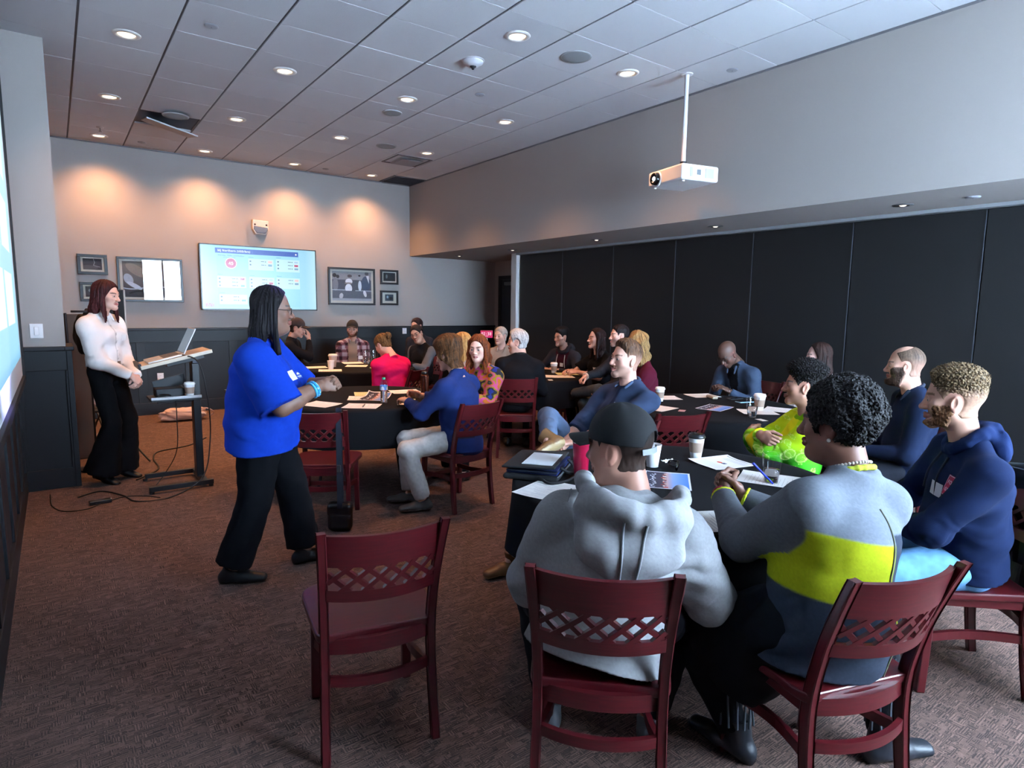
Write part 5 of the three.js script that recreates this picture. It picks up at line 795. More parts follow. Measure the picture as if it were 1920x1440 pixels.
  const patch = (name, a, c, w, h, m, o = {}) => { // small sticker or badge on the chest: a to the left, c above the chest point
    const { p, n } = stick(o.from ?? at(SC, a, c, 0.4), o.dir ?? mul3(uf, -1)); let r = nrm3(crs3(up, n)); const u2 = crs3(n, r), g = plate((u, v) => [(u - 0.5) * w, (v - 0.5) * h, -0.004 * ((u - 0.5) ** 2) * 4], 4, 2, 0.002); g.applyMatrix4(new THREE.Matrix4().makeBasis(A(r), A(u2), A(n)).setPosition(A(add3(p, n, 0.006)))); if (o.turn) g.rotateZ(0); return part(name, g, m, t); };
  // --- collar
  const ring = (c, n, rad, tubeR, o = {}) => { const R3 = new Field(), k = 18, nn = nrm3(n), a = nrm3(add3(ux, nn, -dot3(ux, nn))), f = crs3(a, nn); for (let i = 0; i < k; i++) { const A0 = i / k * 6.2832, A1 = (i + 1) / k * 6.2832, pt = (w) => add3(add3(c, a, Math.cos(w) * rad), f, Math.sin(w) * rad * (o.deep ?? 0.95)); if (o.open && Math.sin((A0 + A1) / 2) > o.open) continue; const q1 = add3(pt(A0), nn, Math.sin(A0) > 0 ? -(o.drop ?? 0) * Math.sin(A0) : 0), q2 = add3(pt(A1), nn, Math.sin(A1) > 0 ? -(o.drop ?? 0) * Math.sin(A1) : 0); R3.seg(q1, q2, tubeR, tubeR, { k: 0.006 }); } return R3; };
  const nk = nrm3(sub3(H2L([0, -0.1, -0.03]), NB));
  if (T.collar === 'crew') { const R3 = ring(add3(NB, nk, 0.012), nk, 0.062 + gap, 0.009, { drop: 0.02 }), bx = R3.box(0.01); part('neckband', surface(R3, bx[0], bx[1], 0.006 * q, { col: () => C(T.collarCol ?? T.col ?? '#888') }), softM, t); }
  if (T.collar === 'shirt') { const R3 = ring(add3(NB, nk, 0.016), nk, 0.064, 0.011, { drop: 0.03, open: 0.93 }); for (const e of [-1, 1]) R3.seg(at(NB, e * 0.052, 0.0, 0.045), at(NB, e * 0.045, -0.055, 0.085), 0.012, 0.008, { k: 0.012 }); const bx = R3.box(0.01); part('collar', surface(R3, bx[0], bx[1], 0.006 * q, { col: () => C(T.collarCol ?? T.col ?? '#888') }), softM, t); }
  if (T.collar === 'hood') { const R3 = ring(add3(NB, nk, 0.016), nk, 0.078, 0.027, { drop: 0.035 }); R3.ell(at(NB, 0, -0.03, -0.085), [0.115, 0.085, 0.05], { k: 0.04 }); R3.disp = (x, y, z) => 0.006 * noise(x * 16, y * 16, z * 16); const bx = R3.box(0.02); part('hood', surface(R3, bx[0], bx[1], 0.008 * q, { col: () => C(T.collarCol ?? T.col ?? '#888') }), topM, t); }
  // --- trousers or skirt
  const D = s.legwear, K = new Field();
  K.seg([-0.052, P[1] + 0.005, -0.008], [0.052, P[1] + 0.005, -0.008], 0.096 * b, 0.096 * b, { k: 0.03 });
  if (D.rise) K.seg([0, P[1], 0], [0, P[1] + D.rise, 0], 0.15 * b, 0.135 * b, { u: px, da: 0.11 * b, db: 0.095 * b, flat: [0, 1] });
  for (const l of legs) {
    const w = D.w ?? 1, end = lerp3(l.kn, l.an, D.end ?? 0.97);
    K.seg(l.hj, l.kn, 0.08 * b * w, 0.066 * w * (0.6 + 0.4 * b), { k: 0.03 }); K.seg(l.kn, end, 0.066 * w * (0.6 + 0.4 * b), (D.hemR ?? 0.052) * w, { k: 0.02, flat: [0, 1] });
  }
  if (s.seatBack) K.ell([0, P[1] - 0.03, -0.045], [0.15 * s.seatBack, 0.115 * s.seatBack, 0.105 * s.seatBack], { k: 0.05 });
  if (D.extra) D.extra(K, { legs, P, at });
  const df = (D.fold ?? 0.006) * 0.7; K.disp = (x, y, z) => { let v = df * noise(x * 9 + sdn, y * 9, z * 9); for (const l of legs) { const e = Math.hypot(x - l.kn[0], y - l.kn[1], z - l.kn[2]); if (e < 0.14) v += df * 0.7 * (1 - e / 0.14) * Math.sin(e * 170); } return v; };
  const kb = K.box(0.02), dc = C(D.col); part(D.name ?? 'trousers', surface(K, kb[0], kb[1], (D.cell ?? 0.012) * q, { col: D.colFn ? D.colFn(legs) : (x, y, z) => mul3(dc, 1 + 0.12 * noise(x * 30, y * 30, z * 30)), slack: 0.03, uv: D.uv }), D.mat ?? topM, t);
  // --- shoes
  if (s.shoes) for (const l of legs) {
    const f = nrm3(l.f.d ?? [0, 0, 1]), u = nrm3(l.f.up ?? [0, 1, 0]), u2 = nrm3(add3(u, f, -dot3(u, f))), sd = nrm3(crs3(u2, f)), pt = (a, c) => add3(add3(l.an, f, a), u2, c - 0.085), S = new Field();
    S.seg(pt(-0.045, 0.035), pt(0.06, 0.036), 0.036, 0.042, { u: sd, da: 0.034, db: 0.035, k: 0.02 }); S.seg(pt(0.06, 0.034), pt(0.165, 0.025), 0.044, 0.036, { u: sd, da: 0.034, db: 0.024, k: 0.02 }); S.seg(pt(-0.02, 0.05), pt(-0.004, s.shoes.high ? 0.14 : 0.085), 0.042, 0.046, { k: 0.02, flat: [0, 1] }); if (s.shoes.heel) S.seg(pt(-0.05, 0.0), pt(-0.05, 0.03), 0.026, 0.03, { k: 0.01 });
    const c0 = pt(0, 0.002); S.cut(mul3(u2, -1), -dot3(u2, c0)); const bx = S.box(0.01), a = C(s.shoes.c), so = C(s.shoes.sole ?? s.shoes.c), h0 = dot3(u2, c0);
    part('shoe', surface(S, bx[0], bx[1], 0.0062 * Math.max(0.8, q), { col: (x, y, z) => (dot3([x, y, z], u2) - h0 < 0.018 ? so : a) }), shoeM, t);
  }
  if (s.more) s.more({ ...frame, t, hd, H2L, hm, frame, patch, stick, G, legs, arms, skull, HF, q, at, ring, nk, K });
  return t;
}
// spectacles in head space
function glasses(api, col = '#1a1a1c') { const m = mat(col, 0.3), gs = []; for (const e of [-1, 1]) { gs.push(new THREE.TorusGeometry(0.021, 0.0018, 8, 28).scale(1.1, 0.8, 1).translate(e * 0.0315, -0.004, 0.1)); gs.push(tube([[e * 0.054, 0.002, 0.098], [e * 0.072, 0.004, 0.06], [e * 0.08, 0.004, 0.0], [e * 0.078, -0.012, -0.02]], 0.0017, 16, 6)); } gs.push(tube([[-0.009, 0.0, 0.102], [0, 0.003, 0.104], [0.009, 0, 0.102]], 0.0017, 8, 6)); api.hd('glasses', geo(gs), m); }
// baseball cap in head space: crown from the skull, stiff brim
function ballCap(api, col, o = {}) {
  const tl = o.tilt ?? 0.18, base = o.base ?? 0.03, c = C(col), crown = { eval: (x, y, z) => { const d = api.skull.eval(x, y * 0.97, z) - 0.012 - 0.0015 * Math.cos(Math.atan2(x, z + 0.01) * 6) * step(0.05, 0.12, y), cutY = base + tl * z - y; let r = Math.max(d, cutY); if (o.hole) { const hq = Math.hypot(x / 0.045, (y - (base - 0.02)) / 0.05) - 1; if (z < -0.05) r = Math.max(r, -hq * 0.04); } return r; } };
  api.hd('cap', surface(crown, [-0.115, -0.05, -0.135], [0.115, 0.165, 0.13], 0.0042 * api.q, { col: (x, y, z) => mul3(c, 1 + 0.2 * noise(x * 60, y * 60, z * 60)) }), softM);
  const by = base + tl * 0.09; api.hd('cap_brim', plate((u, v) => { const a = (u - 0.5) * 2, x = a * (0.078 - 0.012 * v), zz = 0.062 + (1 - a * a) * 0.03 + v * (0.082 * Math.sqrt(Math.max(0.02, 1 - 0.75 * a * a))); return [x, by + 0.008 - a * a * 0.024 - v * (o.droop ?? 0.012) + tl * 0.2 * (zz - 0.09), zz]; }, 20, 8, 0.004), mat(o.brim ?? col, 0.8));
  api.hd('cap_button', new THREE.SphereGeometry(0.007, 12, 8).scale(1, 0.6, 1).translate(0, 0.136, -0.012), mat(col, 0.8));
  if (o.hole) api.hd('cap_strap', plate((u, v) => { const a = (u - 0.5) * 1.25; return [0.082 * Math.sin(a), base - 0.028 - (v - 0.5) * 0.017, -0.026 - 0.088 * Math.cos(a)]; }, 18, 2, 0.004), mat(o.strap ?? '#7d8187', 0.5));
}
const badgeM = mat('#efeff4', 0.5);
// ---------------------------------------------------------------- people
const sit = (o = {}) => ({ LF: { a: [0.11, 0.09, 0.36 + (o.z ?? 0)], k: [0.15, 1, 1], ...o.LF }, RF: { a: [-0.11, 0.09, 0.36 + (o.z ?? 0)], k: [-0.15, 1, 1], ...o.RF } });
const lap = { L: { w: [0.07, 0.67, 0.27], e: [0.45, -1, -0.5], n: [0, -1, 0.2], curl: 0.45 }, R: { w: [-0.07, 0.67, 0.27], e: [-0.45, -1, -0.5], n: [0, -1, 0.2], curl: 0.45 } };
const black = { col: '#101013' }, SEAT = 0.555;
const shirtSplit = (base, inner, half = 0.05, low = -0.5) => (fr) => (x, y, z) => { const [a, b, f] = fr.toTorso(x, y, z), w = half * clamp(0.25 + (b - low) / -low * 1.1, 0.15, 1.6); return f > 0.02 && Math.abs(a) < w && b > low ? C(inner) : mul3(C(base), 1 + 0.06 * noise(x * 40, y * 40, z * 40)); };
const stars = {};
// standing presenter in the blue polo shirt
{
  const blue = C('#0f38a6'), p = person({ label: 'standing woman in a bright blue polo shirt and black trousers, dark hair and glasses', hip: [0.93, 0.9, -3.68], yaw: 66, head: [0.99, 1.545, -3.63], hy: 76, hp: 2, hs: 1.02, bulk: 1.42, belly: 1.22, bellyAt: 0.3, bust: 1.5, bustY: -0.05, seatBack: 1.05, fem: 1, shW: 0.2, armR: 1.4, q: 0.9, bareCell: 0.009, neckUp: 0.6,
    face: { skin: '#7d5a4a', lip: '#7c4642', brow: '#1c1412', fat: 0.9, lips: 1.15, nose: 1.15, iris: '#1d120c' },
    hair: { kind: 'long', c: '#0c0a0c', c2: '#1d191d', len: 0.3, t: 0.012, fall: 0.15, fwd: 0.0, back: 0.02, sideLen: 0.75, line: -0.022 },
    L: { w: [0.03, 1.13, 0.39], e: [0.6, -1, -0.5], d: [-0.9, 0.0, 0.35], n: [-0.1, -0.5, -0.9], curl: 0.75, thumb: 0.7 }, R: { w: [-0.12, 1.12, 0.33], e: [-0.7, -1, -0.3], d: [0.45, -0.02, 0.85], n: [0.9, -0.25, -0.2], curl: 0.65, thumb: 0.6 },
    LF: { a: [0.1, 0.085, 0.2], k: [0.2, 0, 1], d: [0.3, 0, 1] }, RF: { a: [-0.12, 0.085, -0.17], k: [-0.2, 0, 1], d: [-0.1, 0, 1] }, thighL: 0.42, shinL: 0.415,
    top: { name: 'polo_shirt', col: '#0f38a6', sleeve: 'short', slv: 0.98, armLoose: 0.022, hem: -0.13, loose: 0.035, collar: 'shirt', collarCol: '#0c2f92', fold: 0.009, cell: 0.0105, colFn: (fr) => (x, y, z) => { const [a, b, f] = fr.toTorso(x, y, z); return f > 0 && Math.abs(a) < 0.018 && b > -0.2 && b < 0.02 ? mul3(blue, 0.75) : mul3(blue, 1 + 0.05 * noise(x * 40, y * 40, z * 40)); } },
    legwear: { col: '#0b0c11', w: 1.18, hemR: 0.085, fold: 0.008, end: 0.93 }, shoes: { c: '#121216', heel: true },
    more: (api) => {
      glasses(api, '#2a1614');
      api.patch('name_badge', -0.09, -0.13, 0.095, 0.06, badgeM);
      api.patch('chest_logo', 0.075, -0.15, 0.07, 0.05, mat('#ffffff', 0.6, { map: canvas(128, 96, (g, w, h) => { g.fillStyle = '#0f38a6'; g.fillRect(0, 0, w, h); g.fillStyle = '#fff'; g.beginPath(); g.arc(w / 2, h * 0.5, 30, 3.14, 6.28); g.fill(); g.fillStyle = '#0f38a6'; g.beginPath(); g.arc(w / 2 - 14, h * 0.48, 9, 0, 7); g.arc(w / 2 + 14, h * 0.48, 9, 0, 7); g.fill(); g.fillStyle = '#fff'; g.fillRect(20, 62, 88, 7); g.fillRect(34, 76, 60, 5); }) }));
      const a = api.arms[1], fd = nrm3(sub3(a.wr, a.el)), c = add3(a.wr, fd, -0.035), Rg = api.ring(c, fd, 0.041, 0.008, { deep: 1 }), bx = Rg.box(0.01), c2 = add3(c, fd, -0.018), R2 = api.ring(c2, fd, 0.043, 0.006, { deep: 1 }), b2 = R2.box(0.01);
      part('bracelet', surface(Rg, bx[0], bx[1], 0.004, { col: (x, y, z) => (Math.sin(x * 400) + Math.sin(y * 300) > 0.4 ? C('#d8f2ff') : C('#3aa7e8')) }), softM, api.t); part('bracelet', surface(R2, b2[0], b2[1], 0.004, { col: () => C('#58c4f2') }), softM, api.t);
    } });
}
// presenter in the white blouse by the stand
person({ label: 'standing woman in a white blouse and wide black trousers with dark red hair, hands clasped', hip: [0.33, 0.98, -6.43], yaw: 52, head: [0.37, 1.635, -6.4], hy: 55, hp: 4, bulk: 0.95, bust: 1.05, fem: 1, q: 1.15, neckUp: 0.6,
  face: { skin: '#dba996', lip: '#b0524f', brow: '#33201c', smile: 0.7, jaw: 0.94 }, hair: { kind: 'long', c: '#1c0d0f', c2: '#4a1d1e', len: 0.27, fwd: 0.035, line: -0.008, w: 1.02, fall: 0.1 },
  L: { w: [0.05, 0.93, 0.24], e: [0.6, -0.4, -0.7], d: [-0.65, -0.6, 0.45], n: [-0.2, -0.4, -0.9], curl: 0.6 }, R: { w: [-0.05, 0.95, 0.25], e: [-0.6, -0.4, -0.7], d: [0.6, -0.65, 0.4], n: [0.2, -0.4, -0.9], curl: 0.55 }, armL: 0.3, foreL: 0.265,
  LF: { a: [0.1, 0.11, 0.02], k: [0, 0, 1], d: [0.15, -0.3, 1] }, RF: { a: [-0.1, 0.11, -0.02], k: [0, 0, 1], d: [-0.15, -0.3, 1] }, thighL: 0.45, shinL: 0.44,
  top: { name: 'blouse', col: '#e9e2e0', collar: 'shirt', collarCol: '#f4efee', colFn: (fr) => (x, y, z) => { const [a, b, f] = fr.toTorso(x, y, z); return mul3(C('#e9e2e0'), f > 0 && (Math.abs(Math.abs(a) - 0.014) < 0.003) ? 0.7 : f > 0 && Math.abs(a) < 0.006 && Math.abs((b * 14) % 1 + 0.5) < 0.12 ? 0.55 : 1); }, hem: 0.05, loose: 0.012, armLoose: 0.014, fold: 0.009, cell: 0.01, cuff: 0.0 }, legwear: { col: '#08080b', rise: 0.12, w: 1.12, hemR: 0.125, end: 1.02, fold: 0.007 }, shoes: { c: '#0d0d10', heel: true },
  more: (api) => { api.patch('name_badge', 0.085, -0.14, 0.085, 0.055, mat('#f5f3f2', 0.5)); const b = api.ring(api.at(api.P, 0, 0.075, 0), [0, 1, 0], 0.145, 0.016, { deep: 0.72 }), x = b.box(0.01); part('belt', surface(b, x[0], x[1], 0.007, { col: () => C('#0a0a0c') }), softM, api.t); api.patch('belt_buckle', 0, -0.36, 0.05, 0.035, mat('#8a8378', 0.3, { metalness: 0.8 })); } });
// --- far table
person({ label: 'seated person in a peaked cap with a hand over the mouth, just past the presenter', hip: [2.62, SEAT, -8.62], yaw: 60, head: [2.65, 1.265, -8.52], hy: 55, hp: 14, q: 1.5, bulk: 1, face: { skin: '#b98a78', brow: '#2a1c18' }, hair: { kind: 'short', c: '#1b1413', c2: '#33241f', t: 0.008 },
  L: lap.L, R: { w: [-0.06, 1.1, 0.22], e: [-0.5, -1, 0.2], d: [0.35, 0.9, -0.1], n: [0.5, 0, -0.9], curl: 0.25 }, ...sit(), top: { name: 'sweater', col: '#121216', collar: 'crew' }, legwear: black, shoes: { c: '#151518' }, more: (api) => ballCap(api, '#2a2022', { brim: '#1a1416' }) });
person({ label: 'bearded man in a dark cap and open plaid shirt facing us at the far table', hip: [3.63, SEAT, -9.02], yaw: 338, head: [3.6, 1.225, -8.94], hy: 335, hp: 3, q: 1.4, bulk: 1.08, face: { skin: '#c08d78', brow: '#3a2620' }, hair: { kind: 'short', c: '#2c1d18', c2: '#4a3226', t: 0.007 }, beard: { c: '#34201a', c2: '#5a3a2c', t: 0.012 },
  ...lap, ...sit(), top: { name: 'plaid_shirt', collar: 'shirt', collarCol: '#6b5560', colFn: (fr) => (x, y, z) => { const [a, b, f] = fr.toTorso(x, y, z); if (f > 0.02 && Math.abs(a) < 0.065 && b < 0.05) return C('#8d7b6c'); const u = Math.sin((x - z) * 62) > 0.1, v = Math.sin(y * 58) > 0.1; return C(u && v ? '#2c1c26' : u || v ? '#6a4a55' : '#a79aa2'); } }, legwear: { col: '#22242c' }, shoes: { c: '#2a221e' },
  more: (api) => { ballCap(api, '#161618'); api.patch('name_badge', 0.12, -0.2, 0.09, 0.055, badgeM); } });
person({ label: 'woman in a hot pink blouse with hair in a bun, bowed over the far table', hip: [3.1, SEAT, -6.42], yaw: 188, head: [3.05, 1.125, -6.66], hy: 200, hp: 34, q: 1.2, bulk: 0.92, fem: 1, hunch: 0.05, face: { skin: '#d9a58e', brow: '#5a4030' }, hair: { kind: 'bun', c: '#2c1e14', c2: '#7c5a34', t: 0.014 },
  L: { w: [0.0, 0.78, 0.34], e: [0.25, -1, -0.3], n: [0, -1, 0], curl: 0.4 }, R: { w: [-0.1, 0.78, 0.34], e: [-0.4, -1, -0.2], n: [0, -1, 0], curl: 0.4 }, ...sit(), top: { name: 'blouse', col: '#d91456', fold: 0.011, armLoose: 0.012, collar: 'crew', collarCol: '#c01050' }, legwear: { col: '#181a22' }, shoes: { c: '#1a1a1e' } });
person({ label: 'man in glasses and a black vest over grey sleeves leaning his head to one side', hip: [4.18, SEAT, -7.82], yaw: 285, head: [4.09, 1.19, -7.8], hy: 305, hp: 10, hr: 16, q: 1.35, bulk: 1.1, face: { skin: '#b98d78', brow: '#241916', fat: 0.2 }, hair: { kind: 'short', c: '#171214', c2: '#2c2220', t: 0.012 },
  L: { w: [0.12, 0.8, 0.4], e: [0.5, -1, -0.2], curl: 0.4 }, R: lap.R, ...sit(), top: { name: 'vest_and_shirt', collar: 'crew', collarCol: '#141418', colFn: (fr) => (x, y, z) => { const [a] = fr.toTorso(x, y, z); return Math.abs(a) > 0.185 ? C('#5d6066') : C('#141418'); } }, legwear: { col: '#17181d' }, shoes: { c: '#151517' }, more: (api) => glasses(api) });
person({ label: 'short-haired man whose forehead shows over the head of the man in glasses', hip: [4.72, SEAT, -8.85], yaw: 300, head: [4.61, 1.265, -8.8], hy: 296, hp: 5, q: 1.5, face: { skin: '#d2a593', brow: '#2a1d1a' }, hair: { kind: 'short', c: '#1a1314', c2: '#33252a', t: 0.01 }, ...lap, ...sit(), top: { name: 'sweater', col: '#2c2c33', collar: 'crew' }, legwear: black, shoes: { c: '#151517' } });
// --- middle table
person({ label: 'person in a royal blue blazer and cream trousers with swept brown hair seen from behind', hip: [2.55, SEAT, -4.14], yaw: 242, twist: -34, head: [2.5, 1.2, -4.24], hy: 208, hp: 12, bulk: 1.14, shW: 0.208, q: 0.95, face: { skin: '#d3a088', brow: '#6a4a30' }, hair: { kind: 'swept', c: '#24150c', c2: '#6c4426', t: 0.02, top: 0.026 },
  L: { w: [-0.18, 0.81, 0.42], e: [0.6, -1, 0.1], d: [-0.8, 0.1, 0.5], n: [-0.3, -1, 0], curl: 0.45 }, R: { w: [-0.4, 0.82, 0.3], e: [-0.9, -0.8, 0.1], d: [-0.1, 0.3, 0.9], n: [0.6, -0.5, 0], curl: 0.7 },
  LF: { a: [0.16, 0.09, 0.3], k: [0.3, 1, 1], d: [0.2, 0, 1] }, RF: { a: [-0.06, 0.09, 0.4], k: [-0.1, 1, 1] }, top: { name: 'blazer', col: '#1f3066', hem: -0.1, loose: 0.022, armLoose: 0.012, fold: 0.007, cell: 0.009, neckUp: 0.035, extra: (G) => { G.seg([-0.05, 0.5, -0.03], [0.05, 0.5, -0.03], 0.15, 0.15, { k: 0.05 }); G.seg([0.1, 0.54, 0.0], [0.12, 0.53, 0.12], 0.105, 0.095, { k: 0.05, flat: [0, 1] }); }, collar: 'crew', collarCol: '#18244e', cuff: -0.02 }, legwear: { col: '#c3bfba', fold: 0.009, w: 1.06, hemR: 0.062, end: 0.95 }, shoes: { c: '#4e4a48', sole: '#8a8580' },
  more: (api) => { api.patch('pocket_flap', 0.0, 0, 0.15, 0.055, mat('#18254f', 0.85), { from: [0.5, 0.6, -0.02], dir: [-1, 0, 0] }); } });
person({ label: 'blonde woman with her back to us, hair showing just behind the blue blazer', hip: [3.42, SEAT, -5.5], yaw: 230, head: [3.38, 1.185, -5.46], hy: 190, hp: 4, q: 1.4, fem: 1, bulk: 0.9, face: { skin: '#dcae98', brow: '#8a6a40' }, hair: { kind: 'long', c: '#6e4a28', c2: '#b58a52', len: 0.24, w: 1.03 }, ...lap, ...sit(), top: { name: 'blouse', col: '#8f8683', collar: 'crew' }, legwear: black, shoes: { c: '#221d1b' } });
person({ label: 'red-haired woman in a colourful patterned blouse looking past the blue blazer', hip: [3.25, SEAT, -4.86], yaw: 282, head: [3.18, 1.19, -4.85], hy: 309, hp: 4, q: 1.0, fem: 1, bulk: 0.92, bust: 1, face: { skin: '#e3b6a5', lip: '#a4504e', brow: '#4e2c1e', jaw: 0.92, iris: '#2c3a40' }, hair: { kind: 'long', c: '#2e140c', c2: '#844524', len: 0.26, w: 1.06, fwd: 0.045, line: -0.01, wave: 0.003 },
  L: { w: [0.1, 0.79, 0.36], e: [0.5, -1, -0.2], curl: 0.4 }, R: lap.R, ...sit(), top: { name: 'patterned_blouse', cell: 0.0085, armLoose: 0.014, collar: 'crew', collarCol: '#2a3c8c', colFn: (fr) => { const pal = ['#b5447f', '#a85f22', '#2a353c', '#56542a', '#b9b0aa', '#22307c', '#24282e', '#8e7226'].map(C); return (x, y, z) => { const v = noise(x * 10, y * 10, z * 10) * 2.2 + noise(x * 5 + 4, y * 5, z * 5) * 2.4; return pal[((Math.floor(v) % 8) + 8) % 8]; }; } }, legwear: { col: '#15161b' }, shoes: { c: '#1c1a1c' } });
// --- corner table by the column
person({ label: 'man in a beige shirt with grey hair partly behind the silver-haired man', hip: [5.04, SEAT, -7.06], yaw: 300, head: [4.98, 1.18, -7.03], hy: 292, hp: 0, q: 1.4, face: { skin: '#d3a593', brow: '#8a8078' }, hair: { kind: 'short', c: '#8d8078', c2: '#c2b4a8', t: 0.012 }, ...lap, ...sit(), top: { name: 'shirt', col: '#9a8c82', collar: 'shirt' }, legwear: black, shoes: { c: '#1a1a1c' }, more: (api) => api.patch('name_badge', 0.09, -0.13, 0.08, 0.05, badgeM) });
person({ label: 'silver-haired man in a black jacket with his back to us at the corner table', hip: [3.95, SEAT, -5.28], yaw: 140, head: [4.03, 1.21, -5.37], hy: 225, hp: 2, q: 1.05, bulk: 1.12, shW: 0.2, face: { skin: '#cf9c88', brow: '#8d8880', fat: 0.3 }, hair: { kind: 'short', c: '#7c7a7c', c2: '#c9c5c2', t: 0.018, top: 0.006 }, L: { w: [0.14, 0.79, 0.34], e: [0.5, -1, -0.2], curl: 0.4 }, R: { w: [-0.14, 0.79, 0.34], e: [-0.5, -1, -0.2], curl: 0.4 }, ...sit(), top: { name: 'jacket', col: '#0c0d12', collar: 'shirt', collarCol: '#0c0d12', loose: 0.02 }, legwear: black, shoes: { c: '#141416' } });
person({ label: 'smiling youth with black hair in a grey zip hoodie over a maroon shirt', hip: [5.66, SEAT, -6.42], yaw: 282, head: [5.52, 1.185, -6.36], hy: 268, hp: 3, q: 1.2, bulk: 0.98, face: { skin: '#c99f8f', brow: '#16100f', smile: 0.9, lip: '#a05850' }, hair: { kind: 'curly', c: '#0c0a0b', c2: '#1f1a1b', t: 0.012, top: 0.02, curl: 0.4, fringe: 0.012 }, L: { w: [0.12, 0.75, 0.32], e: [0.8, -0.6, -0.1], curl: 0.4 }, R: { w: [-0.12, 0.75, 0.32], e: [-0.8, -0.6, -0.1], curl: 0.4 }, ...sit(), top: { name: 'zip_hoodie', collar: 'hood', collarCol: '#2d2e35', colFn: shirtSplit('#31323a', '#3a1322', 0.075, -0.6) }, legwear: { col: '#1a1b22' }, shoes: { c: '#1d1d20' },
  more: (api) => { api.patch('round_badge', 0.03, -0.13, 0.05, 0.05, badgeM); for (const e of [-1, 1]) { const p0 = api.stick(api.at(api.SC ?? api.frame.SC, e * 0.06, 0.0, 0.4), mul3(api.frame.uf, -1)).p, p1 = api.stick(api.at(api.frame.SC, e * 0.075, -0.17, 0.4), mul3(api.frame.uf, -1)).p; part('drawstring', tube([p0, add3(lerp3(p0, p1, 0.5), api.frame.uf, 0.012), p1].map((p) => add3(p, api.frame.uf, 0.006)), 0.005, 12, 6), mat('#d8d6d4', 0.7), api.t); } } });
person({ label: 'laughing woman with long dark hair in a black short-sleeved top, forearms on the table', hip: [5.48, SEAT, -5.5], yaw: 262, head: [5.37, 1.205, -5.53], hy: 248, hp: -4, q: 1.05, fem: 1, bulk: 0.98, bust: 1.05, bareCell: 0.011, face: { skin: '#d9aa98', smile: 1, open: 1, lip: '#b0504e', brow: '#221614', jaw: 0.94 }, hair: { kind: 'long', c: '#0f090a', c2: '#2e1918', len: 0.3, w: 1.05, fwd: -0.02, line: -0.024, wave: 0.004 },
  L: { w: [0.06, 0.81, 0.42], e: [0.8, -0.8, 0.2], d: [-0.5, 0, 0.8], n: [-0.4, -0.7, 0], curl: 0.5 }, R: { w: [-0.1, 0.81, 0.46], e: [-0.8, -0.8, 0.2], d: [0.35, 0, 0.9], n: [0.5, -0.7, 0], curl: 0.5 }, ...sit(), top: { name: 'top', col: '#0d0d10', sleeve: 'short', slv: 0.72, gap: 0.012 }, legwear: black, shoes: { c: '#1a1618' }, more: (api) => api.patch('name_badge', 0.08, -0.13, 0.095, 0.06, badgeM) });
person({ label: 'man with cropped dark hair in a dark grey jacket with a white shirt cuff', hip: [5.12, SEAT, -4.82], yaw: 250, head: [5.08, 1.275, -4.87], hy: 244, hp: -2, q: 1.05, bulk: 1.1, face: { skin: '#d3a391', smile: 0.8, brow: '#1c1414', stubble: '#3a2a28' }, hair: { kind: 'short', c: '#100d0f', c2: '#2a2224', t: 0.011, fade: true }, L: { w: [0.2, 0.72, 0.36], e: [0.7, -0.5, -0.2], curl: 0.7 }, R: { w: [-0.02, 0.83, 0.45], e: [-0.6, -0.9, -0.1], d: [0.3, -0.45, 0.85], n: [0.3, -0.9, -0.4], curl: 0.85, thumb: 0.6 },
  LF: { a: [-0.2, 0.62, 0.52], k: [0.9, 0.4, 0.4], d: [-0.75, -0.2, 0.5], up: [0.2, 0.7, 0.7] }, RF: { a: [-0.06, 0.09, 0.42], k: [-0.1, 1, 1] }, top: { name: 'jacket', col: '#24262c', collar: 'shirt', collarCol: '#2c2e35' }, legwear: { col: '#3d4244' }, shoes: { c: '#1c1716' },
  more: (api) => { const a = api.arms[1], fd = nrm3(sub3(a.wr, a.el)), Rg = api.ring(add3(a.wr, fd, 0.004), fd, 0.033, 0.008, { deep: 1 }), b = Rg.box(0.01); part('shirt_cuff', surface(Rg, b[0], b[1], 0.005, { col: () => C('#e3d6d2') }), softM, api.t); } });
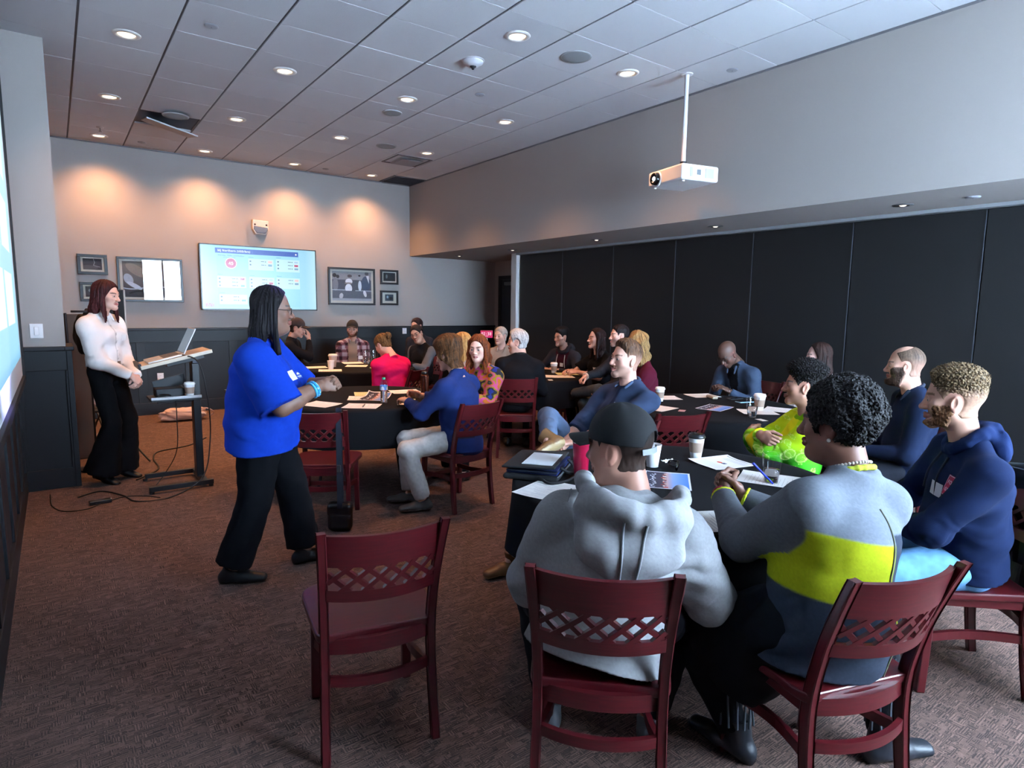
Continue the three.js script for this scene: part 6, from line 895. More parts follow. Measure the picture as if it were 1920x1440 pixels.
// --- side table
person({ label: 'woman with wavy blonde hair in a maroon top, face turned away behind the moustached man', hip: [4.62, SEAT, -4.05], yaw: 236, head: [4.54, 1.225, -4.11], hy: 204, hp: 3, q: 1.05, fem: 1, bulk: 0.98, face: { skin: '#dcae9c', brow: '#7a5636' }, hair: { kind: 'long', c: '#46311f', c2: '#a98556', len: 0.2, w: 1.12, wave: 0.006, top: 0.012, back: -0.01 }, L: { w: [0.1, 0.78, 0.36], e: [0.5, -1, -0.2], curl: 0.4 }, R: lap.R, ...sit(), top: { name: 'sweater', col: '#4d1226', collar: 'crew', fold: 0.008 }, legwear: black, shoes: { c: '#1a1618' } });
person({ label: 'moustached man in a denim blue shirt with one jeans leg crossed over the other knee', hip: [2.8, SEAT - 0.02, -2.79], yaw: 268, head: [3.0, 1.245, -2.81], hy: 257, hp: -6, q: 0.9, bulk: 1.0, shW: 0.2, bareCell: 0.012, thighL: 0.45, shinL: 0.45, face: { skin: '#d9a592', smile: 0.85, brow: '#5a3a28', stubble: '#7a5a4a', nose: 1.1, iris: '#3a4650' }, hair: { kind: 'short', c: '#2a1d18', c2: '#6b4a34', t: 0.012, top: 0.014, line: -0.01, fade: true, side: 0.45 }, moustache: '#6a4232',
  L: { w: [0.02, 0.72, 0.36], e: [0.8, -0.3, -0.3], d: [-0.4, -0.1, 0.9], n: [0, -1, 0], curl: 0.55, cell: 0.004 }, R: { w: [-0.14, 0.66, 0.26], e: [-0.8, -0.4, -0.4], d: [0.6, 0, 0.8], n: [0, -1, 0], curl: 0.4 },
  RF: { a: [0.05, 0.8, 0.49], k: [-0.8, 0.6, 0], d: [0.12, -0.22, 0.95], up: [-0.85, 0.45, 0.2] }, LF: { a: [-0.02, 0.09, 0.7], k: [0.15, 1, 0.4], d: [0, 0, 1] }, top: { name: 'denim_shirt', col: '#2b3f6c', collar: 'shirt', collarCol: '#31425f', sleeve: 'rolled', fold: 0.01, cell: 0.0085, colFn: (fr) => (x, y, z) => { const [a, b, f] = fr.toTorso(x, y, z); return f > 0.0 && Math.abs(a) < 0.012 ? C('#17203a') : mul3(mix3(C('#242d42'), C('#36445f'), 0.5 + 0.5 * noise(x * 8, y * 8, z * 8)), 1); } }, legwear: { col: '#52627c', fold: 0.01, w: 0.98, end: 0.95, colFn: (legs) => (x, y, z) => (y < 0.24 && len3(sub3([x, y, z], legs[0].an)) < 0.2 ? C('#a9a48c') : mul3(C('#52627c'), 1 + 0.16 * noise(x * 9, y * 9, z * 9))) }, shoes: { c: '#6a4828', sole: '#a08862', high: true },
  more: (api) => { const p = api.patch('name_badge', 0.1, -0.2, 0.095, 0.07, badgeM); const q = api.stick(api.at(api.frame.SC, 0.06, -0.15, 0.4), mul3(api.frame.uf, -1)).p; part('pocket_pen', bar(add3(q, [0, 0.05, 0.01]), add3(q, [0.004, -0.03, 0.01]), 0.008, 0.008), mat('#e6e6ea', 0.3), api.t); } });
person({ label: 'bald man with glasses in a slate blue blazer, head bowed toward the table', hip: [5.62, SEAT, -3.58], yaw: 262, head: [5.33, 1.15, -3.64], hy: 262, hp: 42, q: 1.05, bulk: 1.12, hunch: 0.05, shW: 0.2, face: { skin: '#5e4238', lip: '#6a4540', brow: '#120c0a', nose: 1.2, lips: 1.2 }, L: { w: [0.1, 0.79, 0.36], e: [0.5, -1, -0.2], curl: 0.4 }, R: { w: [-0.1, 0.79, 0.36], e: [-0.5, -1, -0.2], curl: 0.4 }, ...sit(), top: { name: 'blazer', col: '#3d4a60', collar: 'shirt', collarCol: '#39465c', loose: 0.015, colFn: shirtSplit('#3a475c', '#0d0d11', 0.05, -0.4) }, legwear: black, shoes: { c: '#141414' }, more: (api) => { glasses(api); api.patch('name_badge', 0.1, -0.12, 0.07, 0.075, badgeM); } });
person({ label: 'laughing woman in profile with long brown hair and a pale top against the folding wall', hip: [5.66, SEAT, -2.86], yaw: 236, head: [5.57, 1.165, -2.86], hy: 219, hp: 0, q: 1.05, fem: 1, bulk: 1.0, face: { skin: '#d8aa9c', smile: 1, open: 0.7, brow: '#2a1c18', nose: 1.1 }, hair: { kind: 'long', c: '#17100f', c2: '#3a2622', len: 0.32, w: 1.04, fwd: -0.03, line: -0.028, fall: 0 }, ...lap, ...sit(), top: { name: 'blouse', col: '#c3b3b4', collar: 'crew', fold: 0.01 }, legwear: black, shoes: { c: '#1a1618' } });
// --- near table
person({ label: 'young man with curly black hair in a lime green jacket printed with bubbles, arms crossed', hip: [3.66, SEAT - 0.03, -2.0], yaw: 226, head: [3.65, 1.125, -1.955], hy: 215, hp: -2, q: 0.85, bulk: 1.05, face: { skin: '#a97a66', smile: 0.9, brow: '#140f0e', nose: 1.1, lip: '#8e4c46' }, hair: { kind: 'curly', c: '#0b0a0b', c2: '#221d1e', t: 0.012, top: 0.034, curl: 2.6, fringe: 0.02, cell: 0.0036 },
  L: { w: [-0.1, 0.79, 0.24], e: [0.9, -0.7, 0.2], d: [-0.8, 0.1, -0.3], n: [0, -0.4, -1], curl: 0.6 }, R: { w: [0.1, 0.82, 0.22], e: [-0.9, -0.7, 0.2], d: [0.75, -0.2, -0.45], n: [0, -0.4, -1], curl: 0.6 }, ...sit({ z: 0.06 }),
  top: { name: 'bubble_jacket', collar: 'hood', collarCol: '#86bf1a', loose: 0.02, armLoose: 0.018, cell: 0.0072, fold: 0.011, colFn: (fr) => { const bs = []; let q = 5; const rq = () => { q = (q * 16807) % 2147483647; return q / 2147483647; }; for (let i = 0; i < 70; i++) bs.push([-0.1 + 0.45 * rq(), 0.5 + 0.6 * rq(), rq() < 0.25 ? 0.028 + 0.02 * rq() : 0.008 + 0.012 * rq()]); const lo = C('#0f5a22'), mi = C('#3fae24'), hi = C('#b8d81a'); return (x, y, z) => { const [a, b, f] = fr.toTorso(x, y, z); if (f > 0.05 && Math.abs(a) < 0.05 && b > -0.3 && b < 0.02) return C('#d8d81c'); let c = b < -0.22 ? mix3(lo, mi, step(-0.42, -0.22, b)) : mix3(mi, hi, step(-0.22, -0.06, b)); for (const [u, v, r] of bs) { const d = Math.hypot(z - u, y - v); if (d < r) c = d > r * 0.8 ? mix3(c, C('#d8f08a'), 0.7) : mix3(c, C('#9fdc4a'), 0.4); } return c; }; } }, legwear: { col: '#14151a' }, shoes: { c: '#8a9a2c', sole: '#d6d8a0' } });
person({ label: 'balding man with a full dark beard in a navy sweatshirt behind the blond man', hip: [4.48, SEAT, -1.66], yaw: 216, head: [4.42, 1.235, -1.7], hy: 204, hp: 2, q: 0.9, bulk: 1.15, shW: 0.205, face: { skin: '#d3a18d', brow: '#3a2822', nose: 1.1, fat: 0.3 }, hair: { kind: 'receding', c: '#3a2c26', c2: '#6a5648', t: 0.004, bald: true, line: -0.02, amp: 0.001, side: 0.35 }, beard: { c: '#1f1613', c2: '#4a352b', t: 0.017, low: 0.02, top: -0.03 }, ...lap, ...sit(), top: { name: 'sweatshirt', col: '#141f38', collar: 'shirt', collarCol: '#121b30', loose: 0.015 }, legwear: { col: '#1a1c24' }, shoes: { c: '#1a1a1d' } });
person({ label: 'blond bearded man in a navy hooded sweatshirt and light blue jeans', hip: [3.03, SEAT, -0.88], yaw: 216, head: [2.94, 1.225, -0.94], hy: 199, hp: 3, q: 0.72, bulk: 1.14, shW: 0.205, face: { skin: '#d8a58e', brow: '#7a5638', nose: 1.05, iris: '#3c5a6a', stubble: '#8a6448' }, hair: { kind: 'curly', c: '#3f3222', c2: '#8a7052', t: 0.009, top: 0.02, curl: 1.1, cell: 0.0034, side: 0.5 }, beard: { c: '#4e3322', c2: '#80583a', t: 0.009, amp: 0.0025 },
  L: { w: [0.02, 0.7, 0.33], e: [0.9, -0.5, -0.1], d: [-0.6, -0.1, 0.7], n: [0, -1, 0], curl: 0.5 }, R: { w: [-0.1, 0.68, 0.3], e: [-0.8, -0.5, -0.2], n: [0, -1, 0], curl: 0.5 }, ...sit({ LF: { a: [0.15, 0.09, 0.33], k: [0.3, 1, 1] } }),
  top: { name: 'hooded_sweatshirt', col: '#101d3c', collar: 'hood', collarCol: '#14244a', loose: 0.02, armLoose: 0.012, cell: 0.0085, fold: 0.009 }, legwear: { col: '#6c9cc6', fold: 0.008, w: 1.08, hemR: 0.06 }, shoes: { c: '#1c1e24', sole: '#cfd2d6' },
  more: (api) => { api.patch('name_badge', 0.06, -0.13, 0.07, 0.055, badgeM); api.patch('red_logo', 0.115, -0.1, 0.055, 0.085, mat('#fff', 0.7, { map: canvas(96, 144, (g, w, h) => { g.fillStyle = '#b32448'; g.fillRect(0, 0, w, h); g.strokeStyle = '#e9d8dc'; g.lineWidth = 5; g.strokeRect(5, 5, w - 10, h - 10); g.fillStyle = '#e9d8dc'; g.font = 'bold 36px sans-serif'; g.fillText('FO', 20, 60); g.fillText('GS', 20, 112); }) })); for (const e of [-1, 1]) { const p0 = api.stick(api.at(api.frame.SC, e * 0.045, 0.0, 0.4), mul3(api.frame.uf, -1)).p, p1 = api.stick(api.at(api.frame.SC, e * 0.06, -0.16, 0.4), mul3(api.frame.uf, -1)).p; part('drawstring', tube([p0, add3(lerp3(p0, p1, 0.5), api.frame.uf, 0.014), p1].map((p) => add3(p, api.frame.uf, 0.006)), 0.0045, 14, 6), mat('#10182e', 0.7), api.t); } } });
{ // woman in the grey and yellow sweater
  const gray = C('#5d6066'), lite = C('#6f747d'), dark = C('#2f3542'), yel = C('#a3ab16');
  person({ label: 'woman with short natural black hair, grey and lime yellow sweater and a black skirt', hip: [1.95, SEAT, -0.92], yaw: 164, head: [2.03, 1.215, -0.97], hy: 192, hp: 4, q: 0.66, bulk: 1.26, fem: 1, bust: 1.35, belly: 0.9, seatBack: 1.08, shW: 0.172, armR: 1.16, neckUp: 0.5, bareCell: 0.014,
    face: { skin: '#7d5343', lip: '#7d4440', brow: '#150d0b', nose: 1.2, lips: 1.25, fat: 0.45, closed: true }, hair: { kind: 'afro', c: '#0f0d0e', c2: '#2e2b2c', r: 0.119, cell: 0.0032 },
    L: { w: [0.06, 0.87, 0.44], e: [0.6, -1, -0.2], d: [-0.35, 0.55, 0.6], n: [-0.85, -0.1, -0.2], curl: 0.72, thumb: 0.7, cell: 0.0036 }, R: { w: [-0.02, 0.86, 0.42], e: [-0.5, -1, -0.1], d: [0.3, 0.6, 0.65], n: [0.85, -0.1, -0.2], curl: 0.7, thumb: 0.6, cell: 0.0036 },
    LF: { a: [0.15, 0.09, 0.2], k: [0.5, 1, 1], d: [0.3, 0, 1] }, RF: { a: [-0.33, 0.09, 0.0], k: [-0.7, 1, 0.7], d: [-1, 0, -0.2] },
    top: { name: 'sweater', sleeve: 'long', hem: -0.1, loose: 0.01, armLoose: 0.008, cell: 0.0085, fold: 0.006, collar: 'crew', collarCol: '#b9c234', gap: 0.008, colFn: (fr) => { const segD = (p, u, v) => { const d = sub3(v, u), t = clamp(dot3(sub3(p, u), d) / dot3(d, d), 0, 1); return len3(sub3(p, add3(u, d, t))); }; return (x, y, z) => { const [a, b, f] = fr.toTorso(x, y, z), p = [x, y, z], h = 1 + 0.1 * noise(x * 150, y * 150, z * 150) + 0.06 * noise(x * 60, y * 60, z * 60); let c = gray; const arm = Math.min(...fr.arms.map((m) => Math.min(segD(p, lerp3(m.sh, m.el, 0.22), m.el) - 0.108, segD(p, m.el, m.wr) - 0.085))), S = (v) => step(-0.004, 0.004, v), out = Math.abs(a) > 0.172 + 0.04 * clamp(-b * 3, 0, 1) || f > 0.14 ? -arm : -1;
      { const sm = -0.03 - 0.07 * clamp(-b / 0.4, 0, 1), L = b - 0.03 * (a + 0.05), lf = mix3(mix3(dark, yel, S(L + 0.315)), lite, S(L + 0.115)), rt = mix3(mix3(mix3(dark, yel, S(L + 0.4)), dark, S(L + 0.265)), lite, S(L + 0.085)); c = mix3(mix3(rt, lf, S(a - sm)), gray, S(out)); } return mul3(c, h); }; } },

    legwear: { name: 'skirt', col: '#111217', w: 1.1, fold: 0.008, extra: (K, { legs, P }) => { const a = lerp3(legs[0].kn, legs[1].kn, 0.5), lo = [a[0], 0.36, a[2] + 0.02]; K.seg(P, a, 0.2, 0.23, { u: [1, 0, 0], da: 0.13, db: 0.11, k: 0.06 }); K.seg(a, lo, 0.24, 0.25, { u: [1, 0, 0], da: 0.12, db: 0.15, k: 0.08, flat: [0, 1] }); K.seg([-0.1, 0.5, 0.1], [-0.16, 0.33, 0.22], 0.14, 0.15, { k: 0.08, flat: [0, 1] }); K.seg([0.1, 0.5, 0.1], [0.16, 0.33, 0.22], 0.14, 0.15, { k: 0.08, flat: [0, 1] }); } }, shoes: { c: '#22242b', sole: '#131419', heel: true, high: true },
    more: (api) => {
      const nb = api.ring(add3(api.NB ?? api.frame.NB, api.nk, 0.03), api.nk, 0.068, 0.001, { drop: 0.03 });
      const pearls = []; for (let i = 0; i < 40; i++) { const q = nb.p[Math.floor(i / 40 * nb.p.length)], r = nb.p[(Math.floor(i / 40 * nb.p.length) + 1) % nb.p.length], t = (i / 40 * nb.p.length) % 1; pearls.push(new THREE.SphereGeometry(0.0048, 10, 8).translate(q.x + (r.x - q.x) * t, q.y + (r.y - q.y) * t, q.z + (r.z - q.z) * t)); }
      part('pearl_necklace', mergeGeometries(pearls), mat('#efe6dc', 0.25), api.t); for (const e of [-1, 1]) api.hd('pearl_earring', new THREE.SphereGeometry(0.0065, 14, 10).translate(e * 0.078, -0.046, 0.0), mat('#f2ece4', 0.2));
      const cf = (a, c, r, off, nm) => { const fd = nrm3(sub3(a.wr, a.el)), Rg = api.ring(add3(a.wr, fd, off), fd, r, 0.0055, { deep: 1 }), b = Rg.box(0.01); part(nm, surface(Rg, b[0], b[1], 0.0034, { col: () => C(c) }), softM, api.t); };
      cf(api.arms[0], '#c9d01a', 0.04, -0.004, 'cuff_trim'); cf(api.arms[1], '#c9d01a', 0.04, -0.004, 'cuff_trim'); cf(api.arms[0], '#8c2a30', 0.031, 0.02, 'bracelet');
      part('back_seam', tube(Array.from({ length: 16 }, (_, i) => [0.03 + 0.07 * Math.min(1, i / 12), -0.02 - 0.034 * i]).map(([a, c]) => { const q = api.stick(api.at(api.frame.SC, -a, c, -0.5), api.frame.uf); return q.p; }), 0.0035, 80, 6), mat('#5a5d4a', 0.85), api.t);
      for (const l of api.legs) { const gs = []; for (let i = 0; i < 14; i++) { const a = i / 14 * 6.28, x = l.an[0] + 0.055 * Math.cos(a), z = l.an[2] + 0.055 * Math.sin(a); gs.push(tube([[x, 0.36, z], [x + 0.01 * Math.sin(i), 0.25, z + 0.012], [x + 0.014 * Math.cos(i * 3), 0.13, z]], 0.004, 8, 5)); } const f = part('boot_fringe', mergeGeometries(gs), mat('#4a5058', 0.8), api.t); f.userData.kind = 'stuff'; }
    } });
}
{ // man in the grey hoodie
  person({ label: 'man in a pale grey hoodie and black adjustable cap seen from behind', hip: [1.36, SEAT, -1.34], yaw: 138, head: [1.512, 1.112, -1.43], hy: 198, hp: 5, q: 0.66, bulk: 1.2, shW: 0.2, hs: 1.09, armR: 1.12, neckUp: 0.5, bareCell: 0.014, face: { skin: '#b98672', brow: '#2a1c18', fat: 0.2, neck: 0.92 }, hair: { kind: 'short', c: '#100c0b', c2: '#2a211d', t: 0.005, fade: true, amp: 0.001, side: 0.06 },
    L: { w: [0.16, 0.78, 0.36], e: [0.45, -1, -0.3], d: [-0.5, 0, 0.8], curl: 0.5 }, R: { w: [-0.22, 0.72, 0.32], e: [-0.8, -1, -0.35], d: [0.5, 0, 0.8], curl: 0.5 },
    LF: { a: [0.17, 0.09, 0.28], k: [0.4, 1, 0.9], d: [0.2, 0, 1] }, RF: { a: [-0.2, 0.09, 0.24], k: [-0.7, 1, 0.8], d: [-0.2, 0, 1] },
    top: { name: 'hoodie', hem: -0.09, loose: 0.028, armLoose: 0.026, cell: 0.0085, fold: 0.011, thick: 0.016, colFn: (fr) => (x, y, z) => { const k = 1 + 0.07 * noise(x * 70, y * 70, z * 70) + 0.07 * noise(x * 160, y * 160, z * 160); return mul3(C('#9a999b'), k); } },
    legwear: { col: '#0f1016', w: 1.12, fold: 0.007 }, shoes: { c: '#54555a', sole: '#c9ccd0' },
    more: (api) => {
      ballCap(api, '#131316', { hole: true, strap: '#8b8f96', tilt: 0.14, base: 0.024 });
      const { at, frame: f } = api, Hd = new Field(), N = f.NB;
      // rim of the hood round the neck, then the pouch hanging to a point down the back
      const rim = []; for (let i = 0; i <= 20; i++) { const a = i / 20 * 6.2832, front = Math.max(0, Math.sin(a)); rim.push(at(N, Math.cos(a) * 0.16, 0.04 - 0.085 * Math.abs(Math.sin(a)) ** 1.5 - 0.02 * front, Math.sin(a) * (Math.sin(a) < 0 ? 0.19 : 0.1) - 0.03)); }
      Hd.chain(rim, rim.map(() => 0.028), { k: 0.02 });
      Hd.seg(at(N, 0.0, -0.05, -0.155), at(N, -0.012, -0.17, -0.165), 0.18, 0.14, { u: f.ux, da: 0.055, db: 0.05, k: 0.05 }); Hd.seg(at(N, -0.012, -0.17, -0.155), at(N, -0.03, -0.275, -0.15), 0.125, 0.035, { u: f.ux, da: 0.048, db: 0.03, k: 0.05 });
      Hd.ell(at(N, 0, 0.03, -0.125), [0.125, 0.085, 0.08], { sub: true, k: 0.03 }); Hd.ell(at(N, 0, 0.05, -0.02), [0.13, 0.13, 0.085], { sub: true, k: 0.012 });
      Hd.disp = (x, y, z) => 0.006 * noise(x * 9, y * 6, z * 9);
      const b = Hd.box(0.02); part('hood', surface(Hd, b[0], b[1], 0.006, { col: (x, y, z) => mul3(C('#9f9ea0'), 1 + 0.07 * noise(x * 70, y * 70, z * 70) + 0.07 * noise(x * 160, y * 160, z * 160)), slack: 0.03 }), topM, api.t);
      const hs = (a, c) => { let p = at(N, a, c, -0.5); for (let i = 0; i < 60; i++) { const v = Math.min(Hd.eval(...p), api.G.eval(...p)); if (v < 0.001) break; p = add3(p, f.uf, Math.max(0.001, v * 0.6)); } return p; };
      for (const e of [-1, 1]) part('hood_seam', tube(Array.from({ length: 14 }, (_, i) => hs(-0.012 - 0.006 * i / 4 + e * (0.034 - 0.001 * i), -0.07 - 0.016 * i)), 0.004, 60, 6), mat('#8d8c90', 0.9), api.t);
      for (const e of [-1, 1]) part('shoulder_seam', tube([0, 1, 2, 3, 4].map((i) => { const a = -0.6 + i * 0.42, c = add3(f.at(f.SC, e * 0.195, -0.02, 0), [0, 0, 0]), dir = add3(mul3(f.up, Math.cos(a)), f.uf, -Math.sin(a)); let p = add3(c, dir, 0.25); for (let k = 0; k < 60; k++) { const v = api.G.eval(...p); if (v < 0.001) break; p = add3(p, dir, -Math.max(0.001, v * 0.6)); } return p; }), 0.003, 24, 6), mat('#8f8e92', 0.9), api.t);
    } });
}
// ---------------------------------------------------------------- what lies on the tables
// near table
coffeeCup('white paper cup with a brown sleeve and black lid beside the logo paper', 2.83, TY, -2.1, 'black', true, 1.05);
coffeeCup('plain white paper cup without a lid right behind the black cap', 2.47, TY, -2.1, null, false, 1.05);
sheet('logo', 'white sheet with a small dark and red logo beside the black-lidded cup', 2.83, -1.93, 78, { curl: 0.008 });
sheet('flyer', 'glossy photo flyer with blue sky and white script beside the hoodie', 2.31, -1.87, 40);
sheet('form', 'white form under the clasped hands of the woman in the sweater', 1.99, -1.4, 62);
sheet('plain', 'white sheet under the small clear cup by the sweater sleeve', 2.74, -1.6, 24);
sheet('plain', 'small white note tucked beside the form near the clasped hands', 2.22, -1.36, 20, { w: 0.12, h: 0.09 });
sheet('form', 'white form beside the laptop bag near the hooded shoulder', 1.74, -2.07, 110);
glassCup('clear plastic cup of water by the sweater sleeve', 2.7, TY, -1.57, 1.05, 0.45);
{ const t = thing('pen', 'blue pen standing out of the clear plastic cup by the sweater sleeve', 'pen', [2.62, TY + 0.05, -1.55], 0); const g = cyl(0.004, 0.006, 0.14, 0, -0.05, 0, 12); g.rotateZ(0.8); g.rotateY(-0.6); part('barrel', g, mat('#1c35c4', 0.35), t); const g2 = cyl(0.0055, 0.0065, 0.05, 0, 0.03, 0, 12); g2.rotateZ(0.8); g2.rotateY(-0.6); part('cap', g2, mat('#14268f', 0.3), t); }
{ const t = thing('sunglasses', 'black folded sunglasses standing on the near table before the paper cup', 'sunglasses', [2.52, TY + 0.001, -1.98], 0.6); const m = mat('#08080a', 0.15); for (const e of [-1, 1]) part('lens', new THREE.SphereGeometry(0.024, 20, 14).scale(1, 0.85, 0.35).translate(e * 0.03, 0.022, 0), m, t); part('bridge', tube([[-0.012, 0.026, 0.002], [0, 0.032, 0.004], [0.012, 0.026, 0.002]], 0.003, 8, 6), m, t); for (const e of [-1, 1]) part('temple', tube([[e * 0.056, 0.03, 0], [e * 0.058, 0.034, -0.03], [e * 0.02, 0.036, -0.045], [-e * 0.04, 0.034, -0.04]], 0.003, 16, 6), m, t); }
for (const [x, z, lb, r] of [[2.61, -2.12, 'white crumpled wrapper beside the plain white cup', 0.024], [2.73, -1.78, 'tiny white candy wrapper lying between the logo paper and the clear cup', 0.014]]) { const t = thing('wrapper', lb, 'wrapper', [x, TY + 0.001, z]); part('crumpled_paper', plate((u, v) => [(u - 0.5) * r * 2.6, r * 0.25 + r * 0.28 * noise(u * 3 + r * 99, v * 3, 1), (v - 0.5) * r * 1.3], 10, 6, 0.0015), mat('#e6e8de', 0.6), t); part('twist', new THREE.ConeGeometry(r * 0.3, r * 0.8, 8).rotateZ(1.4).translate(r * 1.4, r * 0.3, 0), mat('#e6e8de', 0.6), t); }
{ // red tumbler
  const t = thing('tumbler', 'tall crimson insulated tumbler with a clear lid beside the capped head', 'tumbler', [2.0, TY + 0.001, -2.14]);
  part('body', lathe([[0, 0], [0.03, 0], [0.033, 0.004], [0.042, 0.17], [0.0425, 0.176], [0.04, 0.178], [0, 0.176]], 36), mat('#9c0c34', 0.28, { clearcoat: 0.5 }), t); part('rim', lathe([[0.0405, 0.176], [0.0435, 0.177], [0.0435, 0.184], [0.0405, 0.185]], 36), mat('#c9cbd0', 0.2, { metalness: 0.9 }), t);
  part('lid', lathe([[0.0, 0.19], [0.03, 0.19], [0.041, 0.196], [0.043, 0.192], [0.042, 0.184], [0, 0.183]], 36), mat('#dfe4ea', 0.08, { transmission: 0.7, thickness: 0 }), t); part('slider', lim(-0.012, 0.012, 0.19, 0.198, 0.005, 0.03, 0.003), mat('#d4d8de', 0.2), t);
}
{ // laptop bag
  const t = thing('laptop_bag', 'open black laptop bag with blue folders lying on the near table edge', 'bag', [1.9, TY + 0.001, -2.34], R(37)), bm = mat('#0f1013', 0.75, { bumpMap: clothBump, bumpScale: 0.0006 });
  part('bag_base', new RoundedBoxGeometry(0.36, 0.034, 0.27, 3, 0.016).translate(0, 0.018, 0), bm, t);
  const flap = new RoundedBoxGeometry(0.35, 0.014, 0.26, 3, 0.006); flap.translate(0, 0.007, 0.0); flap.rotateX(-0.05); flap.translate(0, 0.074, -0.01); part('flap', flap, bm, t);
  for (const [y, c, w] of [[0.037, '#16286a', 0.31], [0.049, '#1a2436', 0.33], [0.061, '#12204e', 0.3]]) part('folder', lim(-w / 2, w / 2, y, y + 0.01, -0.12, 0.128, 0.003), mat(c, 0.5), t);
  part('papers', lim(-0.14, 0.1, 0.09, 0.094, -0.05, 0.1, 0.001), mat('#dfe9ee', 0.7), t);
  part('zip', tube([[-0.17, 0.034, 0.134], [-0.1, 0.036, 0.138], [0.1, 0.036, 0.138], [0.17, 0.034, 0.134]], 0.004, 20, 6), mat('#b9bdc2', 0.3, { metalness: 0.7 }), t);
  part('handle', tube([[-0.09, 0.07, 0.13], [-0.07, 0.04, 0.16], [0, 0.015, 0.18], [0.07, 0.04, 0.16], [0.09, 0.07, 0.13]], 0.009, 28, 8), bm, t);
  t.scale.y = 0.8; part('shoulder_strap', tube([[-0.18, 0.03, 0.05], [-0.21, 0.012, 0.1], [-0.14, 0.009, 0.17], [-0.02, 0.009, 0.19]], 0.008, 24, 8), bm, t);
}
// side table
coffeeCup('white paper cup with a brown sleeve and white lid in front of the maroon sweater', 4.32, TY, -3.62, 'white', true, 1.0);
coffeeCup('white-lidded paper cup standing behind the clear water glass', 4.62, TY, -2.83, 'white', true, 1.1);
glassCup('clear glass of water before the lime jacket', 4.28, TY, -2.68, 1.1, 0.55);
{ const t = thing('drink_can', 'tall silver and dark slim drink can beside the moustached man', 'can', [4.16, TY + 0.001, -3.72]); part('can_wall', lathe([[0, 0.003], [0.024, 0], [0.029, 0.012], [0.029, 0.14], [0.025, 0.152], [0.024, 0.154], [0, 0.15]], 32), mat('#c9d3de', 0.25, { metalness: 0.6 }), t); part('label_band', lathe([[0.0292, 0.03], [0.0296, 0.03], [0.0296, 0.12], [0.0292, 0.12]], 32), mat('#1c2230', 0.4), t); part('pull_tab', lim(-0.01, 0.01, 0.152, 0.155, -0.005, 0.012, 0.002), mat('#d9dde2', 0.2, { metalness: 0.9 }), t); }
sheet('plain', 'white sheet under the white-lidded cup before the maroon sweater', 4.5, -3.72, 60);
sheet('plain', 'white sheet at the table edge beside the moustached man', 3.98, -3.34, 100);
card('pinkish card overlapping the sheet beside the moustached man', 4.05, -3.16, 30, { m: mat('#c99a98', 0.7) });
sheet('flyer', 'photo flyer behind the empty tucked-in chair', 4.4, -3.1, 12);
sheet('plain', 'white sheet before the bald man under two dark cases', 4.93, -3.62, 70);
sheet('plain', 'white sheet beneath the clear water glass', 4.52, -2.78, 50);
sheet('plain', 'white sheet near the lime jacket shoulder', 4.78, -2.72, 20);
card('white card near the table edge by the lime jacket', 4.22, -2.56, 70);
phone('dark phone lying before the bald man', 5.02, -3.33, 80, '#2a2c30'); phone('pale blue phone case lying on the side table before the bald man', 4.92, -3.16, 75, '#8fb4c8');
{ const t = thing('glasses_case', 'pale hinged glasses case lying on the sheet before the bald man', 'case', [4.86, TY + 0.003, -3.46], R(60)); part('shell', new RoundedBoxGeometry(0.15, 0.026, 0.055, 3, 0.012).translate(0, 0.013, 0), mat('#a59a84', 0.5), t); part('hinge', lim(-0.07, 0.07, 0.012, 0.015, 0.026, 0.029), mat('#3b3830', 0.5), t); }
// middle table
bottle('clear plastic water bottle with a blue label and green cap', 2.2, -4.8);
sheet('form', 'printed sheet at the table edge by the presenter', 1.72, -4.98, 30);
sheet('form', 'printed sheet with a dark pen on it before the water bottle', 1.97, -4.72, 52);
pen('dark pen lying on the printed sheet before the water bottle', 1.99, -4.73, 60);
sheet('yellow', 'pale yellow sheet, topmost of the stack behind the water bottle', 2.3, -5.32, 70, { y: TY + 0.004 });
sheet('form', 'white sheet at the bottom of the stack behind the water bottle', 2.16, -5.12, 64);
sheet('flyer', 'greyish brochure with a curled corner beside the water bottle', 2.24, -5.06, 48, { y: TY + 0.0025, curl: 0.03 });
sheet('plain', 'white sheet by the hands of the blue blazer', 2.66, -5.32, 80);
card('white card near the table edge before the water bottle', 2.29, -4.66, 55); sheet('yellow', 'pale yellow note beside the blue blazer sleeve', 2.42, -4.8, 60, { w: 0.13, h: 0.13 });
card('white card at the far edge beside the hands of the presenter', 2.05, -5.84, 20);
{ const t = thing('tumbler', 'tall dark copper tumbler held by the person in the blue blazer', 'tumbler', [2.62, TY + 0.001, -4.86]); part('body', lathe([[0, 0], [0.034, 0], [0.036, 0.004], [0.036, 0.2], [0.03, 0.215], [0, 0.215]], 32), mat('#5a2f22', 0.25, { metalness: 0.7 }), t); part('lid', lathe([[0, 0.245], [0.022, 0.244], [0.028, 0.235], [0.03, 0.214], [0, 0.214]], 28), mat('#141316', 0.35), t); part('stripe', lim(0.03, 0.0375, 0.02, 0.19, -0.004, 0.004), mat('#d9cfc8', 0.3), t); }
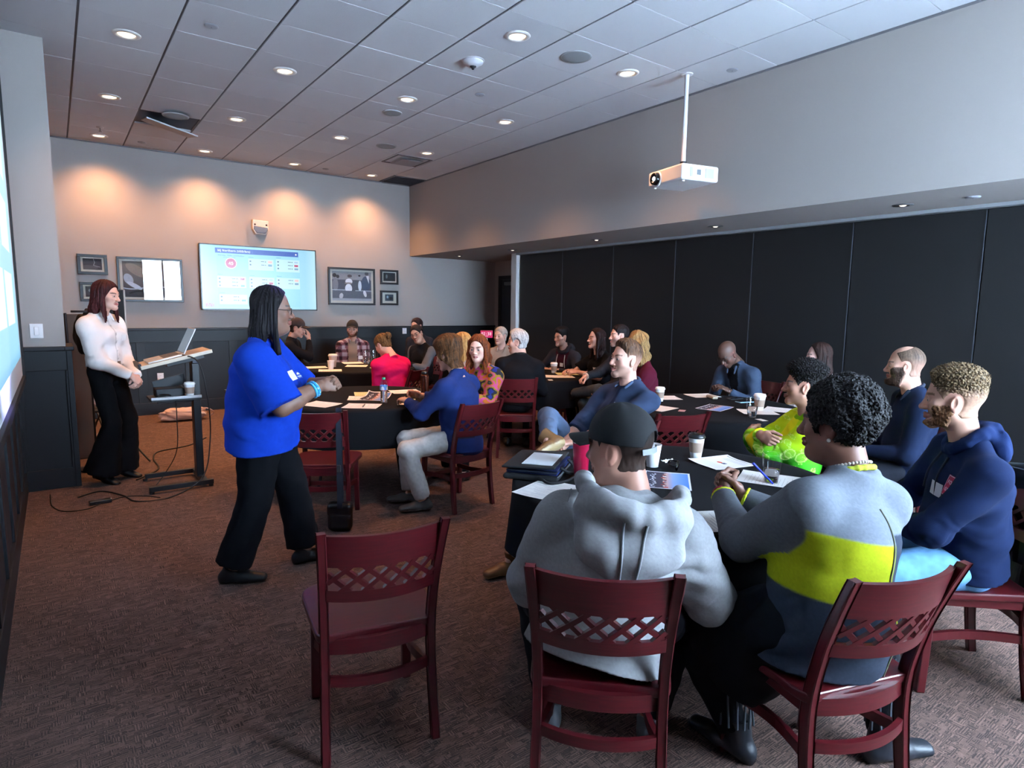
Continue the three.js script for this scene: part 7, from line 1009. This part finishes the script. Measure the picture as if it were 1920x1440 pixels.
// far table
coffeeCup('plain white paper cup on the far table near the presenter hands', 2.79, TY, -7.66, null, false, 1.05); coffeeCup('tall pale printed paper cup with a lid behind the plain white cup', 2.95, TY, -8.02, 'white', false, 1.35, mat('#d9b7a6', 0.6));
{ for (const [x, z, lb] of [[3.5, -8.2, 'clear glass pitcher before the plaid shirt, nearer the sheets'], [3.66, -8.3, 'clear drinking glass before the plaid shirt, beside the pitcher']]) glassCup(lb, x, TY, z, 1.35, 0.3); }
sheet('plain', 'white sheet before the bearded man in plaid', 3.38, -8.4, 80); sheet('plain', 'white sheet in the middle of the far table', 3.25, -7.95, 60); sheet('plain', 'white sheet beside the hot pink sleeve toward the pitcher', 3.66, -8.02, 75); sheet('yellow', 'pale sheet at the table edge by the hot pink sleeve', 3.42, -7.5, 85); sheet('plain', 'white sheet behind the plain white cup on the far table', 2.72, -8.02, 80); sheet('form', 'white sheet at the far table edge below the plain white cup', 2.74, -7.55, 70);
// corner table
coffeeCup('grey-sleeved paper cup by the forearms of the laughing woman', 5.05, TY, -5.95, 'white', true, 1.05);
sheet('plain', 'white sheet before the youth in the grey zip hoodie', 5.0, -6.35, 50); sheet('form', 'white form at the table edge near the white shirt cuff', 4.84, -5.55, 60); sheet('plain', 'second white sheet overlapping the form near the white shirt cuff', 4.66, -5.72, 40); card('white card at the table edge before the silver-haired man', 4.5, -5.36, 60); phone('dark phone on the corner table beside the paper cup', 4.85, -5.98, 70);
sheet('yellow', 'pinkish sheet beneath the forearms of the laughing woman', 5.1, -5.75, 60);
// timer held up on a stand
{ const t = thing('countdown_timer', 'small glowing pink countdown timer on a pale stand by the red hair', 'timer', [4.6, 0, -6.85], R(-32)); t.position.set(4.2, 0.762, -6.22);
  part('stand', [cyl(0.04, 0.045, 0.01, 0, 0, 0), cyl(0.016, 0.014, 0.44, 0, 0.01, 0)], mat('#c2b2a8', 0.5), t); part('case', lim(-0.075, 0.075, 0.445, 0.535, -0.02, 0.02, 0.006), mat('#8c1747', 0.4), t);
  const p = new THREE.PlaneGeometry(0.142, 0.08); p.translate(0, 0.49, 0.0215); part('display', p, mat('#111', 0.4, { emissive: '#ffffff', emissiveIntensity: 1.0, emissiveMap: canvas(256, 128, (g, w, h) => { g.fillStyle = '#d0125f'; g.fillRect(0, 0, w, h); g.fillStyle = '#ffe6f2'; g.font = 'bold 74px monospace'; g.textAlign = 'center'; g.fillText('02:38', w / 2 - 6, 82); g.font = '20px monospace'; g.fillText('7', w - 16, 50); g.fillRect(40, 100, 120, 6); }) }), t); }
// shoulder bag on the chair behind the presenter
{ const t = thing('shoulder_bag', 'small black shoulder bag hanging low by a long strap from the chair', 'bag', [1.52, 0, -4.07], R(150)), bm = mat('#0c0c0f', 0.45);
  const g = new RoundedBoxGeometry(0.17, 0.19, 0.09, 4, 0.035); g.translate(0.0, 0.1, 0.02); part('bag_body', g, bm, t); part('flap', new RoundedBoxGeometry(0.172, 0.1, 0.1, 3, 0.03).translate(0, 0.155, 0.021), mat('#101014', 0.4), t);
  part('strap', plate((u, v) => { const a = u * Math.PI; return [-0.01 + (v - 0.5) * 0.035, 0.18 + 0.7 * Math.sin(a), -0.03 * Math.cos(a) - 0.012]; }, 30, 1, 0.004), mat('#272a33', 0.35), t); part('buckle', lim(-0.022, 0.005, 0.44, 0.49, -0.06, -0.03, 0.004), mat('#7b7d82', 0.3, { metalness: 0.9 }), t); }
// dark jacket over the chair of the blond man
{ const t = thing('hanging_jacket', 'dark navy jacket hung over the chair back behind the blond man', 'jacket', [3.08 - 0.335 * Math.sin(R(226)), 0, -0.93 - 0.335 * Math.cos(R(226))], R(226));
  part('cloth', plate((u, v) => { const a = (u - 0.5) * 2; return [a * (0.27 + 0.05 * v) , 0.9 - 0.72 * v - 0.03 * a * a * (1 - v), -0.03 - 0.05 * (1 - a * a) - 0.03 * Math.sin(a * 7 + v * 3) * v - 0.02]; }, 28, 20, 0.02), mat('#0f1722', 0.85), t);
  part('front_fold', plate((u, v) => { const c = (u - 0.5) * 2; return [c * 0.26, 0.895 - 0.42 * v, 0.05 - 0.045 * (1 - c * c) + 0.012 * Math.sin(c * 6)]; }, 20, 10, 0.016), mat('#0f1722', 0.85), t); part('shoulder_roll', tube([[-0.26, 0.86, -0.01], [-0.1, 0.89, -0.04], [0.1, 0.89, -0.04], [0.26, 0.86, -0.01]], 0.035, 24, 10), mat('#111a26', 0.85), t); part('sleeve', tube([[0.27, 0.84, -0.03], [0.32, 0.6, -0.05], [0.33, 0.35, -0.04], [0.31, 0.16, -0.02]], 0.05, 24, 10), mat('#0e151f', 0.85), t); }
scene.traverse((o) => { if (o.isMesh) { o.castShadow = true; o.receiveShadow = true; } });
renderer.render(scene, camera);
